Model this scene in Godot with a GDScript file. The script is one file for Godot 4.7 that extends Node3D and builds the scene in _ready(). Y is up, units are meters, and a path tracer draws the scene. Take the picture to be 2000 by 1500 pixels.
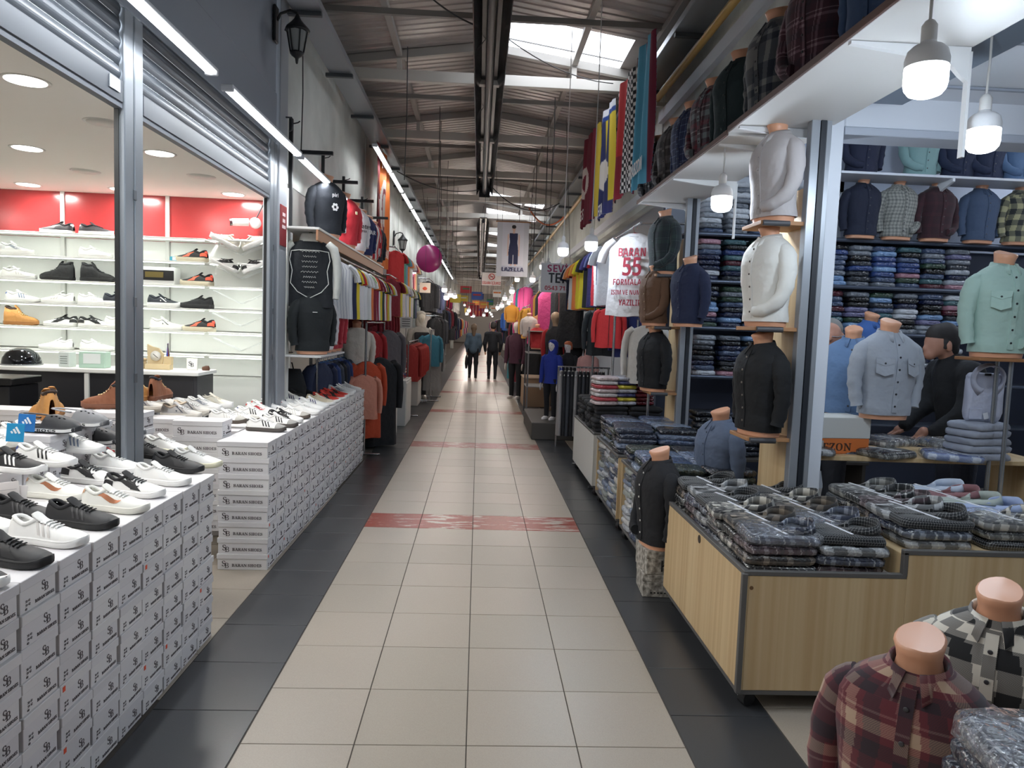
extends Node3D
# A covered market street: shoe shop on one side, shirt shop on the other. Metres, y up; d (depth) runs along -z.

const F := 1428.55
var cam_basis: Basis
var cam_pos := Vector3(0, 1.694, 0)
var names := {}
var meshes := {}
var mats := {}
var texs := {}
var rng := RandomNumberGenerator.new()

func V(x: float, y: float, d: float) -> Vector3:
	return Vector3(x, y, -d)

func ray(px: float, py: float) -> Vector3:
	return cam_basis * Vector3((px - 1000.0) / F, -(py - 750.0) / F, -1.0)

func on_y(px: float, py: float, y: float) -> Vector3:
	var r := ray(px, py)
	return cam_pos + r * ((y - cam_pos.y) / r.y)

func on_x(px: float, py: float, x: float) -> Vector3:
	var r := ray(px, py)
	return cam_pos + r * ((x - cam_pos.x) / r.x)

func on_d(px: float, py: float, d: float) -> Vector3:
	var r := ray(px, py)
	return cam_pos + r * (-d / r.z)

# ---------------------------------------------------------------- naming and grouping
func numbered(called: String) -> String:
	var n: int = names.get(called, 0)
	names[called] = n + 1
	return called if n == 0 else "%s_%03d" % [called, n]

func thing(called: String, label: String, category: String, at := Vector3.ZERO, turn := 0.0, group := "") -> Node3D:
	var o := Node3D.new()
	o.name = numbered(called)
	add_child(o)
	o.position = at
	o.rotation.y = turn
	meta(o, label, category, group)
	return o

func meta(o: Node, label: String, category: String, group := "") -> void:
	o.set_meta("label", label)
	o.set_meta("category", category)
	if group != "":
		o.set_meta("group", group)

func struct(called: String, label := "") -> Node3D:
	var o := Node3D.new()
	o.name = numbered(called)
	add_child(o)
	o.set_meta("kind", "structure")
	if label != "":
		o.set_meta("label", label)
	return o

func part(parent: Node, called: String, mesh: Mesh, m: Material, at := Vector3.ZERO, rot := Vector3.ZERO, sc := Vector3.ONE) -> MeshInstance3D:
	var o := MeshInstance3D.new()
	o.name = called
	o.mesh = mesh
	o.material_override = m
	o.transform = Transform3D(Basis.from_euler(rot).scaled_local(sc), at)
	parent.add_child(o, true)
	return o

func copy(o: Node3D, label: String, at: Vector3, turn := 0.0, group := "") -> Node3D:
	var base := String(o.name)
	if base.length() > 4 and base[-4] == "_" and base.right(3).is_valid_int():
		base = base.left(-4)
	var c: Node3D = o.duplicate()
	c.name = numbered(base)
	add_child(c)
	c.position = at
	c.rotation = Vector3(0, turn, 0)
	if label != "":
		c.set_meta("label", label)
	if group != "":
		c.set_meta("group", group)
	return c

# ---------------------------------------------------------------- materials
func noise_tex(key: String, freq: float, kind := 0, size := 256, normal := false, oct := 4, bump := 4.0, lo := Color(0, 0, 0), hi := Color(1, 1, 1)) -> Texture2D:
	if texs.has(key):
		return texs[key]
	var n := FastNoiseLite.new()
	n.seed = key.hash() % 9999
	n.frequency = freq
	n.noise_type = [FastNoiseLite.TYPE_SIMPLEX_SMOOTH, FastNoiseLite.TYPE_CELLULAR, FastNoiseLite.TYPE_PERLIN][kind]
	n.fractal_octaves = oct
	var t := NoiseTexture2D.new()
	t.width = size
	t.height = size
	t.seamless = true
	t.noise = n
	if normal:
		t.as_normal_map = true
		t.bump_strength = bump
	else:
		var g := Gradient.new()
		g.set_color(0, lo)
		g.set_color(1, hi)
		t.color_ramp = g
	texs[key] = t
	return t

func mat(c: Color, rough := 0.6, metal := 0.0, spec := 0.5) -> StandardMaterial3D:
	var key := "%s|%.2f|%.2f|%.2f" % [c.to_html(), rough, metal, spec]
	if mats.has(key):
		return mats[key]
	var m := StandardMaterial3D.new()
	m.albedo_color = c
	m.roughness = rough
	m.metallic = metal
	m.metallic_specular = spec
	mats[key] = m
	return m

const NTH := ["first", "second", "third", "fourth", "fifth", "sixth", "seventh", "eighth", "ninth", "tenth", "eleventh", "twelfth", "thirteenth", "fourteenth", "fifteenth", "sixteenth", "seventeenth", "eighteenth", "nineteenth", "twentieth"]

func rgb(r: int, g: int, b: int) -> Color:
	return Color8(r, g, b)

func textured(key: String, tex: Texture2D, scale: float, tint := Color.WHITE, rough := 0.7, tri := true, world := false) -> StandardMaterial3D:
	if mats.has(key):
		return mats[key]
	var m := StandardMaterial3D.new()
	m.albedo_color = tint
	m.albedo_texture = tex
	m.roughness = rough
	if tri:
		m.uv1_triplanar = true
		m.uv1_world_triplanar = world
		m.uv1_triplanar_sharpness = 4.0
	m.uv1_scale = Vector3.ONE * scale
	mats[key] = m
	return m

# cloth of one colour, with woven relief and soft sheen
func cloth(c: Color, rough := 0.85) -> StandardMaterial3D:
	var key := "cloth" + c.to_html()
	if mats.has(key):
		return mats[key]
	var m := StandardMaterial3D.new()
	m.albedo_color = c
	m.roughness = rough
	m.rim_enabled = true
	m.rim = 0.25
	m.rim_tint = 0.7
	m.normal_enabled = true
	m.normal_texture = noise_tex("wrinkle", 0.012, 0, 256, true, 3, 10.0)
	m.normal_scale = 0.55
	m.uv1_triplanar = true
	m.uv1_scale = Vector3.ONE * 3.2
	mats[key] = m
	return m

# the same under a crinkled clear bag
func bagged(c: Color) -> StandardMaterial3D:
	var key := "bag" + c.to_html()
	if mats.has(key):
		return mats[key]
	var m := StandardMaterial3D.new()
	m.albedo_color = c
	m.roughness = 0.16
	m.metallic_specular = 0.75
	m.normal_enabled = true
	m.normal_texture = noise_tex("crinkle", 0.02, 0, 256, true, 3, 14.0)
	m.normal_scale = 1.0
	m.uv1_triplanar = true
	m.uv1_world_triplanar = true
	m.uv1_scale = Vector3(4.3, 4.3, 4.3)
	mats[key] = m
	return m

# plaid image: bands = [[start, width, colour, strength], ...] in 0..1 of one repeat, woven both ways
func plaid_tex(key: String, ground: Color, bands: Array) -> Texture2D:
	if texs.has(key):
		return texs[key]
	var n := 96
	var im := Image.create(n, n, false, Image.FORMAT_RGB8)
	var along: Array[Color] = []
	for i in n:
		var c := ground
		var u := float(i) / n
		for b in bands:
			if u >= b[0] and u < b[0] + b[1]:
				c = c.lerp(b[2], b[3])
		along.append(c)
	for y in n:
		for x in n:
			var w: float = 0.5 + (0.12 if (x + y) % 4 < 2 else -0.12)
			im.set_pixel(x, y, along[x].lerp(along[y], w))
	texs[key] = ImageTexture.create_from_image(im)
	return texs[key]

func plaid(key: String, ground: Color, bands: Array, per_metre := 9.0, shiny := false) -> StandardMaterial3D:
	var mk := "plaid" + key + str(shiny)
	if mats.has(mk):
		return mats[mk]
	var m := StandardMaterial3D.new()
	m.albedo_texture = plaid_tex(key, ground, bands)
	m.roughness = 0.2 if shiny else 0.9
	if shiny:
		m.metallic_specular = 0.7
		m.normal_enabled = true
		m.normal_texture = noise_tex("crinkle", 0.02, 0, 256, true, 3, 14.0)
		m.normal_scale = 0.45
	else:
		m.rim_enabled = true
		m.rim = 0.3
		m.rim_tint = 0.7
	m.uv1_scale = Vector3(per_metre, per_metre, 1)
	mats[mk] = m
	return m

func glow(c: Color, energy: float) -> StandardMaterial3D:
	var key := "glow%s%.2f" % [c.to_html(), energy]
	if mats.has(key):
		return mats[key]
	var m := StandardMaterial3D.new()
	m.albedo_color = Color(0.9, 0.9, 0.9)
	m.emission_enabled = true
	m.emission = c
	m.emission_energy_multiplier = energy
	mats[key] = m
	return m

func clear_plastic() -> StandardMaterial3D:
	if mats.has("clear"):
		return mats["clear"]
	var m := StandardMaterial3D.new()
	m.albedo_color = Color(0.95, 0.97, 1.0, 0.12)
	m.roughness = 0.08
	m.transparency = BaseMaterial3D.TRANSPARENCY_ALPHA
	mats["clear"] = m
	return m

# ---------------------------------------------------------------- meshes
func tool() -> SurfaceTool:
	var st := SurfaceTool.new()
	st.begin(Mesh.PRIMITIVE_TRIANGLES)
	return st

func done(st: SurfaceTool) -> ArrayMesh:
	st.generate_normals()
	return st.commit()

func tri(st: SurfaceTool, a: Vector3, b: Vector3, c: Vector3, ua := Vector2.ZERO, ub := Vector2.ZERO, uc := Vector2.ZERO) -> void:
	st.set_uv(ua); st.add_vertex(a)
	st.set_uv(ub); st.add_vertex(b)
	st.set_uv(uc); st.add_vertex(c)

func quad(st: SurfaceTool, a: Vector3, b: Vector3, c: Vector3, d: Vector3, ua := Vector2(0, 0), ub := Vector2(1, 0), uc := Vector2(1, 1), ud := Vector2(0, 1)) -> void:
	tri(st, a, b, c, ua, ub, uc)
	tri(st, a, c, d, ua, uc, ud)

func add_box(st: SurfaceTool, c: Vector3, s: Vector3, basis := Basis.IDENTITY) -> void:
	st.set_smooth_group(-1)
	var h := s * 0.5
	var p := []
	for i in 8:
		p.append(c + basis * Vector3(h.x if i & 1 else -h.x, h.y if i & 2 else -h.y, h.z if i & 4 else -h.z))
	for f in [[0, 2, 3, 1, 0, 1], [5, 7, 6, 4, 0, 1], [4, 6, 2, 0, 2, 1], [1, 3, 7, 5, 2, 1], [2, 6, 7, 3, 0, 2], [4, 0, 1, 5, 0, 2]]:
		var uu: float = s[f[4]]
		var vv: float = s[f[5]]
		quad(st, p[f[0]], p[f[1]], p[f[2]], p[f[3]], Vector2(0, 0), Vector2(0, vv), Vector2(uu, vv), Vector2(uu, 0))

func box(s: Vector3, bevel := 0.0) -> Mesh:
	var key := "box%s%.4f" % [s, bevel]
	if meshes.has(key):
		return meshes[key]
	var st := tool()
	if bevel <= 0.0:
		add_box(st, Vector3.ZERO, s)
	else:
		var rings := []
		for k in [[-1, bevel], [-1, 0.0], [1, 0.0], [1, bevel]]:
			var inset: float = k[1]
			var y: float = k[0] * (s.y * 0.5 - (bevel if inset == 0.0 else 0.0))
			var hx := s.x * 0.5 - inset
			var hz := s.z * 0.5 - inset
			var b := bevel if inset == 0.0 else bevel * 0.3
			rings.append([Vector3(hx - b, y, -hz), Vector3(hx, y, -hz + b), Vector3(hx, y, hz - b), Vector3(hx - b, y, hz), Vector3(-hx + b, y, hz), Vector3(-hx, y, hz - b), Vector3(-hx, y, -hz + b), Vector3(-hx + b, y, -hz)])
		add_loft(st, rings, true, true, true, false)
	meshes[key] = done(st)
	return meshes[key]

# rings of equal length joined in order; UVs in metres
func add_loft(st: SurfaceTool, rings: Array, closed := true, cap0 := false, cap1 := false, smooth := true) -> void:
	st.set_smooth_group(0 if smooth else -1)
	var n: int = rings[0].size()
	var m := n if closed else n - 1
	var v := 0.0
	for r in rings.size() - 1:
		var A: Array = rings[r]
		var B: Array = rings[r + 1]
		var far := 0.0
		for i in n:
			far += A[i].distance_to(B[i])
		var v2: float = v + far / n
		var u := 0.0
		for i in m:
			var j := (i + 1) % n
			var du: float = maxf(A[i].distance_to(A[j]), B[i].distance_to(B[j]))
			quad(st, A[i], B[i], B[j], A[j], Vector2(u, v), Vector2(u, v2), Vector2(u + du, v2), Vector2(u + du, v))
			u += du
		v = v2
	for e in [[cap0, 0, true], [cap1, rings.size() - 1, false]]:
		if e[0]:
			st.set_smooth_group(7 if smooth else -1)
			var R: Array = rings[e[1]]
			var c := Vector3.ZERO
			for p in R:
				c += p
			c /= n
			for i in n:
				var p: Vector3 = R[i]
				var q: Vector3 = R[(i + 1) % n]
				var o2 := Vector2(c.x, c.z)
				if e[2]:
					tri(st, c, p, q, Vector2.ZERO, Vector2(p.x, p.z) - o2, Vector2(q.x, q.z) - o2)
				else:
					tri(st, c, q, p, Vector2.ZERO, Vector2(q.x, q.z) - o2, Vector2(p.x, p.z) - o2)

func loft(rings: Array, closed := true, cap0 := false, cap1 := false, smooth := true) -> ArrayMesh:
	var st := tool()
	add_loft(st, rings, closed, cap0, cap1, smooth)
	return done(st)

# superellipse ring across y (in the xz plane), counted from +x
func oval(y: float, hx: float, hz: float, n := 20, e := 1.0, off := Vector3.ZERO) -> Array:
	var r := []
	for i in n:
		var a := TAU * i / n
		var c := cos(a)
		var s := sin(a)
		r.append(off + Vector3(signf(c) * pow(absf(c), e) * hx, y, signf(s) * pow(absf(s), e) * hz))
	return r

# profile [[radius, y], ...]
func lathe(profile: Array, n := 20, key := "") -> Mesh:
	if key != "" and meshes.has(key):
		return meshes[key]
	var rings := []
	for p in profile:
		rings.append(oval(p[1], p[0], p[0], n))
	var m := loft(rings, true, true, true)
	if key != "":
		meshes[key] = m
	return m

func add_tube(st: SurfaceTool, pts: Array, radii: Variant, n := 8, flat := 1.0) -> void:
	var rings := []
	var up := Vector3.UP
	for k in pts.size():
		var a: Vector3 = pts[maxi(k - 1, 0)]
		var b: Vector3 = pts[mini(k + 1, pts.size() - 1)]
		var t := (b - a).normalized()
		if absf(t.dot(up)) > 0.95:
			up = Vector3.RIGHT if absf(t.x) < 0.9 else Vector3.BACK
		var x := t.cross(up).normalized()
		var y := x.cross(t).normalized()
		up = y
		var r: float = radii[k] if radii is Array else radii
		var ring := []
		for i in n:
			var w := TAU * i / n
			ring.append(pts[k] + x * cos(w) * r + y * sin(w) * r * flat)
		rings.append(ring)
	add_loft(st, rings, true, true, true, n > 4)

func tube(pts: Array, radii: Variant, n := 8, flat := 1.0) -> ArrayMesh:
	var st := tool()
	add_tube(st, pts, radii, n, flat)
	return done(st)

# outline in xy, thickness along z (centred)
func add_prism(st: SurfaceTool, poly: PackedVector2Array, depth: float, off := Vector3.ZERO, basis := Basis.IDENTITY) -> void:
	st.set_smooth_group(-1)
	var idx := Geometry2D.triangulate_polygon(poly)
	var h := depth * 0.5
	for s in [1.0, -1.0]:
		for i in range(0, idx.size(), 3):
			var q := [poly[idx[i]], poly[idx[i + 1]], poly[idx[i + 2]]]
			if s < 0.0:
				q.reverse()
			tri(st, off + basis * Vector3(q[0].x, q[0].y, h * s), off + basis * Vector3(q[2].x, q[2].y, h * s), off + basis * Vector3(q[1].x, q[1].y, h * s), q[0], q[2], q[1])
	for i in poly.size():
		var a := poly[i]
		var b := poly[(i + 1) % poly.size()]
		quad(st, off + basis * Vector3(a.x, a.y, -h), off + basis * Vector3(a.x, a.y, h), off + basis * Vector3(b.x, b.y, h), off + basis * Vector3(b.x, b.y, -h), Vector2(0, 0), Vector2(depth, 0), Vector2(depth, 0.1), Vector2(0, 0.1))

func prism(poly: Array, depth: float) -> ArrayMesh:
	var st := tool()
	add_prism(st, PackedVector2Array(poly), depth)
	return done(st)

# sheet with thickness: f(u, v) -> Vector3 for u, v in 0..1; UVs 0..1
func sheet(f: Callable, nu: int, nv: int, thick := 0.003, uv := Vector2.ONE) -> ArrayMesh:
	var st := tool()
	st.set_smooth_group(0)
	var g := []
	for i in nu + 1:
		var row := []
		for j in nv + 1:
			row.append(f.call(float(i) / nu, float(j) / nv))
		g.append(row)
	var nrm := func(i: int, j: int) -> Vector3:
		var a: Vector3 = g[mini(i + 1, nu)][j] - g[maxi(i - 1, 0)][j]
		var b: Vector3 = g[i][mini(j + 1, nv)] - g[i][maxi(j - 1, 0)]
		return a.cross(b).normalized()
	var back := []
	for i in nu + 1:
		var row := []
		for j in nv + 1:
			row.append(g[i][j] - nrm.call(i, j) * thick)
		back.append(row)
	for i in nu:
		for j in nv:
			var u0 := Vector2(float(i) / nu, float(j) / nv) * uv
			var u1 := Vector2(float(i + 1) / nu, float(j + 1) / nv) * uv
			st.set_smooth_group(0)
			quad(st, g[i][j], g[i][j + 1], g[i + 1][j + 1], g[i + 1][j], u0, Vector2(u0.x, u1.y), u1, Vector2(u1.x, u0.y))
			st.set_smooth_group(1)
			quad(st, back[i][j], back[i + 1][j], back[i + 1][j + 1], back[i][j + 1], u0, Vector2(u1.x, u0.y), u1, Vector2(u0.x, u1.y))
	st.set_smooth_group(-1)
	for i in nu:
		for j in [0, nv]:
			quad(st, g[i][j], g[i + 1][j], back[i + 1][j], back[i][j])
	for j in nv:
		for i in [0, nu]:
			quad(st, g[i][j], g[i][j + 1], back[i][j + 1], back[i][j])
	return done(st)

func fold_noise(p: Vector3, amp: float, s := 0) -> float:
	return amp * (sin(p.x * 31.0 + p.y * 23.0 + s) * 0.5 + sin(p.y * 47.0 - p.z * 29.0 + s * 1.7) * 0.35 + sin(p.x * 71.0 + p.z * 53.0 - p.y * 11.0 + s * 0.6) * 0.25)

func words(text: String, size: float, serif := false, bold := true, depth := 0.0012) -> Mesh:
	var key := "txt%s%.4f%s%s%.4f" % [text, size, serif, bold, depth]
	if meshes.has(key):
		return meshes[key]
	var f := SystemFont.new()
	f.font_names = PackedStringArray(["Droid Serif" if serif else "Droid Sans"])
	f.font_weight = 700 if bold else 400
	var t := TextMesh.new()
	t.font = f
	t.text = text
	t.font_size = 24
	t.pixel_size = size / 24.0
	t.depth = depth
	t.curve_step = 2.5
	meshes[key] = t
	return t

func join(list: Array) -> ArrayMesh:
	var st := SurfaceTool.new()
	for e in list:
		st.append_from(e[0], 0, e[1])
	return st.commit()

# ---------------------------------------------------------------- the scene
func _ready() -> void:
	rng.seed = 7
	# camera
	cam_basis = Basis.from_euler(Vector3(-0.0782799, -0.0482063, 0.0370225))
	var cam := Camera3D.new()
	cam.name = "camera"
	cam.fov = rad_to_deg(2.0 * atan(750.0 / F))
	cam.near = 0.05
	cam.far = 200.0
	cam.transform = Transform3D(cam_basis, cam_pos)
	add_child(cam)
	cam.current = true
	# sky: bright overcast, seen through the roof lights
	var sky_mat := ProceduralSkyMaterial.new()
	sky_mat.sky_top_color = Color(0.93, 0.96, 1.0)
	sky_mat.sky_horizon_color = Color(0.95, 0.97, 1.0)
	sky_mat.ground_bottom_color = Color(0.5, 0.5, 0.5)
	sky_mat.ground_horizon_color = Color(0.9, 0.92, 0.95)
	sky_mat.energy_multiplier = 9.0
	var sky := Sky.new()
	sky.sky_material = sky_mat
	var env := Environment.new()
	env.background_mode = Environment.BG_SKY
	env.sky = sky
	env.tonemap_mode = Environment.TONE_MAPPER_LINEAR
	env.tonemap_exposure = EXPOSURE
	env.sdfgi_enabled = true
	env.ssao_enabled = true
	env.ssil_enabled = true
	var we := WorldEnvironment.new()
	we.name = "environment"
	we.environment = env
	add_child(we)
	# setting
	build_floor()
	build_roof()
	build_walls()
	build_shutters()
	build_shoe_shop()
	build_shirt_shop()
	# things
	build_lamps()
	build_shoe_stacks()
	build_shoes()
	build_shop_shelf_shoes()
	build_shirt_counters()
	build_shirt_shelves()
	build_busts()
	build_jersey_shop()
	build_banners_and_signs()
	build_overhead()
	build_far_shops()
	build_people()

const EXPOSURE := 1.0

func lamp_area(parent: Node, at: Vector3, size: Vector2, energy: float, c := Color(0.97, 0.985, 1.0), rot := Vector3(-PI / 2, 0, 0)) -> void:
	var l := AreaLight3D.new()
	l.name = "area_light"
	l.area_size = size
	l.light_energy = energy
	l.light_color = c
	l.area_range = 60.0
	l.shadow_enabled = true
	l.transform = Transform3D(Basis.from_euler(rot), at)
	parent.add_child(l, true)

func lamp_omni(parent: Node, at: Vector3, energy: float, c := Color(0.93, 0.97, 1.0), size := 0.05) -> void:
	var l := OmniLight3D.new()
	l.name = "omni_light"
	l.light_energy = energy
	l.light_color = c
	l.light_size = size
	l.omni_range = 60.0
	l.omni_attenuation = 2.0
	l.shadow_enabled = true
	l.position = at
	parent.add_child(l, true)

# ---------------------------------------------------------------- floor
func worn_paint() -> StandardMaterial3D:
	if mats.has("worn"):
		return mats["worn"]
	var n := FastNoiseLite.new()
	n.seed = 5
	n.frequency = 0.02
	n.fractal_octaves = 5
	var fine := FastNoiseLite.new()
	fine.seed = 9
	fine.frequency = 0.11
	var w := 512
	var h := 128
	var im := Image.create(w, h, false, Image.FORMAT_RGB8)
	for y in h:
		for x in w:
			var k := n.get_noise_2d(x * 0.6, y * 2.6) + 0.35 * fine.get_noise_2d(x * 0.35, y * 2.2)
			k += 0.16 * sin(x * TAU / w * 2.0) + 0.16
			var red := rgb(132, 46, 32).lerp(rgb(146, 56, 38), clampf(fine.get_noise_2d(x, y) + 0.5, 0, 1))
			im.set_pixel(x, y, red if k > -0.06 else rgb(176, 166, 156) if k < -0.12 else red.lerp(rgb(176, 160, 148), 0.5))
	var m := StandardMaterial3D.new()
	m.albedo_texture = ImageTexture.create_from_image(im)
	m.roughness = 0.3
	m.uv1_triplanar = true
	m.uv1_world_triplanar = true
	m.uv1_scale = Vector3(0.5, 1, 2.2)
	mats["worn"] = m
	return m

# grainy stoneware: even colour with fine speckles
func tile_mat(key: String, base: Color, grain: float, rough: float) -> StandardMaterial3D:
	if mats.has(key):
		return mats[key]
	var r := RandomNumberGenerator.new()
	r.seed = 31
	var im := Image.create(256, 256, false, Image.FORMAT_RGB8)
	for y in 256:
		for x in 256:
			var g := r.randf_range(-grain, grain) + (-grain * 3.0 if r.randf() < 0.012 else 0.0)
			im.set_pixel(x, y, Color(base.r + g, base.g + g, base.b + g))
	return textured(key, ImageTexture.create_from_image(im), 2.2, Color.WHITE, rough, true, true)

func build_floor() -> void:
	var fl := struct("floor", "floor of cream tiles between charcoal strips, with worn red painted rows")
	part(fl, "screed", box(Vector3(14, 0.1, 84)), mat(rgb(78, 72, 66), 0.9), V(0, -0.0535, 35))
	var cream := [tile_mat("cream_a", rgb(163, 152, 138), 0.022, 0.36), tile_mat("cream_b", rgb(159, 149, 135), 0.022, 0.38)]
	var dark := [tile_mat("dark_a", rgb(60, 61, 63), 0.012, 0.3), tile_mat("dark_b", rgb(57, 58, 60), 0.012, 0.33)]
	var t := 0.45
	var mesh := box(Vector3(0.4455, 0.02, 0.4455), 0.0012)
	var far := {"cream": tool(), "dark": tool(), "red": tool()}
	for j in range(-9, 158):
		var d := 3.286 + t * (j + 0.5)
		for i in 4:
			var red := posmod(j, 9) == 6
			var at := V(-0.894 + t * (i + 0.5), -0.01, d)
			if j < 32:
				part(fl, "tile", mesh, worn_paint() if red else cream[rng.randi() % 2], at + Vector3(0, rng.randf_range(-0.0006, 0), 0), Vector3(rng.randf_range(-0.0005, 0.0005), 0, rng.randf_range(-0.0005, 0.0005)))
			else:
				add_box(far["red" if red else "cream"], at, Vector3(0.4455, 0.02, 0.4455))
		for s in 2:
			var at := V([-1.121, 1.133][s], -0.01, d - 0.2)
			if j < 32:
				part(fl, "tile", mesh, dark[rng.randi() % 2], at + Vector3(0, rng.randf_range(-0.0006, 0), 0))
			else:
				add_box(far["dark"], at, Vector3(0.4455, 0.02, 0.4455))
		if j < 26:
			for c in [-3, -2, -1, 0, 1, 2, 3, 4]:
				if c < 0 and (j < 0 or j > 8):
					continue
				if c > 3 and j > 4:
					continue
				var x: float = -1.573 + t * (c + 1) if c < 0 else 1.586 + t * c
				part(fl, "tile", mesh, cream[rng.randi() % 2], V(x, -0.0105, d - 0.12))
	var fm := {"cream": cream[0], "dark": dark[0], "red": worn_paint()}
	for k in far:
		part(fl, "far_tiles", done(far[k]), fm[k]).set_meta("kind", "stuff")
	# shop floors beyond the tiled strips
	part(fl, "shop_floor", box(Vector3(4.4, 0.01, 80)), mat(rgb(186, 178, 168), 0.4), V(-5.15, -0.008, 35))
	part(fl, "shop_floor", box(Vector3(4.4, 0.01, 80)), mat(rgb(186, 178, 168), 0.4), V(5.8, -0.008, 35))

# ---------------------------------------------------------------- roof
const RIDGE := 5.18
const SLOPE := 0.142

func roof_y(x: float) -> float:
	return RIDGE - SLOPE * absf(x)

func build_roof() -> void:
	var r := struct("ceiling", "gabled roof of grey ribbed metal panels on pale steel beams")
	var panel_m := mat(rgb(182, 174, 170), 0.3, 0.3)
	panel_m.normal_enabled = true
	panel_m.normal_texture = noise_tex("dents", 0.008, 0, 256, true, 3, 30.0)
	panel_m.normal_scale = 0.03
	panel_m.uv1_triplanar = true
	panel_m.uv1_world_triplanar = true
	var hx := 2.15
	var L := Vector2(hx, SLOPE * hx).length()
	var ang := atan(SLOPE)
	# one ribbed panel, 1 m wide along the street, ribs across it
	var panel := func(w: float) -> Mesh:
		var key := "roofpanel%.2f" % w
		if meshes.has(key):
			return meshes[key]
		var poly := PackedVector2Array([Vector2(-w / 2, 0.05), Vector2(-w / 2, 0.0)])
		var n := int(w / 0.125)
		for k in n:
			var x0 := -w / 2 + w * k / n
			var q := w / n
			poly.append_array([Vector2(x0 + q * 0.12, 0), Vector2(x0 + q * 0.22, 0.012), Vector2(x0 + q * 0.38, 0.012), Vector2(x0 + q * 0.48, 0)])
		poly.append_array([Vector2(w / 2, 0), Vector2(w / 2, 0.05)])
		var st := tool()
		add_prism(st, poly, L, Vector3.ZERO, Basis(Vector3.UP, PI / 2))
		meshes[key] = done(st)
		return meshes[key]
	# roof lights on the camera's right slope: [from, to] in depth, and from x to x
	var lights := [[8.42, 9.5], [19.4, 20.4], [22.0, 23.0], [27.0, 28.0], [31.0, 32.0], [38.0, 39.0], [47.0, 48.0]]
	var d := -6.0
	while d < 78.0:
		var step := 1.0 if d < 30.0 else 4.0
		for s in [-1, 1]:
			var open := []
			for g in lights:
				if s > 0 and g[1] > d and g[0] < d + step:
					open = g
			var spans := [[d, d + step]]
			if open:
				spans = []
				if open[0] > d:
					spans.append([d, open[0]])
				if open[1] < d + step:
					spans.append([open[1], d + step])
			for sp in spans:
				var w: float = sp[1] - sp[0] - 0.006
				if w > 0.03:
					part(r, "roof_panel", panel.call(w), panel_m, V(s * hx / 2, roof_y(hx / 2) + 0.0, (sp[0] + sp[1]) / 2), Vector3(0, 0, -s * ang))
		d += step
	# the closed end strip beside each roof light, and its frosted sheet
	var frost := StandardMaterial3D.new()
	frost.albedo_color = Color(0.97, 0.98, 1.0, 0.1)
	frost.roughness = 0.2
	frost.transparency = BaseMaterial3D.TRANSPARENCY_ALPHA
	for g in lights:
		var mid: float = (g[0] + g[1]) / 2
		var w: float = g[1] - g[0]
		part(r, "roof_panel", box(Vector3(0.5, 0.05, w)), panel_m, V(1.9, roof_y(1.9) + 0.03, mid), Vector3(0, 0, -ang))
		part(r, "roof_panel", box(Vector3(0.12, 0.05, w)), panel_m, V(0.05, roof_y(0.05) + 0.03, mid), Vector3(0, 0, -ang))
		for k in 2:
			part(r, "skylight_pane", box(Vector3(0.76, 0.004, w)), frost, V(0.48 + 0.77 * k, roof_y(0.48 + 0.77 * k) + 0.05, mid), Vector3(0, 0, -ang))
		part(r, "glazing_bar", box(Vector3(1.6, 0.012, 0.02)), mat(rgb(120, 118, 116), 0.5), V(0.87, roof_y(0.87) + 0.04, g[0] + w * 0.72), Vector3(0, 0, -ang))
	part(r, "ridge_cap", box(Vector3(0.24, 0.05, 84)), panel_m, V(0, RIDGE + 0.03, 36))
	# steel: tie beams, rafters, posts, purlins
	var steel := mat(rgb(205, 200, 192), 0.5)
	var d2 := 3.7
	while d2 < 70.0:
		part(r, "tie_beam", box(Vector3(3.9, 0.13, 0.1), 0.004), steel, V(0, 4.72, d2))
		for s in [-1, 1]:
			part(r, "rafter", box(Vector3(2.0, 0.1, 0.07), 0.003), mat(rgb(165, 160, 154), 0.5), V(s * 0.98, roof_y(0.98) - 0.055, d2), Vector3(0, 0, -s * ang))
			part(r, "beam_post", box(Vector3(0.06, 0.22, 0.06)), steel, V(s * 1.08, 4.88, d2))
		part(r, "rafter", box(Vector3(3.9, 0.06, 0.05)), mat(rgb(140, 136, 132), 0.5), V(0, 4.9, d2 + 1.4))
		d2 += 2.82
	for s in [-1, 1]:
		part(r, "purlin", box(Vector3(0.07, 0.07, 76), 0.003), mat(rgb(176, 171, 165), 0.5), V(s * 1.08, roof_y(1.08) - 0.05, 33))
		part(r, "purlin", box(Vector3(0.08, 0.08, 76), 0.003), mat(rgb(140, 136, 132), 0.5), V(s * 1.86, roof_y(1.86) - 0.06, 33))

# ---------------------------------------------------------------- walls
func concrete() -> StandardMaterial3D:
	if mats.has("concrete"):
		return mats["concrete"]
	var m := textured("concrete", noise_tex("stains", 0.004, 0, 512, false, 6, 0.0, rgb(172, 175, 170), rgb(226, 229, 223)), 0.28, Color.WHITE, 0.85, true, true)
	m.normal_enabled = true
	m.normal_texture = noise_tex("plaster", 0.03, 0, 256, true, 4, 16.0)
	m.normal_scale = 0.1
	return m

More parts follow.
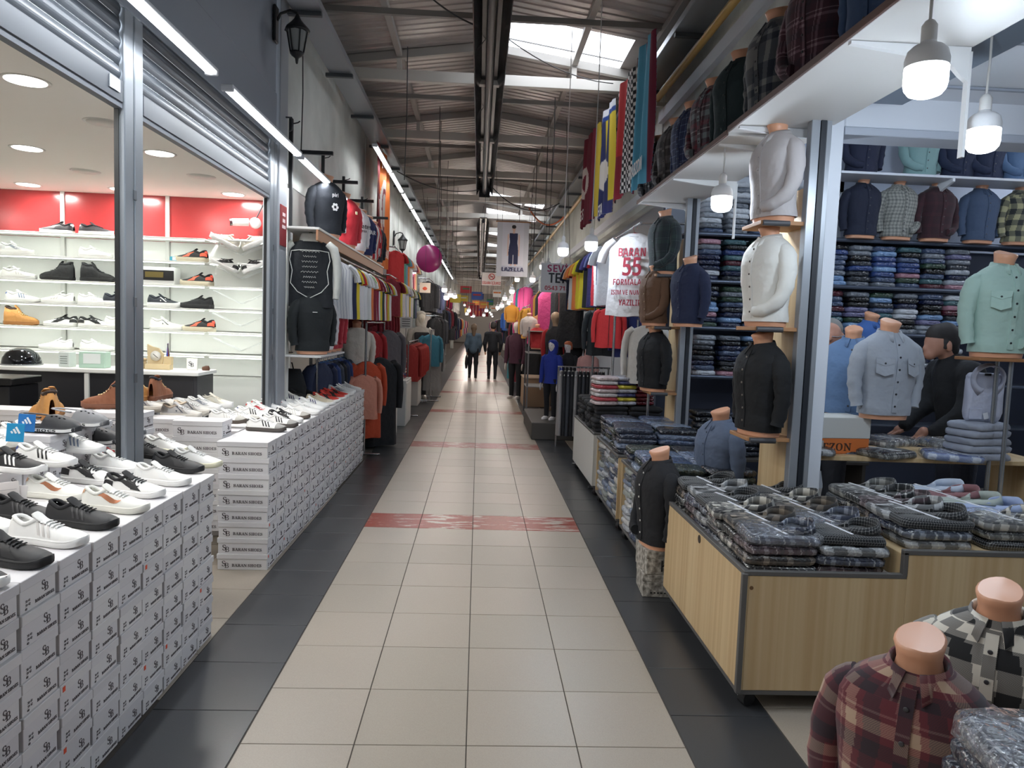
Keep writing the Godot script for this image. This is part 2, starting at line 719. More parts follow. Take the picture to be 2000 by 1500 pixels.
func build_walls() -> void:
	var grey := mat(rgb(136, 142, 152), 0.45)
	var wl := struct("wall_left", "upper wall over the shop fronts: grey boards, then stained concrete")
	part(wl, "fascia_board", box(Vector3(0.1, 0.42, 12.6), 0.004), grey, V(-1.86, 3.42, 0.3))
	part(wl, "fascia_board", box(Vector3(0.1, 1.4, 12.6), 0.004), grey, V(-1.87, 4.34, 0.3))
	part(wl, "pillar", box(Vector3(0.14, 5.0, 0.26), 0.006), mat(rgb(150, 154, 160), 0.5), V(-1.86, 2.5, 6.76))
	var d := 6.9
	var k := 0
	while d < 72.0:
		var w := 2.4
		part(wl, "concrete_panel", box(Vector3(0.12, 2.05, w - 0.012), 0.004), concrete(), V(-1.9 - 0.012 * (k % 2), 3.98, d + w / 2))
		d += w
		k += 1
	part(wl, "sill_board", box(Vector3(0.1, 0.36, 65), 0.004), mat(rgb(112, 110, 106), 0.7), V(-1.9, 2.78, 39.5))
	var wr := struct("wall_right", "upper wall of stained concrete panels over the shop fronts")
	d = -6.0
	k = 0
	while d < 72.0:
		var w := 2.4
		part(wr, "concrete_panel", box(Vector3(0.12, 1.75, w - 0.012), 0.004), concrete(), V(2.06 + 0.012 * (k % 2), 4.1, d + w / 2))
		d += w
		k += 1
	# the street's far end and the shops' outer walls close the room
	var plain := mat(rgb(168, 166, 162), 0.8)
	part(struct("wall_far"), "wall_panel", box(Vector3(14, 5.6, 0.2)), plain, V(0, 2.6, 73))
	part(struct("wall_back_added"), "wall_panel", box(Vector3(14, 5.6, 0.2)), plain, V(0, 2.6, -6.1))  # added behind the camera to keep sky light out; the street runs on
	var sl := struct("wall_shop_left")
	part(sl, "wall_panel", box(Vector3(0.1, 3.3, 13.2)), mat(rgb(214, 213, 208), 0.7), V(-6.3, 1.6, 0.5))
	part(sl, "wall_panel", box(Vector3(0.1, 3.3, 66)), mat(rgb(214, 213, 208), 0.7), V(-3.7, 1.6, 40))
	var sr := struct("wall_shop_right")
	part(sr, "wall_panel", box(Vector3(0.1, 3.6, 14.4)), mat(rgb(206, 212, 222), 0.7), V(7.0, 1.75, 1.1))
	part(sr, "wall_panel", box(Vector3(0.1, 3.6, 65)), mat(rgb(206, 212, 222), 0.7), V(3.9, 1.75, 40.5))
	var cl := struct("ceiling_shop", "plain shop ceilings behind the shop fronts")
	part(cl, "ceiling_board", box(Vector3(4.5, 0.12, 13.1)), mat(rgb(236, 232, 224), 0.7), V(-4.12, 2.83, 0.45))
	part(cl, "ceiling_board", box(Vector3(1.85, 0.12, 66)), mat(rgb(236, 232, 224), 0.7), V(-2.85, 2.98, 39.95))
	part(cl, "ceiling_board", box(Vector3(5.0, 0.12, 10.2)), mat(rgb(206, 210, 218), 0.7), V(4.5, 3.12, -0.95))
	part(cl, "ceiling_board", box(Vector3(5.1, 0.12, 4.2)), mat(rgb(206, 210, 218), 0.7), V(4.5, 4.1, 6.3))
	part(cl, "ceiling_board", box(Vector3(2.0, 0.12, 65)), mat(rgb(206, 210, 218), 0.7), V(2.95, 3.36, 40.5))

# ---------------------------------------------------------------- library: shoes
func curve(pts: Array, t: float) -> float:
	for i in pts.size() - 1:
		if t <= pts[i + 1][0]:
			var k: float = clampf((t - pts[i][0]) / (pts[i + 1][0] - pts[i][0]), 0.0, 1.0)
			var s := k * k * (3.0 - 2.0 * k)
			return lerpf(pts[i][1], pts[i + 1][1], lerpf(k, s, 0.5))
	return pts[-1][1]

const SHOE_L := 0.295
const SHOE_W := [[0.0, 0.016], [0.03, 0.027], [0.12, 0.036], [0.35, 0.034], [0.55, 0.042], [0.72, 0.049], [0.85, 0.045], [0.94, 0.033], [0.985, 0.016], [1.0, 0.004]]
const SHOE_TOP := {
	"low": [[0.0, 0.066], [0.03, 0.085], [0.1, 0.091], [0.24, 0.076], [0.36, 0.086], [0.5, 0.077], [0.65, 0.063], [0.8, 0.052], [0.92, 0.044], [0.98, 0.034], [1.0, 0.022]],
	"runner": [[0.0, 0.075], [0.03, 0.098], [0.1, 0.104], [0.24, 0.088], [0.36, 0.098], [0.5, 0.086], [0.65, 0.07], [0.8, 0.058], [0.92, 0.049], [0.98, 0.042], [1.0, 0.034]],
	"boot": [[0.0, 0.12], [0.03, 0.155], [0.1, 0.168], [0.3, 0.165], [0.4, 0.145], [0.47, 0.112], [0.6, 0.086], [0.8, 0.072], [0.92, 0.058], [0.98, 0.044], [1.0, 0.03]],
	"clog": [[0.0, 0.034], [0.1, 0.036], [0.34, 0.04], [0.42, 0.082], [0.55, 0.09], [0.7, 0.082], [0.85, 0.066], [0.94, 0.05], [1.0, 0.024]],
}
const SHOE_BASE := {"low": 0.028, "runner": 0.04, "boot": 0.032, "clog": 0.026}

func shoe_base(kind: String, t: float) -> float:
	return SHOE_BASE[kind] + (0.012 * pow((t - 0.78) / 0.22, 2.0) if t > 0.78 else 0.0)

func shoe_pt(kind: String, t: float, a: float, off := 0.0) -> Vector3:
	var th := PI * a
	var w := curve(SHOE_W, t) * 0.97
	var b := shoe_base(kind, t) - 0.004
	var h := maxf(curve(SHOE_TOP[kind], t) - b, 0.004)
	if kind == "boot" and t < 0.47:
		w *= 1.0
	var c := cos(th)
	var lean := pow(sin(th), 0.8)
	var z := -signf(c) * pow(absf(c), 0.62) * w * lerpf(1.0, 0.8, lean)
	var y := b + h * pow(sin(th), 0.72)
	var p := Vector3(SHOE_L * t, y, z)
	if off != 0.0:
		p += Vector3(0.0, sin(th), -c).normalized() * off
	return p

func shoe_patch(st: SurfaceTool, kind: String, t0: float, t1: float, a0: float, a1: float, nt: int, na: int, off: float) -> void:
	st.set_smooth_group(0)
	for i in nt:
		for j in na:
			var ta := lerpf(t0, t1, float(i) / nt)
			var tb := lerpf(t0, t1, float(i + 1) / nt)
			var aa := lerpf(a0, a1, float(j) / na)
			var ab := lerpf(a0, a1, float(j + 1) / na)
			quad(st, shoe_pt(kind, ta, aa, off), shoe_pt(kind, ta, ab, off), shoe_pt(kind, tb, ab, off), shoe_pt(kind, tb, aa, off))

# a band that runs over the side: pts = [[t, a, half width in t], ...]
func shoe_band(st: SurfaceTool, kind: String, pts: Array, off: float, mirror: bool) -> void:
	st.set_smooth_group(0)
	for i in pts.size() - 1:
		var p: Array = pts[i]
		var q: Array = pts[i + 1]
		var pa: float = 1.0 - p[1] if mirror else p[1]
		var qa: float = 1.0 - q[1] if mirror else q[1]
		quad(st, shoe_pt(kind, p[0] - p[2], pa, off), shoe_pt(kind, p[0] + p[2], pa, off), shoe_pt(kind, q[0] + q[2], qa, off), shoe_pt(kind, q[0] - q[2], qa, off))

func shoe_mesh(kind: String, piece: String) -> Mesh:
	var key := "shoe_" + kind + piece
	if meshes.has(key):
		return meshes[key]
	var st := tool()
	match piece:
		"sole":
			var rings := []
			var thick: float = SHOE_BASE[kind]
			for lv in [[0.0, -0.004], [0.004, 0.001], [thick * 0.5, 0.004 if kind == "runner" else 0.002], [thick - 0.001, 0.001], [thick + 0.001, -0.006]]:
				var ring := []
				for s in [1, -1]:
					for i in 17:
						var t := i / 16.0 if s > 0 else 1.0 - i / 16.0
						if s < 0 and (i == 0 or i == 16):
							continue
						var w: float = maxf(curve(SHOE_W, t) + lv[1], 0.002)
						var wav := 0.004 * sin(t * 26.0) if kind == "runner" and lv[0] > 0.01 and lv[0] < 0.03 else 0.0
						var lug := 0.003 * signf(sin(t * 70.0)) if kind == "boot" and lv[0] < 0.01 else 0.0
						ring.append(Vector3(SHOE_L * t + (0.003 if t > 0.9 else -0.003 if t < 0.05 else 0.0), lv[0] + shoe_base(kind, t) - thick + wav + lug, s * w))
				rings.append(ring)
			add_loft(st, rings, true, true, true)
		"upper":
			st.set_smooth_group(0)
			var nt := 28
			var na := 18
			for i in nt:
				for j in na:
					var ta := float(i) / nt
					var tb := float(i + 1) / nt
					if kind == "clog":
						if tb < 0.34 and j > 4 and j < na - 5:
							continue
						if i in [15, 17, 19, 21] and j in ([6, 11] if i % 4 == 1 else [5, 8, 12]):
							continue  # vent holes
					elif ta > 0.05 and tb < 0.375 and j > 4 and j < na - 5:
						continue
					quad(st, shoe_pt(kind, ta, float(j) / na), shoe_pt(kind, ta, float(j + 1) / na), shoe_pt(kind, tb, float(j + 1) / na), shoe_pt(kind, tb, float(j) / na))
		"lining":
			st.set_smooth_group(0)
			for i in 8:
				for j in 8:
					var q := []
					for c in [[0, 0], [0, 1], [1, 1], [1, 0]]:
						var u: float = (i + c[0]) / 8.0
						var v: float = (j + c[1]) / 8.0
						var p := shoe_pt(kind, lerpf(0.045, 0.385, u), lerpf(0.26, 0.74, v), -0.001)
						p.y -= (0.02 if kind == "clog" else 0.05) * pow(sin(u * PI) * sin(v * PI), 0.5)
						q.append(p)
					quad(st, q[0], q[1], q[2], q[3])
		"collar":
			var pts := []
			for k in 19:
				var w := lerpf(-2.75, 2.75, k / 18.0)
				var u := 0.5 - 0.5 * cos(w)
				var t := lerpf(0.055, 0.4, u)
				pts.append(shoe_pt(kind, t, 0.5 - 0.22 * sin(w), 0.002))
			add_tube(st, pts, 0.009 if kind == "boot" else 0.0075, 8)
		"tongue":
			var rings := []
			for k in 6:
				var v := k / 5.0
				var p0 := shoe_pt(kind, lerpf(0.5, 0.34, v), 0.5)
				p0 += Vector3(-0.004 * v, 0.004 + (0.02 if kind != "boot" else 0.012) * v * v, 0)
				var ring := []
				for i in 10:
					var w := TAU * i / 10
					ring.append(p0 + Vector3(sin(w) * 0.003 - cos(w) * cos(w) * 0.003, sin(w) * 0.003 - cos(w) * cos(w) * 0.004, cos(w) * (0.02 + 0.004 * v) * (0.72 if k == 5 else 1.0)))
				rings.append(ring)
			add_loft(st, rings, true, true, true)
		"laces":
			for k in 6:
				var t := 0.4 + 0.05 * k
				var half := 0.17 - 0.008 * k
				var pts := []
				for i in 5:
					var a := lerpf(0.5 - half, 0.5 + half, i / 4.0)
					pts.append(shoe_pt(kind, t + (0.012 if i % 2 == 0 else 0.0) * (i - 2) * 0.5, a, 0.0045))
				add_tube(st, pts, 0.0042, 5, 0.6)
		"stripe0", "stripe1", "stripe2", "stripe3", "stripe4", "stripe5":
			var k := int(piece[-1])
			var t := 0.42 + 0.075 * (k % 3)
			shoe_band(st, kind, [[t + 0.05, 0.05, 0.018], [t + 0.03, 0.14, 0.018], [t + 0.005, 0.24, 0.017], [t - 0.015, 0.36, 0.016]], 0.0016, k > 2)
		"swoosh0", "swoosh1":
			st.set_smooth_group(0)
			var sw := [[0.14, 0.32, 0.34], [0.24, 0.25, 0.32], [0.34, 0.17, 0.29], [0.43, 0.1, 0.25], [0.5, 0.065, 0.21], [0.56, 0.065, 0.18], [0.61, 0.1, 0.19], [0.645, 0.17, 0.23], [0.66, 0.25, 0.26]]
			for i in 8:
				var q := []
				for c in [[0, 1], [0, 2], [1, 2], [1, 1]]:
					var e: Array = sw[i + c[0]]
					q.append(shoe_pt(kind, e[0], 1.0 - e[c[1]] if piece[-1] == "1" else e[c[1]], 0.0018))
				quad(st, q[0], q[1], q[2], q[3])
		"letter_n0", "letter_n1":
			var mir := piece[-1] == "1"
			shoe_band(st, kind, [[0.42, 0.06, 0.016], [0.38, 0.34, 0.016]], 0.0018, mir)
			shoe_band(st, kind, [[0.38, 0.34, 0.022], [0.48, 0.2, 0.022], [0.58, 0.06, 0.022]], 0.0022, mir)
			shoe_band(st, kind, [[0.58, 0.06, 0.016], [0.54, 0.34, 0.016]], 0.0018, mir)
		"toe_cap":
			shoe_patch(st, kind, 0.76, 0.995, 0.02, 0.98, 7, 12, 0.0016)
		"heel_overlay0":
			shoe_patch(st, kind, 0.0, 0.2, 0.04, 0.2, 5, 3, 0.0016)
		"heel_overlay1":
			shoe_patch(st, kind, 0.0, 0.2, 0.8, 0.96, 5, 3, 0.0016)
		"overlay0", "overlay1":
			shoe_band(st, kind, [[0.62, 0.04, 0.1], [0.56, 0.16, 0.07], [0.5, 0.26, 0.08], [0.47, 0.36, 0.1]], 0.0016, piece[-1] == "1")
		"heel_tab":
			shoe_patch(st, kind, 0.002, 0.07, 0.22, 0.78, 3, 8, 0.0022)
		"edge_line":
			var pts := []
			for i in 33:
				var f := i / 16.0 - 1.0
				var t := lerpf(0.98, 0.02, absf(f))
				pts.append(Vector3(SHOE_L * t, shoe_base(kind, t) - 0.004, signf(f) * (curve(SHOE_W, t) + 0.0015)))
			add_tube(st, pts, 0.0016, 4)
		"strap":
			var pts := []
			for k in 13:
				var w := lerpf(-PI / 2, PI / 2, k / 12.0)
				pts.append(Vector3(SHOE_L * (0.4 - 0.42 * cos(w)), 0.075 + 0.012 * cos(w), 0.041 * sin(w)))
			add_tube(st, pts, 0.009, 6, 0.45)
		"band0", "band1":
			var sd := 1.0 if piece == "band0" else -1.0
			st.set_smooth_group(0)
			for i in 16:
				var q := []
				for c in [[0, 0.006], [1, 0.006], [1, 0.021], [0, 0.021]]:
					var t: float = lerpf(0.04, 0.96, (i + c[0]) / 16.0)
					q.append(Vector3(SHOE_L * t, shoe_base(kind, t) - SHOE_BASE[kind] + c[1], sd * (curve(SHOE_W, t) + 0.0042)))
				quad(st, q[0], q[1], q[2], q[3])
	meshes[key] = done(st)
	return meshes[key]

# look: {upper, sole, lace, mark: stripes/swoosh/letter_n/"" , mark_c, toe, over, lining, tab}
func shoe(kind: String, look: Dictionary, label: String, at: Vector3, turn: float, group := "", tilt := 0.0, category := "shoe") -> Node3D:
	var called: String = {"low": "sneaker", "runner": "running_shoe", "boot": "boot", "clog": "clog"}[kind]
	var o := thing(called, label, category, at, turn, group)
	o.rotation.z = tilt
	var up: Color = look.upper
	var um := cloth(up, 0.75) if look.get("knit", false) or kind == "boot" else mat(up, 0.55)
	part(o, "sole", shoe_mesh(kind, "sole"), mat(look.sole, 0.6))
	part(o, "upper", shoe_mesh(kind, "upper"), um)
	part(o, "lining", shoe_mesh(kind, "lining"), mat(look.get("lining", up), 0.9))
	if kind == "clog":
		part(o, "heel_strap", shoe_mesh(kind, "strap"), um)
		for k in 2:
			part(o, "sole_band", shoe_mesh(kind, "band%d" % k), mat(rgb(228, 228, 226), 0.5))
		for s in [-1, 1]:
			part(o, "lettering", words("CROCS", 0.026, false, true), mat(rgb(20, 20, 22), 0.5), Vector3(0.14, 0.0135, s * 0.052), Vector3(0, 0.0 if s > 0 else PI, 0), Vector3(1.5, 0.7, 1))
		return o
	part(o, "collar", shoe_mesh(kind, "collar"), mat(look.get("collar", up), 0.8))
	part(o, "tongue", shoe_mesh(kind, "tongue"), mat(look.get("tongue", up), 0.7))
	part(o, "laces", shoe_mesh(kind, "laces"), mat(look.get("lace", up), 0.8))
	part(o, "sole_stitching", shoe_mesh(kind, "edge_line"), mat(look.sole, 0.7))
	if look.get("mark", "") != "":
		var mm := mat(look.mark_c, 0.35, look.get("mark_metal", 0.0))
		for k in (6 if look.mark == "stripes" else 2):
			part(o, {"stripes": "stripe", "swoosh": "swoosh", "letter_n": "side_letter"}[look.mark], shoe_mesh(kind, ("stripe" if look.mark == "stripes" else look.mark) + str(k)), mm)
	if look.has("toe"):
		part(o, "toe_cap", shoe_mesh(kind, "toe_cap"), mat(look.toe, 0.55))
	if look.has("over"):
		for k in 2:
			part(o, "overlay", shoe_mesh(kind, "overlay%d" % k), mat(look.over, 0.5))
			part(o, "heel_overlay", shoe_mesh(kind, "heel_overlay%d" % k), mat(look.over, 0.5))
	if look.has("tab"):
		part(o, "heel_tab", shoe_mesh(kind, "heel_tab"), mat(look.tab, 0.5))
	return o

# ---------------------------------------------------------------- library: busts in shirts
func bust_rings(y0: float, y1: float, grow: float, folds: float, seed_n: int) -> Array:
	var prof := [[0.0, 0.148, 0.1], [0.05, 0.156, 0.104], [0.13, 0.15, 0.098], [0.22, 0.158, 0.103], [0.31, 0.17, 0.115], [0.39, 0.178, 0.12], [0.455, 0.178, 0.108], [0.495, 0.16, 0.092], [0.522, 0.125, 0.078], [0.543, 0.096, 0.068], [0.56, 0.062, 0.058]]
	var rings := []
	var n := 22
	for k in n + 1:
		var y := lerpf(y0, y1, k / float(n))
		var hx := curve(prof.map(func(p): return [p[0], p[1]]), y) + grow
		var hz := curve(prof.map(func(p): return [p[0], p[2]]), y) + grow
		var ring := oval(y, hx, hz, 28, 0.8, Vector3(0, 0, 0.012 * sin(y / 0.56 * PI)))
		if folds > 0.0:
			var low := clampf(1.3 - y / 0.4, 0.25, 1.0)
			for i in ring.size():
				var p: Vector3 = ring[i]
				var f := 1.0 + fold_noise(p, folds, seed_n) * low
				ring[i] = Vector3(p.x * f, p.y, p.z * f)
		rings.append(ring)
	return rings

func bust_mesh(piece: String, v := 0) -> Mesh:
	var key := "bust_%s%d" % [piece, v]
	if meshes.has(key):
		return meshes[key]
	var st := tool()
	match piece:
		"torso":
			add_loft(st, bust_rings(0.0, 0.1, -0.004, 0.0, 0), true, true, false)
		"neck":
			var rings := []
			for p in [[0.5, 0.075, 0.062, 0.0], [0.545, 0.058, 0.056, 0.0], [0.575, 0.052, 0.054, 0.004], [0.61, 0.055, 0.06, 0.008], [0.637, 0.06, 0.066, 0.014], [0.642, 0.054, 0.06, 0.014]]:
				var r := oval(p[0], p[1], p[2], 20, 0.9, Vector3(0, 0, p[3]))
				for i in r.size():
					r[i].y += clampf((p[0] - 0.56) / 0.06, 0.0, 1.0) * (-r[i].z * 0.3 + absf(r[i].x) * -0.12)
				rings.append(r)
			add_loft(st, rings, true, false, true)
		"shirt":
			add_loft(st, bust_rings(0.03, 0.556, 0.008, 0.035, v * 3), true, false, false)
		"sleeve":
			# arm on +x; v 0 hangs, 1 tucked to the front, 2 bent back
			var ends: Array = [[Vector3(0.15, 0.475, 0.0), Vector3(0.19, 0.44, 0.005), Vector3(0.218, 0.36, 0.005), Vector3(0.228, 0.26, 0.0), Vector3(0.222, 0.17, 0.005), Vector3(0.208, 0.08, 0.015)],
				[Vector3(0.15, 0.475, 0.0), Vector3(0.19, 0.44, 0.005), Vector3(0.218, 0.35, 0.012), Vector3(0.226, 0.25, 0.025), Vector3(0.205, 0.16, 0.055), Vector3(0.13, 0.1, 0.105), Vector3(0.06, 0.09, 0.125)],
				[Vector3(0.15, 0.475, 0.0), Vector3(0.19, 0.44, 0.0), Vector3(0.216, 0.35, -0.015), Vector3(0.22, 0.25, -0.04), Vector3(0.19, 0.16, -0.08), Vector3(0.13, 0.12, -0.11)]][v]
			var rr := [0.05, 0.062, 0.06, 0.053, 0.047, 0.042, 0.036]
			var pts := []
			var radii := []
			for k in 17:
				var s := k / 16.0 * (ends.size() - 1)
				var i := mini(int(s), ends.size() - 2)
				var fr := s - i
				var p: Vector3 = (ends[i] as Vector3).cubic_interpolate(ends[i + 1], ends[maxi(i - 1, 0)], ends[mini(i + 2, ends.size() - 1)], fr)
				pts.append(Vector3(p.x * 0.92, p.y, p.z))
				radii.append(lerpf(rr[i], rr[i + 1], fr) * 0.95 * (1.0 + 0.06 * sin(k * 2.4) + 0.04 * sin(k * 4.1)))
			add_tube(st, pts, radii, 14, 0.86)
		"collar":
			# stand and fall of a shirt collar, open at the front (+z)
			var rings := []
			for k in 25:
				var w := lerpf(-PI * 0.93, PI * 0.93, k / 24.0)
				var fr := absf(w) / (PI * 0.93)
				var dirv := Vector3(sin(w), 0, -cos(w))
				var tip := pow(fr, 5.0)
				var c0 := Vector3(0, 0, 0.004)
				rings.append([c0 + dirv * 0.064 + Vector3(0, 0.538 - 0.016 * fr, 0), c0 + dirv * 0.066 + Vector3(0, 0.584 - 0.03 * fr, 0), c0 + dirv * 0.071 + Vector3(0, 0.59 - 0.03 * fr, 0), c0 + dirv * (0.084 + 0.014 * tip) + Vector3(signf(w) * 0.012 * tip, 0.553 - 0.032 * fr - 0.026 * tip, 0.014 * tip), c0 + dirv * (0.08 + 0.012 * tip) + Vector3(signf(w) * 0.012 * tip, 0.552 - 0.032 * fr - 0.026 * tip, 0.01 * tip)])
			add_loft(st, rings, true, true, true)
		"placket":
			var pts := []
			for k in 12:
				var y := lerpf(0.05, 0.525, k / 11.0)
				pts.append(y)
			st.set_smooth_group(0)
			for k in 11:
				var q := []
				for c in [[0, -0.016], [1, -0.016], [1, 0.016], [0, 0.016]]:
					var y: float = pts[k + c[0]]
					q.append(Vector3(c[1], y, front_z(y) + 0.0055))
				quad(st, q[0], q[1], q[2], q[3], Vector2(0, pts[k]), Vector2(0, pts[k + 1]), Vector2(0.032, pts[k + 1]), Vector2(0.032, pts[k]))
			st.set_smooth_group(-1)
			for k in 11:
				for s in [-1, 1]:
					quad(st, Vector3(s * 0.016, pts[k], front_z(pts[k]) + 0.0055), Vector3(s * 0.016, pts[k + 1], front_z(pts[k + 1]) + 0.0055), Vector3(s * 0.019, pts[k + 1], front_z(pts[k + 1]) - 0.012), Vector3(s * 0.019, pts[k], front_z(pts[k]) - 0.012))
		"button":
			meshes[key] = lathe([[0.0, 0.0], [0.0065, 0.0], [0.0068, 0.002], [0.005, 0.003], [0.0, 0.0025]], 10)
			return meshes[key]
		"pocket":
			var w := 0.105
			add_prism(st, PackedVector2Array([Vector2(-w / 2, 0), Vector2(w / 2, 0), Vector2(w / 2, -0.085), Vector2(0, -0.105), Vector2(-w / 2, -0.085)]), 0.004)
			add_prism(st, PackedVector2Array([Vector2(-w / 2 - 0.002, 0.012), Vector2(w / 2 + 0.002, 0.012), Vector2(w / 2 + 0.002, -0.022), Vector2(0, -0.04), Vector2(-w / 2 - 0.002, -0.022)]), 0.006, Vector3(0, 0, 0.003))
	meshes[key] = done(st)
	return meshes[key]

func front_z(y: float) -> float:
	var prof := [[0.0, 0.1], [0.05, 0.104], [0.13, 0.098], [0.22, 0.103], [0.31, 0.115], [0.39, 0.12], [0.455, 0.108], [0.495, 0.092], [0.522, 0.078], [0.543, 0.068], [0.56, 0.058]]
	return curve(prof, y) + 0.008 + 0.012 * sin(y / 0.56 * PI)

# a plastic half-torso wearing a shirt; faces +z before it is turned
func bust(label: String, m: Material, at: Vector3, turn: float, o := {}) -> Node3D:
	var b := thing("shirt_bust", label, "mannequin", at, turn, o.get("group", ""))
	var skin := plastic_skin()
	var k: float = o.get("scale", 1.0)
	part(b, "torso", bust_mesh("torso"), skin, Vector3.ZERO, Vector3.ZERO, Vector3.ONE * k)
	part(b, "neck", bust_mesh("neck"), skin, Vector3.ZERO, Vector3.ZERO, Vector3.ONE * k)
	var sh := part(b, "shirt", bust_mesh("shirt", o.get("v", 0)), m, Vector3.ZERO, Vector3.ZERO, Vector3.ONE * k)
	part(sh, "sleeve", bust_mesh("sleeve", o.get("right", 0)), o.get("sleeve_m", m))
	part(sh, "sleeve", bust_mesh("sleeve", o.get("left", 0)), o.get("sleeve_m", m), Vector3.ZERO, Vector3.ZERO, Vector3(-1, 1, 1))
	if o.get("collar", true):
		part(sh, "collar", bust_mesh("collar"), o.get("collar_m", m))
		part(sh, "placket", bust_mesh("placket"), o.get("placket_m", m))
		var bm := mat(o.get("button", rgb(60, 60, 64)), 0.4)
		for i in 6:
			var y := 0.48 - 0.078 * i
			part(sh, "button", bust_mesh("button"), bm, Vector3(0, y, front_z(y) + 0.006), Vector3(PI / 2, 0, 0))
	if o.get("pockets", false):
		for s in [-1, 1]:
			part(sh, "pocket", bust_mesh("pocket"), m, Vector3(s * 0.092, 0.385, front_z(0.36) - 0.004), Vector3(-0.12, s * 0.42, 0))
			part(sh, "button", bust_mesh("button"), mat(o.get("button", rgb(60, 60, 64)), 0.4), Vector3(s * 0.095, 0.362, front_z(0.36) + 0.002), Vector3(PI / 2, s * 0.42, 0))
	return b

func plastic_skin() -> StandardMaterial3D:
	if mats.has("skin"):
		return mats["skin"]
	var m := StandardMaterial3D.new()
	m.albedo_color = rgb(214, 158, 126)
	m.roughness = 0.38
	mats["skin"] = m
	return m

# ---------------------------------------------------------------- library: folded shirts
func folded_mesh(piece: String, v := 0) -> Mesh:
	var key := "folded_%s%d" % [piece, v]
	if meshes.has(key):
		return meshes[key]
	var st := tool()
	match piece:
		"body":
			# 0.33 long (x, collar end at +x), 0.24 wide (z), 0.045 high, soft edges
			var rings := []
			for lv in [[0.0, 0.93], [0.006, 0.985], [0.02, 1.0], [0.034, 0.985], [0.042, 0.93], [0.046, 0.7], [0.047, 0.35]]:
				var ring := oval(lv[0], 0.165 * lv[1], 0.12 * lv[1], 32, 0.28)
				for i in ring.size():
					ring[i] += Vector3(fold_noise(ring[i] * 2.0, 0.005, v), fold_noise(ring[i] * 1.3, 0.004, v + 3) if lv[0] > 0.03 else 0.0, fold_noise(ring[i] * 2.2, 0.005, v + 5))
				rings.append(ring)
			add_loft(st, rings, true, true, true)
		"sleek":
			var rings := []
			for lv in [[0.0, 0.9], [0.005, 0.98], [0.02, 1.0], [0.032, 0.97], [0.037, 0.9], [0.038, 0.4]]:
				var ring := oval(lv[0], 0.125 * lv[1], 0.15 * lv[1], 20, 0.4)
				for i in ring.size():
					ring[i] += Vector3(fold_noise(ring[i] * 2.0, 0.006, v), fold_noise(ring[i] * 1.6, 0.004, v + 3) if lv[0] > 0.02 else 0.0, fold_noise(ring[i] * 2.2, 0.006, v + 5))
				rings.append(ring)
			add_loft(st, rings, true, true, true)
		"collar":
			var rings := []
			for k in 21:
				var w := lerpf(-PI * 0.9, PI * 0.9, k / 20.0)
				var fr := absf(w) / (PI * 0.9)
				var dv := Vector3(cos(w) * 0.052, 0, sin(w) * 0.07)
				var nv := Vector3(cos(w), 0, sin(w))
				var tip := pow(fr, 4.0)
				rings.append([dv + Vector3(0.0, 0.04, 0), dv * 1.02 + Vector3(0, 0.088 - 0.03 * fr, 0), dv * 1.06 + nv * 0.003 + Vector3(0, 0.09 - 0.03 * fr, 0), dv * 1.1 + nv * 0.012 + Vector3(-0.02 * tip, 0.052 - 0.004 * fr, signf(w) * 0.018 * tip), dv * 1.06 + nv * 0.01 + Vector3(-0.02 * tip, 0.05 - 0.004 * fr, signf(w) * 0.018 * tip)])
			add_loft(st, rings, true, true, true)
		"band":
			add_box(st, Vector3(-0.02, 0.0485, 0), Vector3(0.013, 0.003, 0.2), Basis(Vector3.UP, 0.25))
		"placket":
			add_box(st, Vector3(-0.03, 0.0475, 0), Vector3(0.24, 0.003, 0.03))
		"slit":
			var loop := []
			for k in 13:
				var w := TAU * k / 12.0
				loop.append(Vector3(0.055 * cos(w), 0.019 + 0.011 * sin(w), 0.152))
			add_tube(st, loop, 0.005, 5)
		"film":
			var rings := []
			for lv in [[-0.002, 0.96], [0.004, 1.03], [0.02, 1.05], [0.04, 1.03], [0.051, 0.95], [0.055, 0.6], [0.054, 0.2]]:
				var ring := oval(lv[0], 0.17 * lv[1], 0.124 * lv[1], 36, 0.3)
				for i in ring.size():
					var p: Vector3 = ring[i]
					ring[i] += Vector3(fold_noise(p * 3.1, 0.006, v), fold_noise(p * 3.7, 0.006, v + 2) if lv[0] > 0.03 else 0.0, fold_noise(p * 2.9, 0.006, v + 8))
				rings.append(ring)
			add_loft(st, rings, true, true, true)
	meshes[key] = done(st)
	return meshes[key]

# lying shirt with standing collar; collar end points along local +x
func folded_shirt(label: String, m: Material, at: Vector3, turn: float, group := "", collar := true, film := false, band := true) -> Node3D:
	var o := thing("folded_shirt", label, "shirt", at, turn, group)
	var v := rng.randi() % 3
	var b := part(o, "body", folded_mesh("body", v), m)
	if collar:
		part(o, "collar", folded_mesh("collar"), m, Vector3(0.09, -0.012, 0), Vector3.ZERO, Vector3(1.1, 1.3, 1.15))
		part(b, "placket", folded_mesh("placket"), m)
	if band:
		part(b, "paper_band", folded_mesh("band"), mat(rgb(218, 220, 226), 0.5))
	if film:
		part(o, "clear_bag", folded_mesh("film", v), film_mat())
	return o

func film_mat() -> StandardMaterial3D:
	if mats.has("film"):
		return mats["film"]
	var m := StandardMaterial3D.new()
	m.albedo_color = Color(0.95, 0.97, 1.0, 0.06)
	m.roughness = 0.1
	m.transparency = BaseMaterial3D.TRANSPARENCY_ALPHA
	m.metallic_specular = 0.8
	m.normal_enabled = true
	m.normal_texture = noise_tex("crinkle", 0.02, 0, 256, true, 3, 14.0)
	m.normal_scale = 1.2
	m.uv1_triplanar = true
	m.uv1_world_triplanar = true
	m.uv1_scale = Vector3.ONE * 3.4
	mats["film"] = m
	return m

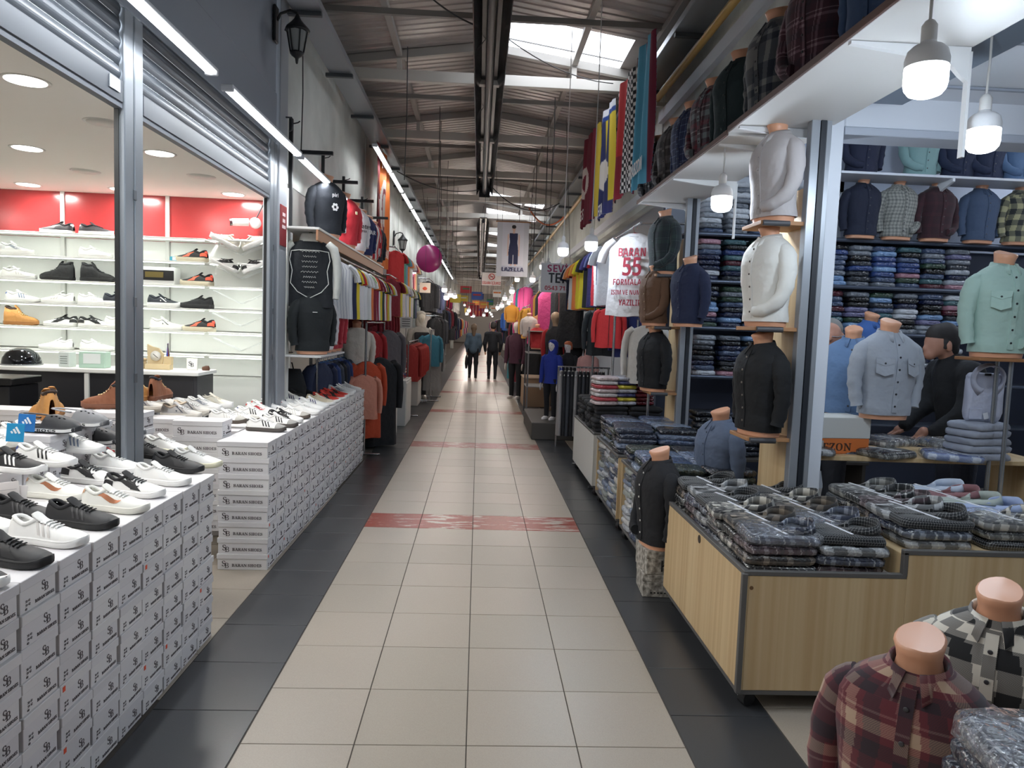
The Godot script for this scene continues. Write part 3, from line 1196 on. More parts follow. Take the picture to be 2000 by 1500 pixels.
# ---------------------------------------------------------------- library: hanging clothes
# a top on a hanger, front towards +z; hook at the origin, clothes below. style: tee, jacket, coat, dress
func top_mesh(style: String, v := 0) -> Mesh:
	var key := "top_%s%d" % [style, v]
	if meshes.has(key):
		return meshes[key]
	var long: float = {"tee": 0.72, "jacket": 0.7, "coat": 1.05, "dress": 1.1, "trousers": 1.02}[style]
	var st := tool()
	var rings := []
	for k in 15:
		var f := k / 14.0
		var y := -0.05 - long * f
		var hx: float
		if style == "trousers":
			hx = lerpf(0.17, 0.15, f)
		else:
			hx = curve([[0.0, 0.06], [0.04, 0.13], [0.1, 0.225], [0.16, 0.235], [0.3, 0.225], [0.6, 0.225], [1.0, 0.24 if style != "dress" else 0.3]], f)
		var hz: float = curve([[0.0, 0.03], [0.1, 0.045], [0.4, 0.05], [1.0, 0.045]], f) * (1.5 if style in ["jacket", "coat"] else 0.8)
		var ring := oval(y, hx, hz, 26, 0.75)
		for i in ring.size():
			var p: Vector3 = ring[i]
			p.z += (0.012 * sin(p.x * 40.0 + v) + 0.008 * sin(p.x * 77.0 + v * 2.0)) * f
			p.y += 0.006 * sin(p.x * 21.0 + v) * f
			ring[i] = p
		rings.append(ring)
	add_loft(st, rings, true, true, true)
	meshes[key] = done(st)
	return meshes[key]

func arm_mesh(style: String) -> Mesh:
	var key := "arm_" + style
	if meshes.has(key):
		return meshes[key]
	var pts := [Vector3(0.17, -0.1, 0), Vector3(0.235, -0.15, 0), Vector3(0.28, -0.22, 0.0), Vector3(0.3, -0.3, 0.0)] if style == "tee" else [Vector3(0.17, -0.1, 0), Vector3(0.23, -0.15, 0), Vector3(0.262, -0.26, 0.0), Vector3(0.275, -0.42, 0.005), Vector3(0.27, -0.56, 0.01), Vector3(0.262, -0.66, 0.015)]
	var rr := [0.07, 0.085, 0.08, 0.082] if style == "tee" else [0.07, 0.08, 0.072, 0.066, 0.06, 0.052]
	meshes[key] = tube(pts, rr, 12, 0.4 if style == "tee" else 0.62)
	return meshes[key]

func hanger_mesh() -> Mesh:
	if meshes.has("hanger"):
		return meshes["hanger"]
	var st := tool()
	var hook := []
	for k in 9:
		var w := lerpf(-0.6, PI, k / 8.0)
		hook.append(Vector3(0.018 * cos(w), 0.0 + 0.018 * sin(w), 0))
	hook.append(Vector3(-0.004, -0.045, 0))
	add_tube(st, hook, 0.0022, 5)
	add_tube(st, [Vector3(-0.2, -0.115, 0), Vector3(-0.06, -0.06, 0), Vector3(0, -0.045, 0), Vector3(0.06, -0.06, 0), Vector3(0.2, -0.115, 0)], 0.007, 6)
	meshes["hanger"] = done(st)
	return meshes["hanger"]

func hung(called: String, style: String, m: Material, label: String, category: String, at: Vector3, turn: float, group := "", o := {}) -> Node3D:
	var t := thing(called, label, category, at, turn, group)
	var am := "tee" if style == "tee" else "jacket"
	var k: float = o.get("scale", 1.0)
	var body := part(t, "body", top_mesh(style, rng.randi() % 3), m, Vector3.ZERO, Vector3.ZERO, Vector3.ONE * k)
	if style != "trousers" and style != "dress":
		for s in [1, -1]:
			part(body, "sleeve", arm_mesh(am), o.get("sleeve_m", m), Vector3.ZERO, Vector3.ZERO, Vector3(s, 1, 1))
		var neck := []
		for i in 12:
			var w := TAU * i / 12.0
			neck.append(Vector3(0.062 * cos(w), -0.066 - 0.02 * sin(w), 0.03 * sin(w)))
		neck.append(neck[0])
		if not meshes.has("neckband"):
			meshes["neckband"] = tube(neck, 0.009, 6)
		part(body, "neckband", meshes["neckband"], o.get("neck_m", m))
	if o.get("hanger", true):
		part(t, "hanger", hanger_mesh(), o.get("hanger_m", mat(rgb(40, 40, 42), 0.4)), Vector3.ZERO, Vector3.ZERO, Vector3.ONE * k)
	if style == "jacket" and o.get("zip", true):
		part(body, "zip", box(Vector3(0.008, 0.6, 0.006)), mat(rgb(30, 30, 32), 0.4, 0.3), Vector3(0, -0.4, 0.073))
	return t

# ---------------------------------------------------------------- shutters and posts of the shoe shop
func build_shutters() -> void:
	var alu := mat(rgb(132, 138, 145), 0.38, 0.35)
	var slat_m := mat(rgb(68, 74, 82), 0.42, 0.25)
	var bays := [[-2.0, 3.83], [4.05, 6.4]]
	for b in bays:
		var mid: float = (b[0] + b[1]) / 2
		var w: float = b[1] - b[0]
		var first: bool = b[0] < 0
		var o := thing("roller_shutter", "grey roller shutter half rolled up, above the glazed white shelves" if not first else "grey roller shutter with scraped bottom rail above the shoe shop downlights", "shutter", V(-1.83, 0, mid))
		var prof := PackedVector2Array()
		for k in 9:
			var f := k / 8.0
			prof.append(Vector2(0.014 * sin(f * PI), f * 0.074))
		for k in range(8, -1, -1):
			var f := k / 8.0
			prof.append(Vector2(0.014 * sin(f * PI) - 0.004, f * 0.074))
		var st := tool()
		add_prism(st, prof, w)
		var slat := done(st)
		for k in 7:
			part(o, "slat", slat, slat_m, Vector3(0, 2.84 + 0.077 * k, 0))
		part(o, "bottom_rail", box(Vector3(0.05, 0.11, w), 0.004), mat(rgb(76, 82, 90), 0.38, 0.3), Vector3(0, 2.785, 0))
		part(o, "bottom_seal", box(Vector3(0.04, 0.025, w)), mat(rgb(96, 102, 110), 0.6), Vector3(0, 2.718, 0))
		if first:
			part(o, "maker_plate", box(Vector3(0.004, 0.06, 0.1)), mat(rgb(196, 200, 206), 0.5), Vector3(0.028, 2.8, -w / 2 + 0.09))
	var posts := [[3.83, 4.05], [6.4, 6.62]]
	for p in posts:
		var o := thing("shutter_post", "aluminium double guide post between the two shutters" if p[0] < 5 else "aluminium guide post against the grey pillar with red notice", "post", V(-1.83, 0, (p[0] + p[1]) / 2))
		for s in [-1, 1]:
			part(o, "guide_channel", box(Vector3(0.055, 3.2, 0.095), 0.005), alu, Vector3(0.0, 1.6, s * 0.054))
			part(o, "guide_groove", box(Vector3(0.022, 3.2, 0.012)), mat(rgb(24, 26, 28), 0.7), Vector3(-0.012, 1.6, s * 0.102))
		for y in [1.35, 1.75, 2.3]:
			part(o, "latch_plate", box(Vector3(0.006, 0.05, 0.03), 0.001), mat(rgb(110, 114, 120), 0.4, 0.6), Vector3(0.03, y, 0.0))
	# red notice on the pillar
	var n := thing("red_notice", "small red notice with white lines on the grey pillar", "sign", V(-1.786, 2.52, 6.76))
	part(n, "board", box(Vector3(0.01, 0.36, 0.2), 0.002), mat(rgb(128, 34, 40), 0.5))
	for k in 3:
		part(n, "printed_line", box(Vector3(0.002, 0.03, [0.09, 0.08, 0.11][k])), mat(rgb(226, 205, 205), 0.6), Vector3(0.006, 0.1 - 0.055 * k, 0))

# ---------------------------------------------------------------- shoe shop interior
const SHELF_D := 6.82
const SHELF_Y := [2.37, 2.165, 1.955, 1.75, 1.545, 1.335]

func build_shoe_shop() -> void:
	var w := struct("wall_shoe_shop", "white display wall with red glossy band above lit shelves")
	part(w, "wall_panel", box(Vector3(4.5, 3.0, 0.1)), mat(rgb(226, 226, 222), 0.6), V(-4.06, 1.4, 7.05))
	# red glossy panels with pale trims
	var red := mat(rgb(150, 50, 51), 0.2)
	for k in 5:
		var x0 := -1.95 - 0.94 * k
		part(w, "red_panel", box(Vector3(0.92, 0.44, 0.03), 0.003), red, V(x0 - 0.47, 2.575, 6.985))
		part(w, "trim", box(Vector3(0.035, 1.7, 0.03), 0.002), mat(rgb(212, 212, 208), 0.4), V(x0, 1.95, 6.97))
	for k in 4:
		for y in 6:
			part(w, "back_panel", box(Vector3(0.9, 0.195, 0.012), 0.002), mat(rgb(232, 232, 228), 0.5), V(-2.42 - 0.94 * k, 1.235 + 0.2075 * y, 6.985))
	part(w, "lower_panel", box(Vector3(4.4, 1.1, 0.02), 0.002), mat(rgb(222, 222, 218), 0.6), V(-4.05, 0.56, 6.985))
	# shelves with light strips under their front edges
	for k in 6:
		for b in 2:
			var x: float = [-3.5, -2.16][b]
			var len: float = [2.1, 0.52][b]
			var s := thing("display_shelf", "white lit shelf, %s, %s" % [["right under the red band", "second row", "third row", "fourth row", "fifth row", "lowest row"][k], "long run beside the desk" if b == 0 else "short run by the glass corner"], "shelf", V(x, SHELF_Y[k], SHELF_D), 0.0, "lit shelves of the shoe shop")
			part(s, "board", box(Vector3(len, 0.012, 0.3), 0.002), mat(rgb(238, 238, 234), 0.35), Vector3(0, -0.006, 0))
			part(s, "lamp_strip", box(Vector3(len - 0.02, 0.008, 0.01)), glow(Color(0.96, 1.0, 0.95), 4.0), Vector3(0, -0.018, 0.12))
			lamp_area(s, Vector3(0, -0.024, 0.12), Vector2(len - 0.04, 0.012), 0.24 if b == 0 else 0.075, Color(0.97, 1.0, 0.97), Vector3(-PI / 2 + 0.5, 0, 0))
	# desk
	var dk := thing("shop_desk", "white topped reception desk with black front in the shoe shop", "desk", V(-3.1, 0, 6.15))
	part(dk, "top", box(Vector3(1.75, 0.03, 0.42), 0.004), mat(rgb(226, 226, 222), 0.35), Vector3(0, 1.22, 0))
	part(dk, "front_panel", box(Vector3(1.66, 1.16, 0.03), 0.003), mat(rgb(36, 36, 40), 0.4), Vector3(0, 0.62, 0.17))
	part(dk, "side_panel", box(Vector3(0.03, 1.2, 0.36), 0.003), mat(rgb(46, 46, 50), 0.4), Vector3(0.84, 0.6, 0))
	part(dk, "side_panel", box(Vector3(0.03, 1.2, 0.36), 0.003), mat(rgb(46, 46, 50), 0.4), Vector3(-0.84, 0.6, 0))
	part(dk, "corner_trim", box(Vector3(0.035, 1.2, 0.02), 0.002), mat(rgb(216, 216, 212), 0.4), Vector3(0.0, 0.6, 0.195))
	var tower := thing("black_cabinet", "black low cabinet in front of the white desk, a slipper on top", "cabinet", V(-3.42, 0, 5.3))
	part(tower, "body", box(Vector3(0.46, 1.16, 0.34), 0.006), mat(rgb(18, 18, 22), 0.3), Vector3(0, 0.58, 0))
	part(tower, "lid", box(Vector3(0.5, 0.05, 0.36), 0.006), mat(rgb(14, 14, 17), 0.25), Vector3(0, 1.19, 0))
	# things on the desk
	var hel := thing("chrome_dome", "shiny dark dome standing on the white desk", "dome", V(-3.72, 1.235, 6.15))
	part(hel, "dome", lathe([[0.14, 0.0], [0.142, 0.02], [0.135, 0.06], [0.11, 0.1], [0.07, 0.128], [0.03, 0.138], [0.0, 0.14]], 24), mat(rgb(60, 62, 66), 0.06, 0.9))
	part(hel, "rim", lathe([[0.15, 0.0], [0.152, 0.006], [0.15, 0.012]], 24), mat(rgb(150, 152, 156), 0.2, 0.8))
	var gbox := thing("card_box", "pale green paper box with label on the white desk", "box", V(-3.12, 1.235, 6.12), 0.1)
	part(gbox, "body", box(Vector3(0.2, 0.13, 0.12), 0.004), mat(rgb(178, 206, 190), 0.5), Vector3(0, 0.065, 0))
	part(gbox, "label", box(Vector3(0.13, 0.08, 0.003)), mat(rgb(224, 230, 228), 0.5), Vector3(0, 0.075, 0.062))
	var pbox := thing("price_box", "white folded price card box beside the pale green box", "box", V(-3.34, 1.235, 6.12), -0.1)
	part(pbox, "body", box(Vector3(0.09, 0.12, 0.09), 0.003), mat(rgb(208, 216, 212), 0.5), Vector3(0, 0.06, 0))
	for y in 4:
		part(pbox, "printed_line", box(Vector3(0.06, 0.006, 0.002)), mat(rgb(110, 120, 116), 0.5), Vector3(0, 0.03 + 0.018 * y, 0.046))
	var clock := thing("wooden_desk_set", "pale wooden desk clock with pen holder on the desk", "clock", V(-2.62, 1.235, 6.15))
	part(clock, "stand", box(Vector3(0.2, 0.045, 0.07), 0.003), mat(rgb(206, 186, 146), 0.5), Vector3(0, 0.0225, 0))
	part(clock, "upright", prism([Vector2(-0.1, 0), Vector2(0.02, 0), Vector2(0.03, 0.08), Vector2(-0.01, 0.13), Vector2(-0.06, 0.14), Vector2(-0.1, 0.16)], 0.02), mat(rgb(206, 188, 150), 0.5), Vector3(0, 0.045, -0.02))
	part(clock, "dial", lathe([[0.0, 0.0], [0.04, 0.0], [0.042, 0.006], [0.0, 0.006]], 24), mat(rgb(236, 234, 226), 0.4), Vector3(-0.03, 0.11, -0.008), Vector3(PI / 2, 0, 0))
	part(clock, "hands", box(Vector3(0.004, 0.05, 0.002)), mat(rgb(30, 30, 30)), Vector3(-0.03, 0.11, 0.0), Vector3(0, 0, 0.9))
	part(clock, "pen_holder", box(Vector3(0.06, 0.07, 0.05), 0.003), mat(rgb(200, 178, 136), 0.5), Vector3(0.075, 0.075, 0))
	for k in 4:
		part(clock, "pen", lathe([[0.0, 0.0], [0.0035, 0.01], [0.0045, 0.02], [0.0045, 0.14], [0.0, 0.145]], 6, "pen"), mat([rgb(30, 60, 160), rgb(40, 80, 180), rgb(160, 60, 40), rgb(60, 60, 70)][k], 0.4), Vector3(0.06 + 0.01 * k, 0.075, 0.005), Vector3(0.05 * k, 0, -0.1 + 0.06 * k))
	var sb := thing("monogram_card", "white framed card with SB monogram standing on the desk", "card", V(-2.36, 1.235, 6.17))
	part(sb, "frame", box(Vector3(0.09, 0.1, 0.012), 0.002), mat(rgb(222, 220, 214), 0.5), Vector3(0, 0.05, 0))
	part(sb, "face", box(Vector3(0.076, 0.086, 0.003)), mat(rgb(238, 238, 236), 0.5), Vector3(0, 0.05, 0.006))
	part(sb, "monogram", monogram(0.05), mat(rgb(30, 28, 30)), Vector3(-0.006, 0.052, 0.009))
	var toy := thing("small_figurine", "tiny brown animal figurine at the end of the white desk", "figurine", V(-2.26, 1.235, 6.2))
	part(toy, "body", loft([oval(0.0, 0.03, 0.014, 10, 1.0), oval(0.015, 0.034, 0.016, 10), oval(0.03, 0.03, 0.014, 10), oval(0.04, 0.012, 0.008, 10, 1.0, Vector3(0.012, 0, 0))], true, true, true), mat(rgb(92, 58, 40), 0.5))
	var chest := thing("small_chest", "small tan chest on the desk behind the post", "box", V(-2.8, 1.235, 6.18))
	part(chest, "body", box(Vector3(0.11, 0.06, 0.07), 0.004), mat(rgb(190, 168, 128), 0.5), Vector3(0, 0.03, 0))
	part(chest, "lid", box(Vector3(0.114, 0.025, 0.074), 0.008), mat(rgb(172, 148, 108), 0.5), Vector3(0, 0.073, 0))
	# camera
	var cc := thing("security_camera", "white bullet camera on the red panel in the corner", "camera", V(-2.1, 2.55, 6.9))
	part(cc, "mount", lathe([[0.0, 0.0], [0.05, 0.0], [0.05, 0.03], [0.03, 0.05], [0.0, 0.05]], 18), mat(rgb(226, 226, 224), 0.4), Vector3(0.03, 0, 0.0), Vector3(PI / 2, 0, 0))
	part(cc, "body", tube([Vector3(-0.02, 0, 0.05), Vector3(-0.15, -0.01, 0.1)], 0.033, 14), mat(rgb(230, 230, 228), 0.35))
	part(cc, "lens_hood", tube([Vector3(-0.15, -0.01, 0.1), Vector3(-0.17, -0.012, 0.108)], 0.034, 14), mat(rgb(40, 20, 24), 0.3))
	part(cc, "cable", tube([Vector3(0.03, 0.02, 0.03), Vector3(0.07, 0.1, 0.03), Vector3(0.11, 0.18, 0.03), Vector3(0.12, 0.25, 0.02)], 0.006, 6), mat(rgb(40, 40, 44), 0.6))
	# ceiling downlights: [px, py, lit]; the rows off view are added lamps to brighten the ceiling
	for a in [[50, 158, 1], [53, 290, 1], [55, 361, 1], [312, 300, 1], [456, 380, 1], [237, 370, 1], [202, 240, 0], [167, 335, 0], [393, 345, 0], [-1, 3.4, 1, 2.6], [-1, 4.6, 1, 2.6], [-1, 3.4, 1, 1.0], [-1, 4.6, 1, 1.0], [-1, 5.5, 1, 5.0], [-1, 2.5, 1, 1.8]]:
		var p := on_y(a[0], a[1], 2.768) if a[0] > 0 else V(-a[1], 2.768, a[3])
		var dl := thing("downlight", "round ceiling lamp, %s, in the shoe shop ceiling" % ["unlit" if a[2] == 0 else "lit"], "light", p, 0.0, "lit downlights of the shoe shop" if a[2] else "unlit downlights of the shoe shop")
		part(dl, "rim", lathe([[0.085, 0.0], [0.105, -0.002], [0.107, 0.002], [0.1, 0.006]], 28, "dlrim"), mat(rgb(214, 212, 206), 0.5))
		part(dl, "lamp_disc", lathe([[0.0, -0.003], [0.088, -0.003], [0.09, 0.001], [0.0, 0.001]], 28, "dldisc"), glow(Color(1.0, 0.99, 0.96), 5.0) if a[2] else mat(rgb(206, 203, 196), 0.5))
		if a[2]:
			lamp_area(dl, Vector3(0, -0.008, 0), Vector2(0.15, 0.15), 1.25, Color(1.0, 0.995, 0.98))

func monogram(size: float) -> Mesh:
	var key := "mono%.4f" % size
	if not meshes.has(key):
		meshes[key] = join([[words("S", size, true, false), Transform3D(Basis(), Vector3(-size * 0.16, size * 0.1, 0))], [words("B", size * 0.9, true, false), Transform3D(Basis(), Vector3(size * 0.2, -size * 0.12, 0))]])
	return meshes[key]

# ---------------------------------------------------------------- shoe boxes
const BOX_H := 0.1085

func shoe_box(at: Vector3, turn: float, group: String, label: String, side_print: bool, sticker: bool) -> void:
	var o := thing("shoe_box", label, "box", at, turn, group)
	var card := [mat(rgb(218, 215, 216), 0.55), mat(rgb(212, 209, 210), 0.55), mat(rgb(222, 219, 218), 0.55)]
	part(o, "body", box(Vector3(0.325, 0.1, 0.19), 0.0015), card[rng.randi() % 3], Vector3(0, 0.05, 0))
	var lid := part(o, "lid", box(Vector3(0.336, 0.034, 0.2), 0.002), card[rng.randi() % 3], Vector3(0, 0.091, 0))
	if not meshes.has("end_print"):
		var small := [[words("38 41", 0.011, false, false, 0.0008), Transform3D(Basis(), Vector3(-0.056, -0.004, 0))], [words("39 42", 0.011, false, false, 0.0008), Transform3D(Basis(), Vector3(-0.056, -0.016, 0))], [words("40", 0.011, false, false, 0.0008), Transform3D(Basis(), Vector3(-0.066, -0.028, 0))]]
		meshes["end_print"] = join([[monogram(0.042), Transform3D(Basis(), Vector3(0.035, 0.014, 0))], [words("BARAN SHOES", 0.0145, true), Transform3D(Basis(), Vector3(0.034, -0.02, 0))]] + small)
		meshes["side_print"] = join([[monogram(0.054), Transform3D(Basis(), Vector3(-0.112, 0, 0))], [words("BARAN SHOES", 0.027, true), Transform3D(Basis(), Vector3(0.03, -0.006, 0))]])
	part(o, "printed_logo", meshes["end_print"], mat(rgb(84, 76, 78), 0.6), Vector3(0.1632, 0.038, 0), Vector3(0, PI / 2, 0))
	if side_print:
		part(o, "printed_logo", meshes["side_print"], mat(rgb(52, 42, 44), 0.6), Vector3(0, 0.036, 0.0957))
	if sticker:
		part(lid, "price_sticker", box(Vector3(0.001, 0.018, 0.016)), mat(rgb(232, 84, 48), 0.5), Vector3(0.1685, 0.0, 0.08))

func build_shoe_stacks() -> void:
	for c in 10:
		for r in 8:
			shoe_box(V(-1.525 + rng.randf_range(-0.004, 0.004), BOX_H * r, 3.745 - 0.203 * c + rng.randf_range(-0.003, 0.003)), rng.randf_range(-0.014, 0.014), "shoe boxes of the nearer stacked counter", "pale shoe box, %s up in the %s pile from the shutter post" % [NTH[r], NTH[c]], false, rng.randf() < 0.14 and r < 7)
	# second and further ranks carry the display; only their tops show
	for c in 6:
		shoe_box(V(-1.868, BOX_H * 7, 3.7 - 0.203 * c), rng.randf_range(-0.02, 0.02), "shoe boxes of the nearer stacked counter", "pale shoe box behind the stacked wall, %s from the shutter post" % NTH[c], false, false)
	for c in 7:
		for r in 3:
			if r < 2 or c < 3:
				shoe_box(V(-2.215, BOX_H * (7 + r), 4.1 - 0.203 * c), 0.0, "shoe boxes of the raised rear rank", "pale shoe box under the clogs, %s layer, %s from the shutter post" % [["lower", "middle", "upper"][r], NTH[c]], c == 6, false)
	var sup := thing("shoe_counter_base", "white counter body behind the nearer stacked shoe boxes", "counter", V(-2.21, 0, 3.45))
	part(sup, "body", box(Vector3(0.33, BOX_H * 7 - 0.002, 1.5), 0.004), mat(rgb(200, 199, 200), 0.6), Vector3(0, BOX_H * 3.5, 0))
	part(sup, "body", box(Vector3(0.33, BOX_H * 7 - 0.002, 1.1), 0.004), mat(rgb(200, 199, 200), 0.6), Vector3(0.34, BOX_H * 3.5, 0.2))
	for c in 20:
		for r in 8:
			shoe_box(V(-1.53 + rng.randf_range(-0.005, 0.005), BOX_H * r, 4.97 + 0.2035 * c + rng.randf_range(-0.003, 0.003)), rng.randf_range(-0.014, 0.014), "shoe boxes of the long stacked counter", "pale shoe box, %s up, %s pile from the lettered end of long counter" % [NTH[r], NTH[c]], c == 0, rng.randf() < 0.12 and r < 7)
	# the lower stack behind, seen past its near end
	for k in 2:
		for r in 9:
			if k == 0 and r < 2:
				continue
			shoe_box(V(-1.885 - 0.345 * k, BOX_H * r, 5.12 + 0.06 * k), rng.randf_range(-0.02, 0.02), "shoe boxes behind the long counter", "shoe box in the short stack %s the long counter, %s up" % [["right behind", "farther behind"][k], NTH[r]], true, false)
	for c in 5:
		shoe_box(V(-1.88, BOX_H * 7, 5.43 + 0.2035 * c), 0.0, "shoe boxes of the long stacked counter", "pale shoe box under the second sneaker row, %s from the lettered end" % NTH[c], false, false)
	var sup2 := thing("shoe_counter_base", "white counter body behind the long wall of shoe boxes", "counter", V(-1.985, 0, 6.0))
	part(sup2, "body", box(Vector3(0.55, BOX_H * 7 - 0.002, 0.75), 0.004), mat(rgb(200, 199, 200), 0.6), Vector3(0, BOX_H * 3.5, 0))
	# white boxes by the black cabinet
	for r in 6:
		shoe_box(V(-3.5, BOX_H * r + 0.3, 4.7), 1.1, "shoe boxes by the black cabinet", "white shoe box beside the black cabinet, %s from the bottom" % NTH[r], true, false)
	var st := thing("box_stool", "white plinth under boxes beside the black cabinet", "plinth", V(-3.5, 0, 4.7))
	part(st, "body", box(Vector3(0.36, 0.298, 0.3), 0.004), mat(rgb(190, 188, 184), 0.6), Vector3(0, 0.149, 0))
	for k in 6:
		shoe_box(V(-2.2 - 0.35 * (k % 3), 0.868 + BOX_H * (k / 3), 4.6), -0.05, "shoe boxes under the boots", "shoe box under the brown boots, %s layer, %s from the post" % [["lower", "upper"][k / 3], NTH[k % 3]], true, false)
	var st2 := thing("box_stool", "white plinth under the boots by the shutter post", "plinth", V(-2.55, 0, 4.6))
	part(st2, "body", box(Vector3(1.06, 0.866, 0.24), 0.004), mat(rgb(190, 188, 184), 0.6), Vector3(0, 0.433, 0))

# ---------------------------------------------------------------- shoes on the box counters
func looks() -> Dictionary:
	var W := rgb(232, 231, 228)
	var C := rgb(222, 216, 200)
	var B := rgb(26, 26, 29)
	return {
		"black": ["low", {upper = B, sole = rgb(22, 22, 24), lace = B, over = rgb(31, 31, 34), toe = rgb(30, 30, 33)}],
		"black_stripes": ["low", {upper = B, sole = rgb(22, 22, 24), lace = B, mark = "stripes", mark_c = rgb(52, 51, 54), toe = rgb(30, 30, 33)}],
		"black_white_stripes": ["low", {upper = B, sole = W, lace = B, mark = "stripes", mark_c = W, tab = W}],
		"white": ["low", {upper = W, sole = W, lace = W, over = rgb(224, 224, 222)}],
		"white_stripes": ["low", {upper = W, sole = W, lace = W, mark = "stripes", mark_c = rgb(206, 202, 198), toe = rgb(236, 234, 230)}],
		"white_copper": ["low", {upper = rgb(230, 229, 222), sole = rgb(228, 226, 216), lace = W, mark = "swoosh", mark_c = rgb(178, 120, 92), mark_metal = 0.7, tab = rgb(190, 150, 120)}],
		"panda": ["low", {upper = W, sole = W, lace = B, over = B, mark = "swoosh", mark_c = B, tab = B, tongue = B, collar = B}],
		"white_cream": ["low", {upper = W, sole = rgb(230, 226, 200), lace = W, tab = rgb(60, 64, 76)}],
		"white_black_stripes": ["low", {upper = W, sole = W, lace = W, mark = "stripes", mark_c = B, toe = rgb(230, 230, 226), tab = rgb(40, 60, 130)}],
		"white_blue_stripes": ["low", {upper = W, sole = W, lace = W, mark = "stripes", mark_c = rgb(122, 136, 158), tab = rgb(50, 80, 150)}],
		"samba": ["low", {upper = W, sole = rgb(88, 78, 70), lace = W, mark = "stripes", mark_c = rgb(205, 203, 198), toe = rgb(176, 172, 164), lining = rgb(40, 44, 60), tab = rgb(40, 42, 56)}],
		"samba_black": ["low", {upper = W, sole = rgb(80, 74, 70), lace = W, mark = "stripes", mark_c = B, toe = rgb(150, 148, 144), lining = rgb(30, 30, 34), tab = B}],
		"white_navy": ["low", {upper = W, sole = W, lace = W, mark = "stripes", mark_c = rgb(44, 50, 96), toe = rgb(226, 226, 224), tab = rgb(44, 50, 96)}],
		"white_red": ["low", {upper = W, sole = W, lace = W, over = rgb(224, 224, 222), tab = rgb(190, 44, 44), mark = "swoosh", mark_c = rgb(170, 50, 60)}],
		"cream_runner": ["runner", {upper = C, sole = W, lace = C, over = rgb(206, 202, 190)}],
		"grey_n": ["runner", {upper = rgb(176, 174, 172), sole = rgb(208, 202, 192), lace = W, mark = "letter_n", mark_c = rgb(60, 64, 78), over = rgb(146, 142, 138), toe = rgb(188, 184, 178), collar = rgb(196, 180, 160)}],
		"white_runner": ["runner", {upper = rgb(216, 216, 214), sole = W, lace = W, over = rgb(196, 196, 196), mark = "swoosh", mark_c = rgb(120, 124, 134)}],
		"black_runner": ["runner", {upper = B, sole = W, lace = B, mark = "swoosh", mark_c = W, knit = true}],
		"black_knit": ["runner", {upper = rgb(22, 22, 25), sole = rgb(24, 24, 27), lace = rgb(22, 22, 25), knit = true}],
		"red_black": ["low", {upper = rgb(196, 54, 44), sole = W, lace = rgb(30, 30, 32), over = B, tab = B}],
		"tan_canvas": ["low", {upper = rgb(196, 184, 160), sole = W, lace = W, toe = rgb(206, 196, 176)}],
		"camo": ["runner", {upper = B, sole = rgb(210, 200, 176), lace = B, over = rgb(220, 90, 60), tab = rgb(230, 80, 60)}],
		"n_black": ["runner", {upper = rgb(34, 38, 48), sole = W, lace = B, mark = "letter_n", mark_c = W}],
		"n_white": ["runner", {upper = rgb(214, 212, 206), sole = W, lace = W, mark = "letter_n", mark_c = B}],
		"brown_boot": ["boot", {upper = rgb(128, 78, 52), sole = rgb(112, 68, 46), lace = rgb(206, 176, 130), collar = rgb(30, 32, 42), lining = rgb(168, 122, 86)}],
		"tan_boot": ["boot", {upper = rgb(186, 132, 72), sole = rgb(170, 116, 62), lace = rgb(216, 190, 140), collar = rgb(52, 36, 28), lining = rgb(168, 122, 86)}],
		"black_boot": ["boot", {upper = rgb(24, 24, 26), sole = rgb(28, 28, 30), lace = B, collar = B}],
		"charcoal_clog": ["clog", {upper = rgb(52, 53, 56), sole = rgb(46, 47, 50)}],
		"grey_clog": ["clog", {upper = rgb(128, 129, 133), sole = rgb(118, 119, 123)}],
		"mcqueen": ["low", {upper = B, sole = rgb(232, 230, 220), lace = B, tab = W, over = rgb(34, 34, 38)}],
	}

# toe pixel on a level surface; heading 0 points the toe across the street (+x)
func set_shoe(L: Dictionary, key: String, toe: Vector3, heading: float, label: String, group := "", tilt := 0.0) -> Node3D:
	var e: Array = L[key]
	var back := Vector3(cos(heading), 0, -sin(heading)) * SHOE_L
	return shoe(e[0], e[1], label, toe - back, heading, group, tilt, "boot" if e[0] == "boot" else "clog" if e[0] == "clog" else "shoe")

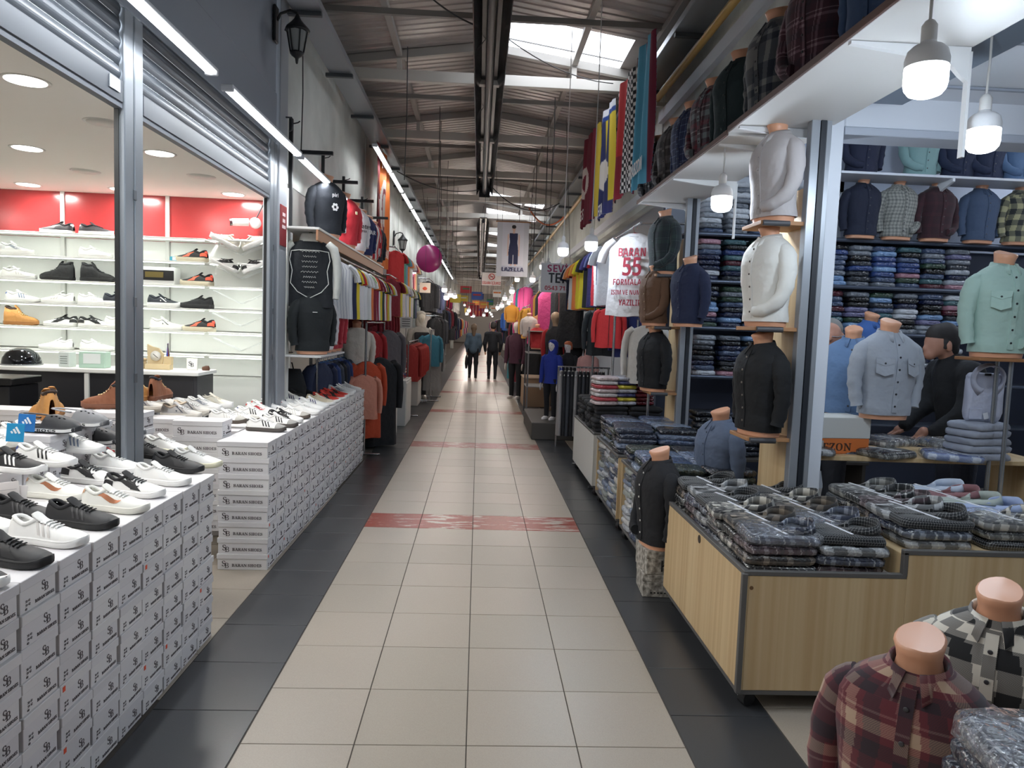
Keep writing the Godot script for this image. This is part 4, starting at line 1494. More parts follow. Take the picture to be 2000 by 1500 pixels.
func build_shoes() -> void:
	var L := looks()
	var top := BOX_H * 8 + 0.002
	# nearer counter: [kind, toe px, toe py, heading, label]
	var rows := [
		["black_white_stripes", 10, 1152, -0.22, "dark sneaker with white sole at the counter's nearest edge"],
		["black", 99, 1108, -0.2, "chunky all black leather sneaker on the box counter edge"],
		["white_stripes", 169, 1068, -0.2, "plain white sneaker with tonal stripes between two black ones"],
		["black_stripes", 229, 1033, -0.2, "black sneaker with dark grey stripes hanging over the boxes"],
		["white_copper", 290, 1002, -0.2, "front white sneaker with copper swoosh"],
		["panda", 321, 972, -0.22, "front black and white low sneaker with black overlays"],
		["white", 372, 949, -0.22, "front plain white low sneaker beside the black leather one"],
		["black", 397, 924, -0.25, "black leather sneaker next to the cream soled white one"],
		["white_cream", 433, 914, -0.25, "white sneaker with cream sole at the counter's far corner"],
		["white_stripes", 30, 1045, -0.2, "white sneaker heel behind the white tonal striped pair mate"],
		["black_stripes", 112, 1022, -0.2, "second row black sneaker behind the dark striped one"],
		["white_copper", 172, 977, -0.2, "second row white sneaker with copper swoosh"],
		["panda", 230, 947, -0.22, "second row black and white low sneaker"],
		["white", 278, 924, -0.22, "white low sneaker with a red hang tag"],
		["black", 332, 897, -0.25, "second row black leather sneaker with heavy laces"],
		["white_cream", 368, 886, -0.25, "second row white sneaker with cream sole"],
		["black_white_stripes", 88, 925, -0.18, "black sneaker with three white stripes at the back row", 0.109],
		["white_black_stripes", 148, 912, -0.18, "white sneaker with three black stripes and blue tab", 0.109],
		["white_blue_stripes", 204, 886, -0.18, "white sneaker with three grey blue stripes", 0.109],
		["samba", 52, 884, -0.15, "white suede toe sneaker with brown sole, cut by the frame", 0.15],
		["samba", 106, 866, -0.15, "white suede toe sneaker with brown sole and blue hang tag", 0.15],
		["charcoal_clog", 158, 846, -0.1, "charcoal clog with lettered white sole band", 0.219],
		["grey_clog", 212, 834, -0.1, "light grey clog with lettered white sole band", 0.219],
		["charcoal_clog", 236, 868, -0.15, "dark clog half hidden behind the black leather sneakers", 0.109],
		["grey_clog", 284, 852, -0.15, "mid grey clog beside the white laced sneakers", 0.109],
	]
	for r in rows:
		var toe := on_y(r[1], r[2], top + (r[5] if r.size() > 5 else 0.0))
		set_shoe(L, r[0], toe, r[3], r[4])
	# blue and white hang tags
	for a in [[30, 845, "blue hang tag with three white bars on the suede toe sneaker", rgb(24, 140, 190)], [52, 826, "small blue hang tag behind the suede toe sneakers", rgb(30, 110, 180)]]:
		var p := on_d(a[0], a[1], 3.45 if a[0] < 40 else 3.6)
		var t := thing("hang_tag", a[2], "tag", p)
		part(t, "card", box(Vector3(0.075, 0.085, 0.003), 0.001), mat(a[3], 0.5), Vector3.ZERO, Vector3(-0.1, 0.15, -0.05))
		for k in 3:
			part(t, "white_bar", box(Vector3(0.008, 0.012 + 0.011 * k, 0.002)), mat(rgb(236, 240, 242), 0.5), Vector3(-0.014 + 0.0135 * k, 0.002 + 0.005 * k, 0.003), Vector3(0, 0.15, 0.45))
	var card := thing("price_card", "white ruled cards standing among the nearest sneakers", "card", on_y(20, 1005, top) + Vector3(0, 0.05, 0.02), 0.3)
	part(card, "card", box(Vector3(0.09, 0.13, 0.003), 0.001), mat(rgb(222, 214, 210), 0.6), Vector3(0, 0.02, 0), Vector3(-0.2, 0, 0.1))
	part(card, "card", box(Vector3(0.085, 0.12, 0.003), 0.001), mat(rgb(228, 222, 218), 0.6), Vector3(0.02, 0.01, -0.012), Vector3(-0.2, 0, -0.1))
	for k in 5:
		part(card, "ruled_line", box(Vector3(0.07, 0.0015, 0.001)), mat(rgb(150, 140, 140), 0.6), Vector3(0.0 - 0.002 * k, 0.055 - 0.017 * k, 0.003 + 0.0035 * k), Vector3(-0.2, 0, 0.1))
	var rt := thing("red_hang_tag", "red loop and tag on the laces of the white sneaker", "tag", on_y(212, 885, top + 0.07))
	part(rt, "loop", tube([Vector3(-0.03, 0, 0), Vector3(-0.025, 0.025, 0.004), Vector3(0.0, 0.03, 0.006), Vector3(0.02, 0.015, 0.008)], 0.003, 6), mat(rgb(196, 40, 44), 0.5))
	part(rt, "tag", box(Vector3(0.014, 0.04, 0.004), 0.001), mat(rgb(196, 40, 44), 0.5), Vector3(0.024, 0.0, 0.01), Vector3(0, 0, -0.4))
	# boots at the back, by the post
	for a in [["brown_boot", 158, 797, 1.087, PI + 0.2, "brown work boot with dark padded collar by the post", 0.0], ["tan_boot", 70, 812, 1.087, PI * 0.75, "tan boot turned away behind the clogs", 0.0], ["tan_boot", 112, 806, 1.087, PI * 0.62, "tan boot standing beside the brown boot", 0.0], ["brown_boot", 330, 775, 1.087, PI * 0.5, "brown boot seen from behind, right of the post", 0.0], ["tan_boot", 300, 778, 1.087, PI * 0.45, "tan boot seen from behind, close to the post", 0.0]]:
		set_shoe(L, a[0], on_y(a[1], a[2], a[3]), a[4], a[5])
	# the long counter: three rows, toes to the street
	var keys := [["samba_black", "panda", "samba", "white", "white_navy", "tan_canvas", "red_black", "red_black", "white_runner", "white", "white_stripes"], ["samba", "white_black_stripes", "white_red", "white_red", "white_navy", "white_navy", "black", "black_knit", "white_runner", "white", "white"], ["grey_n", "white_runner", "cream_runner", "black_runner", "panda", "black_knit", "black_runner", "black_white_stripes", "black_runner", "black_knit", "black"], ["grey_n", "white_runner", "cream_runner", "black_runner", "black_runner", "black_knit", "black_knit", "black_runner", "black", "black_runner", "black_knit"]]
	var xs := [-1.36, -1.68, -1.99, -2.28]
	for row in 4:
		for i in 14:
			var d: float = [5.35, 5.5, 5.35, 5.5][row] + 0.255 * i + rng.randf_range(-0.03, 0.03)
			if d > 8.95 or (row > 1 and (d > 8.6 or (d > 6.25 and d < 7.25))):
				continue
			var y := top + ([0.0, 0.0, 0.07, 0.1][row] as float)
			if row == 1 and i == 0:
				y = top + 0.03
			var k: String = keys[row][i * 11 / 14]
			var nm: String = k.replace("_", " ")
			set_shoe(L, k, V(xs[row] + rng.randf_range(-0.02, 0.02), y, d), -0.12 + rng.randf_range(-0.08, 0.08), "%s %s in row %d from the street on the long counter" % [nm, "running shoe" if L[k][0] == "runner" else "sneaker", row + 1], "sneakers on the long counter")
	# clear display risers under the rear rows
	for row in 2:
		for i in 4:
			var rz := thing("clear_riser", "clear plastic riser under %s on the long counter" % ["the third row of shoes", "the rear row of shoes"][row], "riser", V([-2.12, -2.4][row], top - (0.0 if row == 0 else 0.0), [5.35, 5.5][row] + 0.255 * i), 0.0, "clear shoe risers")
			var h: float = [0.066, 0.096][row]
			part(rz, "plate", box(Vector3(0.16, 0.003, 0.09)), clear_plastic(), Vector3(0, h, 0))
			for s in [-1, 1]:
				part(rz, "leg", box(Vector3(0.003, h, 0.08)), clear_plastic(), Vector3(s * 0.06, h / 2, 0))
	var bag := thing("black_bag", "black soft bag standing behind the rows of dark sneakers", "bag", V(-2.0, top + 0.0, 7.75))
	part(bag, "body", loft([oval(0, 0.2, 0.1, 18, 0.5), oval(0.1, 0.21, 0.11, 18, 0.6), oval(0.22, 0.18, 0.08, 18, 0.6), oval(0.3, 0.15, 0.03, 18, 0.6)], true, true, true), cloth(rgb(24, 26, 28)))
	part(bag, "handle", tube([Vector3(-0.08, 0.28, 0), Vector3(-0.06, 0.36, 0), Vector3(0.06, 0.36, 0), Vector3(0.08, 0.28, 0)], 0.008, 6), mat(rgb(20, 20, 22), 0.7))

# shoes on the lit wall shelves: [kind, row, px, facing 1 = toe right, label]
func build_shop_shelf_shoes() -> void:
	var L := looks()
	var rows := [
		["mcqueen", 0, 113, -1, "black thick soled sneaker with white heel, toe to the left, on top shelf"], ["mcqueen", 0, 190, 1, "black thick soled sneaker with white heel, toe to the right, on top shelf"],
		["white_runner", 1, 35, 1, "chunky white sneaker with bubbly sole on second shelf"], ["white", 1, 188, 1, "slim white sneaker with grey heel on second shelf"],
		["camo", 1, 375, -1, "black and coral runner on the upper shelf past the post"],
		["white", 2, 10, -1, "white sneaker cut by the frame on third shelf"], ["white_stripes", 2, 40, 1, "white sneaker beside the black boots on third shelf"],
		["black_boot", 2, 112, -1, "black ankle boot with toe to the left on third shelf"], ["black_boot", 2, 192, 1, "black ankle boot with toe to the right on third shelf"],
		["camo", 2, 384, -1, "black and coral runner above the dark brown one"],
		["white_blue_stripes", 3, 45, 1, "white striped sneaker with blue tag on fourth shelf"], ["white_stripes", 3, 115, -1, "cream white sneaker, toe to the left, on fourth shelf"], ["white_stripes", 3, 185, 1, "white sneaker with orange tag on fourth shelf"],
		["n_black", 3, 322, 1, "navy runner with white letter on fourth shelf"], ["black_knit", 3, 385, -1, "dark brown runner with tan sole window on fourth shelf"], ["n_black", 3, 236, 1, "navy runner half hidden by the post"],
		["tan_boot", 4, 42, 1, "tan boot with dark collar on fifth shelf"], ["panda", 4, 118, -1, "black and white sneaker, toe left, on fifth shelf"], ["panda", 4, 188, 1, "black and white sneaker with price tag on fifth shelf"],
		["n_white", 4, 326, 1, "off white runner with black letter on fifth shelf"], ["camo", 4, 390, -1, "grey runner with tan sole window on fifth shelf"], ["n_white", 4, 238, 1, "off white runner half hidden by the post"],
		["white", 5, 108, -1, "white sneaker, toe left, on lowest shelf"], ["white", 5, 190, 1, "white sneaker with red lining on lowest shelf"],
	]
	for r in rows:
		var y: float = SHELF_Y[r[1]] + 0.002
		var c := on_d(r[2], 600, SHELF_D - 0.04)
		var h: float = 0.0 if r[3] > 0 else PI
		var toe := Vector3(c.x + r[3] * SHELF_PAIR, y, c.z)
		set_shoe(L, r[0], toe, h + rng.randf_range(-0.06, 0.06), r[4])
	# wall mounted pairs set in a V on clear shelves
	for k in 2:
		for s in [-1, 1]:
			var e: Array = L[["cream_runner", "panda"][k]]
			var c := on_d(470, [490, 535][k], 6.7)
			var o := shoe(e[0], e[1], ["cream sneaker leaning in a V on the clear wall bracket", "black and white sneaker leaning in a V on the clear wall bracket"][k], Vector3(c.x + s * 0.03, c.y, c.z), 0.0 if s > 0 else PI, ["cream pair on the corner wall", "black and white pair on the corner wall"][k], 0.42)
			o.scale = Vector3.ONE * 0.93
	for k in 5:
		var c := on_d(472, [497, 543, 592, 636, 684][k], 6.72)
		var br := thing("clear_shoe_bracket", "clear V shaped shoe bracket on the corner wall, %s" % ["holding the cream pair", "holding the black and white pair", "empty, uppermost", "empty, middle one", "empty, lowest"][k], "bracket", c)
		for s in [-1, 1]:
			part(br, "arm", box(Vector3(0.27, 0.006, 0.1), 0.001), clear_plastic(), Vector3(s * 0.125, 0.05, 0), Vector3(0, 0, s * 0.42))
	var bx := thing("shoe_gift_box", "black printed shoe box in a white frame on the shelf past the post", "box", on_d(315, 556, SHELF_D - 0.02))
	part(bx, "body", box(Vector3(0.29, 0.15, 0.14), 0.003), mat(rgb(226, 226, 224), 0.5), Vector3(0, 0.078, 0))
	part(bx, "front_print", box(Vector3(0.28, 0.09, 0.004)), mat(rgb(24, 24, 26), 0.4), Vector3(0, 0.08, 0.072))
	part(bx, "gold_print", box(Vector3(0.16, 0.05, 0.003)), mat(rgb(120, 106, 62), 0.4, 0.5), Vector3(-0.03, 0.085, 0.0745))
	var bb := thing("blue_packet", "small blue and white packet on the shelf past the post", "packet", V(-2.72, SHELF_Y[1] + 0.002, SHELF_D - 0.05))
	part(bb, "body", box(Vector3(0.12, 0.04, 0.06), 0.004), mat(rgb(70, 170, 196), 0.4), Vector3(0, 0.02, 0))
	part(bb, "label", box(Vector3(0.07, 0.03, 0.002)), mat(rgb(230, 236, 238), 0.4), Vector3(0, 0.022, 0.0305))

const SHELF_PAIR := 0.15

# ---------------------------------------------------------------- lamps
func led_batten(at: Vector3, len: float, label: String, energy: float, group := "") -> void:
	var o := thing("led_batten", label, "light", at, 0.0, group)
	part(o, "housing", box(Vector3(0.075, 0.02, len), 0.004), mat(rgb(206, 208, 212), 0.4), Vector3(0, 0.012, 0))
	var key := "led%.2f" % len
	if not meshes.has(key):
		var poly := PackedVector2Array()
		for k in 9:
			var w := PI + PI * k / 8.0
			poly.append(Vector2(0.034 * cos(w), 0.022 * sin(w)))
		meshes[key] = prism(Array(poly), len - 0.05)
	part(o, "lamp_diffuser", meshes[key], glow(Color(0.96, 0.98, 1.0), 5.0), Vector3(0, 0.001, 0))
	for s in [-1, 1]:
		part(o, "end_cap", box(Vector3(0.075, 0.03, 0.024), 0.004), mat(rgb(214, 216, 220), 0.4), Vector3(0, -0.006, s * (len / 2 - 0.012)))
	lamp_area(o, Vector3(0, -0.026, 0), Vector2(0.06, len - 0.06), energy)

func bulb(at: Vector3, label: String, energy: float, cord := 0.6, k := 1.0, group := "", c := Color(0.88, 0.94, 1.0)) -> void:
	var o := thing("pendant_bulb", label, "light", at, 0.0, group)
	part(o, "lamp_diffuser", lathe([[0.0, -0.075], [0.03, -0.074], [0.05, -0.066], [0.062, -0.05], [0.066, -0.03], [0.066, 0.02], [0.0, 0.02]], 22, "bulb_d"), glow(c.lerp(Color.WHITE, 0.5), 6.0), Vector3.ZERO, Vector3.ZERO, Vector3.ONE * k)
	part(o, "housing", lathe([[0.066, 0.02], [0.067, 0.045], [0.06, 0.07], [0.045, 0.085], [0.025, 0.092], [0.024, 0.1], [0.0, 0.1]], 22, "bulb_h"), mat(rgb(226, 226, 228), 0.4), Vector3.ZERO, Vector3.ZERO, Vector3.ONE * k)
	part(o, "socket", lathe([[0.022, 0.1], [0.024, 0.104], [0.024, 0.15], [0.014, 0.165], [0.006, 0.17], [0.0, 0.17]], 16, "bulb_s"), mat(rgb(214, 212, 210), 0.5), Vector3.ZERO, Vector3.ZERO, Vector3.ONE * k)
	part(o, "cord", tube([Vector3(0, 0.165 * k, 0), Vector3(0.004, 0.165 * k + cord * 0.5, 0), Vector3(0, 0.165 * k + cord, 0)], 0.005, 6), mat(rgb(200, 198, 196) if k > 0.9 else rgb(40, 40, 42), 0.6))
	lamp_omni(o, Vector3(0, -0.02 * k, 0), energy, c, 0.05 * k)

func build_lamps() -> void:
	var spans := [[-4.6, -3.1], [-3.0, -1.5], [-1.4, 0.1], [0.2, 1.6], [1.7, 2.85], [2.9, 4.47], [4.72, 6.5], [6.56, 8.06], [8.15, 9.55]]
	for k in spans.size():
		var s: Array = spans[k]
		led_batten(V(-1.6, 3.13 - 0.005 * k, (s[0] + s[1]) / 2), s[1] - s[0], "white LED batten in the lower row over the shop fronts", 1.5, "lower row of LED battens")
	var d := 8.9
	for k in 16:
		led_batten(V(-1.48, 4.06 + 0.004 * k, d + 2.0 if k > 0 else 11.0), 1.72, "white LED batten in the upper row below the cable tray", 0.8 if k < 8 else 0.5, "upper row of LED battens")
		d += 1.85
	var cross := thing("led_batten", "white LED batten set across the street front behind the flag", "light", V(-1.75, 2.72, 15.2), PI / 2)
	part(cross, "housing", box(Vector3(0.07, 0.02, 0.9), 0.004), mat(rgb(206, 208, 212), 0.4), Vector3(0, 0.012, 0))
	part(cross, "lamp_diffuser", box(Vector3(0.06, 0.02, 0.86), 0.006), glow(Color(0.96, 0.96, 1.0), 5.0), Vector3(0, -0.008, 0))
	lamp_area(cross, Vector3(0, -0.022, 0), Vector2(0.05, 0.8), 0.3)
	# bulbs of the shirt shop and the stalls beyond
	bulb(V(1.42, 2.56, 2.38), "large bright bulb hanging under the top shelf by the white bracket", 0.75, 2.0)
	bulb(V(2.113, 2.58, 3.09), "large bright bulb hanging from the shop ceiling beside the white wall", 0.75, 0.32)
	bulb(V(1.508, 2.54, 4.64), "bright bulb hanging in front of the pale shirt packs", 0.7, 0.19)
	bulb(V(3.6, 2.7, 1.2), "bright bulb over the shirt counter, beyond the frame", 0.7, 0.2)
	bulb(V(3.4, 3.5, 5.6), "added bulb hidden behind the white wall to brighten the back shelves", 1.3, 0.45)  # extra bulb, put out of view to brighten the back room
	bulb(V(1.063, 2.52, 7.14), "bulb hanging by the white printed jersey", 0.5, 2.35, 0.95)
	bulb(V(0.936, 2.59, 8.44), "bulb hanging left of the striped jersey row", 0.45, 2.3, 0.95)
	for a in [[1060, 520, 13.2], [1040, 545, 14.3], [1010, 545, 16.8], [1000, 568, 21.0], [1070, 480 + 40, 12.2], [868, 565, 15.5], [880, 575, 17.0], [888, 578, 18.5], [872, 580, 20.0], [986, 582, 24.0], [995, 590, 22.0], [950, 606, 32.0], [916, 606, 33.0], [945, 615, 40.0], [925, 617, 42.0], [912, 612, 36.0], [972, 600, 27.0], [980, 596, 25.0]]:
		var p := on_d(a[0], a[1], a[2])
		bulb(p, "small bright bulb hanging over the farther stalls", 0.5 if a[2] < 25.0 else 0.8, maxf(roof_y(p.x) - p.y - 0.15, 0.4), 0.85 if a[2] < 20 else 1.1, "bulbs of the farther stalls", Color(1.0, 0.95, 0.9))

# ---------------------------------------------------------------- shirt shop shell
func build_shirt_shop() -> void:
	var white := mat(rgb(214, 218, 226), 0.6)
	var w := struct("wall_shirt_shop", "white painted portal wall and dark back wall of the shirt shop")
	part(w, "pillar", box(Vector3(0.12, 3.3, 0.14), 0.006), white, V(1.97, 1.65, 4.22))
	part(w, "header", box(Vector3(4.9, 1.2, 0.14), 0.006), white, V(4.48, 3.49, 4.22))
	part(w, "header_ledge", box(Vector3(4.9, 0.045, 0.2), 0.004), mat(rgb(176, 182, 194), 0.6), V(4.48, 2.868, 4.24))
	part(w, "back_wall", box(Vector3(5.0, 4.1, 0.1)), mat(rgb(60, 66, 84), 0.7), V(4.55, 2.05, 8.3))
	part(w, "upper_wall", box(Vector3(5.0, 1.35, 0.06)), mat(rgb(196, 206, 224), 0.7), V(4.55, 3.4, 8.22))
	# ceiling joints
	for k in 5:
		part(w, "ceiling_batten", box(Vector3(4.8, 0.012, 0.02)), mat(rgb(150, 156, 168), 0.6), V(4.5, 3.05, 3.9 - 0.6 * k))
	part(w, "roller_case", box(Vector3(0.26, 0.22, 6.6), 0.01), mat(rgb(122, 134, 150), 0.5), V(2.17, 3.1, 0.75))
	# aluminium front posts with plywood side panels
	var alu := mat(rgb(150, 154, 160), 0.35, 0.4)
	for k in 2:
		var d: float = [4.1, 6.52][k]
		var o := thing("front_post", ["aluminium front post beside the white pillar of the shirt shop", "aluminium front post between shirt shop and printed jersey"][k], "post", V(1.86, 0, d))
		part(o, "profile", box(Vector3(0.05, 3.2, 0.06), 0.003), alu, Vector3(-0.03, 1.6, 0))
		part(o, "dark_gasket", box(Vector3(0.03, 3.2, 0.04)), mat(rgb(26, 30, 38), 0.5), Vector3(0.012, 1.6, 0.015))
		part(o, "profile", box(Vector3(0.03, 3.2, 0.06), 0.003), alu, Vector3(0.045, 1.6, 0))
		var pl := thing("plywood_side_panel", ["pale plywood panel beside the post, holding three shirt busts", "pale plywood panel at the farther post behind the dark busts"][k], "panel", V(1.85, 0, d + 0.28))
		part(pl, "board", box(Vector3(0.02, 2.5, 0.46), 0.002), wood_pale(), Vector3(0, 1.3, 0))
		var heights: Array = [[2.33, 1.735, 1.1], [2.2, 1.735, 1.14]][k]
		for j in 3:
			var sh := thing("bust_ledge", "small brown edged ledge under the %s, %s post" % [["topmost", "middle", "lowest"][j] + " bust", ["near", "far"][k]], "shelf", V(1.7, heights[j], d + 0.14))
			part(sh, "board", box(Vector3(0.28, 0.022, 0.3), 0.002), mat(rgb(170, 124, 84), 0.6))
			part(sh, "edge_bumper", tube([Vector3(-0.13, -0.004, 0.155), Vector3(0.02, -0.004, 0.155)], 0.016, 10), mat(rgb(72, 72, 76), 0.5))
	# top shelf in two boards with white brackets
	for k in 2:
		var s := thing("top_shelf", ["long white top shelf carrying busts, nearer board", "long white top shelf carrying plaid busts, farther board"][k], "shelf", V(1.71, [2.925, 2.91][k], [2.95, 5.66][k]))
		var len: float = [2.9, 2.5][k]
		part(s, "board", box(Vector3(0.52, 0.03, len), 0.003), mat(rgb(206, 203, 200), 0.5), Vector3(0, -0.015, 0))
		part(s, "front_edge", box(Vector3(0.012, 0.034, len), 0.002), mat(rgb(92, 66, 58), 0.5), Vector3(-0.266, -0.014, 0))
		for j in 3:
			var z := lerpf(len * 0.42, -len * 0.45, j / 2.0)
			var poly := [Vector2(0.25, 0.0), Vector2(0.25, -0.14), Vector2(0.21, -0.11), Vector2(0.15, -0.05), Vector2(0.0, -0.04), Vector2(-0.25, -0.012), Vector2(-0.25, 0.0)]
			part(s, "bracket", prism(poly, 0.025), mat(rgb(220, 220, 220), 0.4), Vector3(0.0, -0.032, z))
			part(s, "bracket_rail", box(Vector3(0.012, 0.42, 0.03)), mat(rgb(214, 214, 214), 0.4), Vector3(0.25, -0.26, z))

func wood_pale() -> StandardMaterial3D:
	if mats.has("wood_pale"):
		return mats["wood_pale"]
	var n := FastNoiseLite.new()
	n.seed = 21
	n.frequency = 0.02
	n.fractal_octaves = 5
	var im := Image.create(256, 256, false, Image.FORMAT_RGB8)
	for y in 256:
		for x in 256:
			var k := n.get_noise_2d(x * 3.2, y * 0.12) * 0.7 + n.get_noise_2d(x * 0.8, y * 0.05) * 0.5
			im.set_pixel(x, y, rgb(208, 184, 144).lerp(rgb(186, 156, 114), clampf(k + 0.4, 0, 1)))
	var m := textured("wood_pale", ImageTexture.create_from_image(im), 1.2, Color.WHITE, 0.5, true, false)
	m.uv1_scale = Vector3(1.2, 0.28, 1.2)
	m.uv1_offset = Vector3(0.5, 0.5, 0.5)
	return m

# ---------------------------------------------------------------- counters of shirts
var PL := {}

func plaids() -> void:
	var k := rgb(22, 24, 28)
	var w := rgb(206, 206, 202)
	PL = {
		"black white window": [rgb(20, 22, 26), [[0.1, 0.09, w, 0.95], [0.55, 0.09, w, 0.95]], 13.0],
		"grey and black buffalo": [rgb(26, 28, 31), [[0.0, 0.5, rgb(168, 170, 172), 0.9], [0.2, 0.06, w, 0.8]], 8.0],
		"black and cream": [rgb(26, 26, 28), [[0.0, 0.35, rgb(206, 202, 190), 0.92], [0.6, 0.08, rgb(160, 156, 148), 0.8]], 9.0],
		"navy and grey": [rgb(28, 34, 52), [[0.1, 0.2, rgb(150, 156, 166), 0.85], [0.5, 0.06, w, 0.9], [0.7, 0.1, k, 0.7]], 9.0],
		"stone grey": [rgb(56, 57, 58), [[0.0, 0.3, rgb(170, 170, 166), 0.85], [0.5, 0.1, k, 0.8], [0.8, 0.04, w, 0.8]], 9.0],
		"burgundy and grey": [rgb(48, 34, 40), [[0.1, 0.2, rgb(160, 152, 154), 0.8], [0.5, 0.12, k, 0.8], [0.75, 0.05, w, 0.8]], 9.0],
		"fine white grid on black": [rgb(22, 24, 28), [[0.0, 0.09, w, 0.75], [0.5, 0.09, w, 0.75]], 40.0],
		"brown and black": [rgb(40, 36, 34), [[0.0, 0.25, rgb(158, 146, 130), 0.85], [0.5, 0.2, k, 0.85]], 9.0],
		"slate and white": [rgb(36, 42, 54), [[0.1, 0.25, rgb(156, 162, 172), 0.85], [0.6, 0.09, w, 0.9]], 9.0],
		"blue and white": [rgb(40, 66, 128), [[0.0, 0.4, rgb(206, 212, 222), 0.85]], 8.0],
	}

func plaid_of(key: String, shiny := false) -> StandardMaterial3D:
	var p: Array = PL[key]
	return plaid(key, p[0], p[1], p[2], shiny)

func castor(parent: Node, at: Vector3) -> void:
	if not meshes.has("castor_wheel"):
		meshes["castor_wheel"] = tube([Vector3(0, 0, -0.014), Vector3(0, 0, 0.014)], 0.034, 16)
		meshes["castor_fork"] = prism([Vector2(-0.03, 0.06), Vector2(0.03, 0.06), Vector2(0.022, 0.03), Vector2(0.01, -0.008), Vector2(-0.01, -0.008), Vector2(-0.022, 0.03)], 0.036)
	var c := part(parent, "castor", meshes["castor_fork"], mat(rgb(120, 122, 126), 0.35, 0.7), at + Vector3(0, 0.034, 0), Vector3(0, 0.4, 0))
	part(c, "wheel", meshes["castor_wheel"], mat(rgb(26, 26, 28), 0.5), Vector3(0, 0, 0), Vector3.ZERO, Vector3(1, 1, 1.5))

func build_shirt_counters() -> void:
	plaids()
	var edge := mat(rgb(92, 90, 88), 0.5)
	# counter on castors, with a raised far half
	var o := thing("display_counter", "pale wooden counter on castors with grey edging, piled with plaid shirts", "counter", V(1.215, 0, 3.12))
	var wd := wood_pale()
	# local: x to the right, z towards the viewer is +, counter runs to -z
	part(o, "front_panel", box(Vector3(0.022, 0.53, 1.33), 0.002), wd, Vector3(0.011, 0.365, -0.665))
	part(o, "side_panel", box(Vector3(0.72, 0.53, 0.022), 0.002), wd, Vector3(0.382, 0.365, -0.011))
	part(o, "side_panel", box(Vector3(1.9, 0.64, 0.022), 0.002), wd, Vector3(1.692, 0.42, -0.011))
	part(o, "bottom_board", box(Vector3(0.68, 0.025, 1.33), 0.002), edge, Vector3(0.34, 0.093, -0.665))
	part(o, "bottom_board", box(Vector3(1.95, 0.025, 0.98), 0.002), edge, Vector3(1.66, 0.093, -0.49))
	part(o, "top_board", box(Vector3(0.66, 0.022, 1.3), 0.002), wd, Vector3(0.352, 0.606, -0.665))
	part(o, "raised_board", box(Vector3(1.88, 0.022, 0.98), 0.002), wd, Vector3(1.68, 0.728, -0.5))
	part(o, "step_panel", box(Vector3(0.022, 0.12, 0.98), 0.002), wd, Vector3(0.733, 0.68, -0.5))
	part(o, "edge_strip", box(Vector3(0.026, 0.022, 1.34), 0.002), edge, Vector3(0.011, 0.641, -0.665))
	part(o, "edge_strip", box(Vector3(0.74, 0.022, 0.026), 0.002), edge, Vector3(0.37, 0.641, -0.011))
	part(o, "edge_strip", box(Vector3(0.022, 0.11, 0.028), 0.002), edge, Vector3(0.731, 0.696, -0.011))
	part(o, "edge_strip", box(Vector3(1.9, 0.022, 0.028), 0.002), edge, Vector3(1.67, 0.751, -0.011))
	part(o, "edge_strip", box(Vector3(0.024, 0.55, 0.024), 0.002), edge, Vector3(0.001, 0.366, -0.001))
	part(o, "finger_hole", tube([Vector3(-0.002, 0.6, -0.66), Vector3(0.004, 0.6, -0.66)], 0.022, 16), mat(rgb(60, 50, 40), 0.7))
	part(o, "screw_cover", tube([Vector3(0.035, 0.575, 0.0), Vector3(0.035, 0.575, 0.002)], 0.009, 12), mat(rgb(112, 82, 52), 0.6))
	for p in [Vector3(0.07, 0, -0.07), Vector3(0.07, 0, -1.22), Vector3(2.3, 0, -0.07), Vector3(2.3, 0, -0.9), Vector3(1.2, 0, -0.07)]:
		castor(o, p)
	# piles: four columns of shirts, collar ends to the right
	var kinds: Array = PL.keys()
	var plain := {"sage": rgb(158, 166, 160), "dusty rose": rgb(126, 88, 92), "pale grey blue": rgb(176, 186, 202), "navy": rgb(34, 46, 84), "light blue": rgb(164, 182, 214), "charcoal": rgb(66, 70, 82), "beige": rgb(188, 180, 166), "striped blue": rgb(150, 164, 196)}
	var pk: Array = plain.keys()
	for col in 4:
		for row in 6:
			var d := 3.27 + (0.212 if col < 2 else 0.145) * row + 0.02 * col
			if col > 0 and row == 5:
				continue
			var x: float = [1.41, 1.74, 2.16, 2.56][col]
			var base: float = 0.618 if col < 2 else 0.74
			var n: int = [4, 4, 3, 3][col]
			for lay in n:
				var top := lay == n - 1
				var k: String = kinds[(row * 4 + col * 5 + lay * 7) % 9]
				var m: Material
				var lab: String
				if col == 3 and row > 0:
					var c: String = pk[(row + lay * 3) % 8]
					m = cloth(plain[c]) if top else bagged(plain[c])
					lab = "%s folded shirt, %s, raised end column of the counter" % [c, "collar up on its pile" if top else "under others"]
				else:
					if top and col == 0 and row == 5:
						k = "fine white grid on black"
					if top and col == 1 and row == 0:
						k = "fine white grid on black"
					m = plaid_of(k, not top or (col == 0 and row == 0))
					lab = "%s shirt %s, %s, pile %d from near edge" % [k, "on top" if top else ["lowest", "second up", "third up", "fourth up"][lay], ["street side column", "second column", "raised third column", "raised end column"][col], row + 1]
				var jig := Vector3(rng.randf_range(-0.015, 0.015), 0, rng.randf_range(-0.012, 0.012))
				folded_shirt(lab, m, V(x, base + 0.047 * lay, d) + jig, rng.randf_range(-0.07, 0.07) - 0.04, "checked shirts piled on the wooden counter", top, top and ((col == 0 and row == 0) or rng.randf() < 0.12), top)
	# second run behind, towards the shop: plaid overshirts in bags and a propped dress shirt
	var tb := thing("inner_table", "wooden inner table behind the counter, heaped with bagged shirts", "table", V(2.45, 0, 4.75))
	part(tb, "top", box(Vector3(1.7, 0.03, 0.5), 0.003), wd, Vector3(0.4, 0.935, 0))
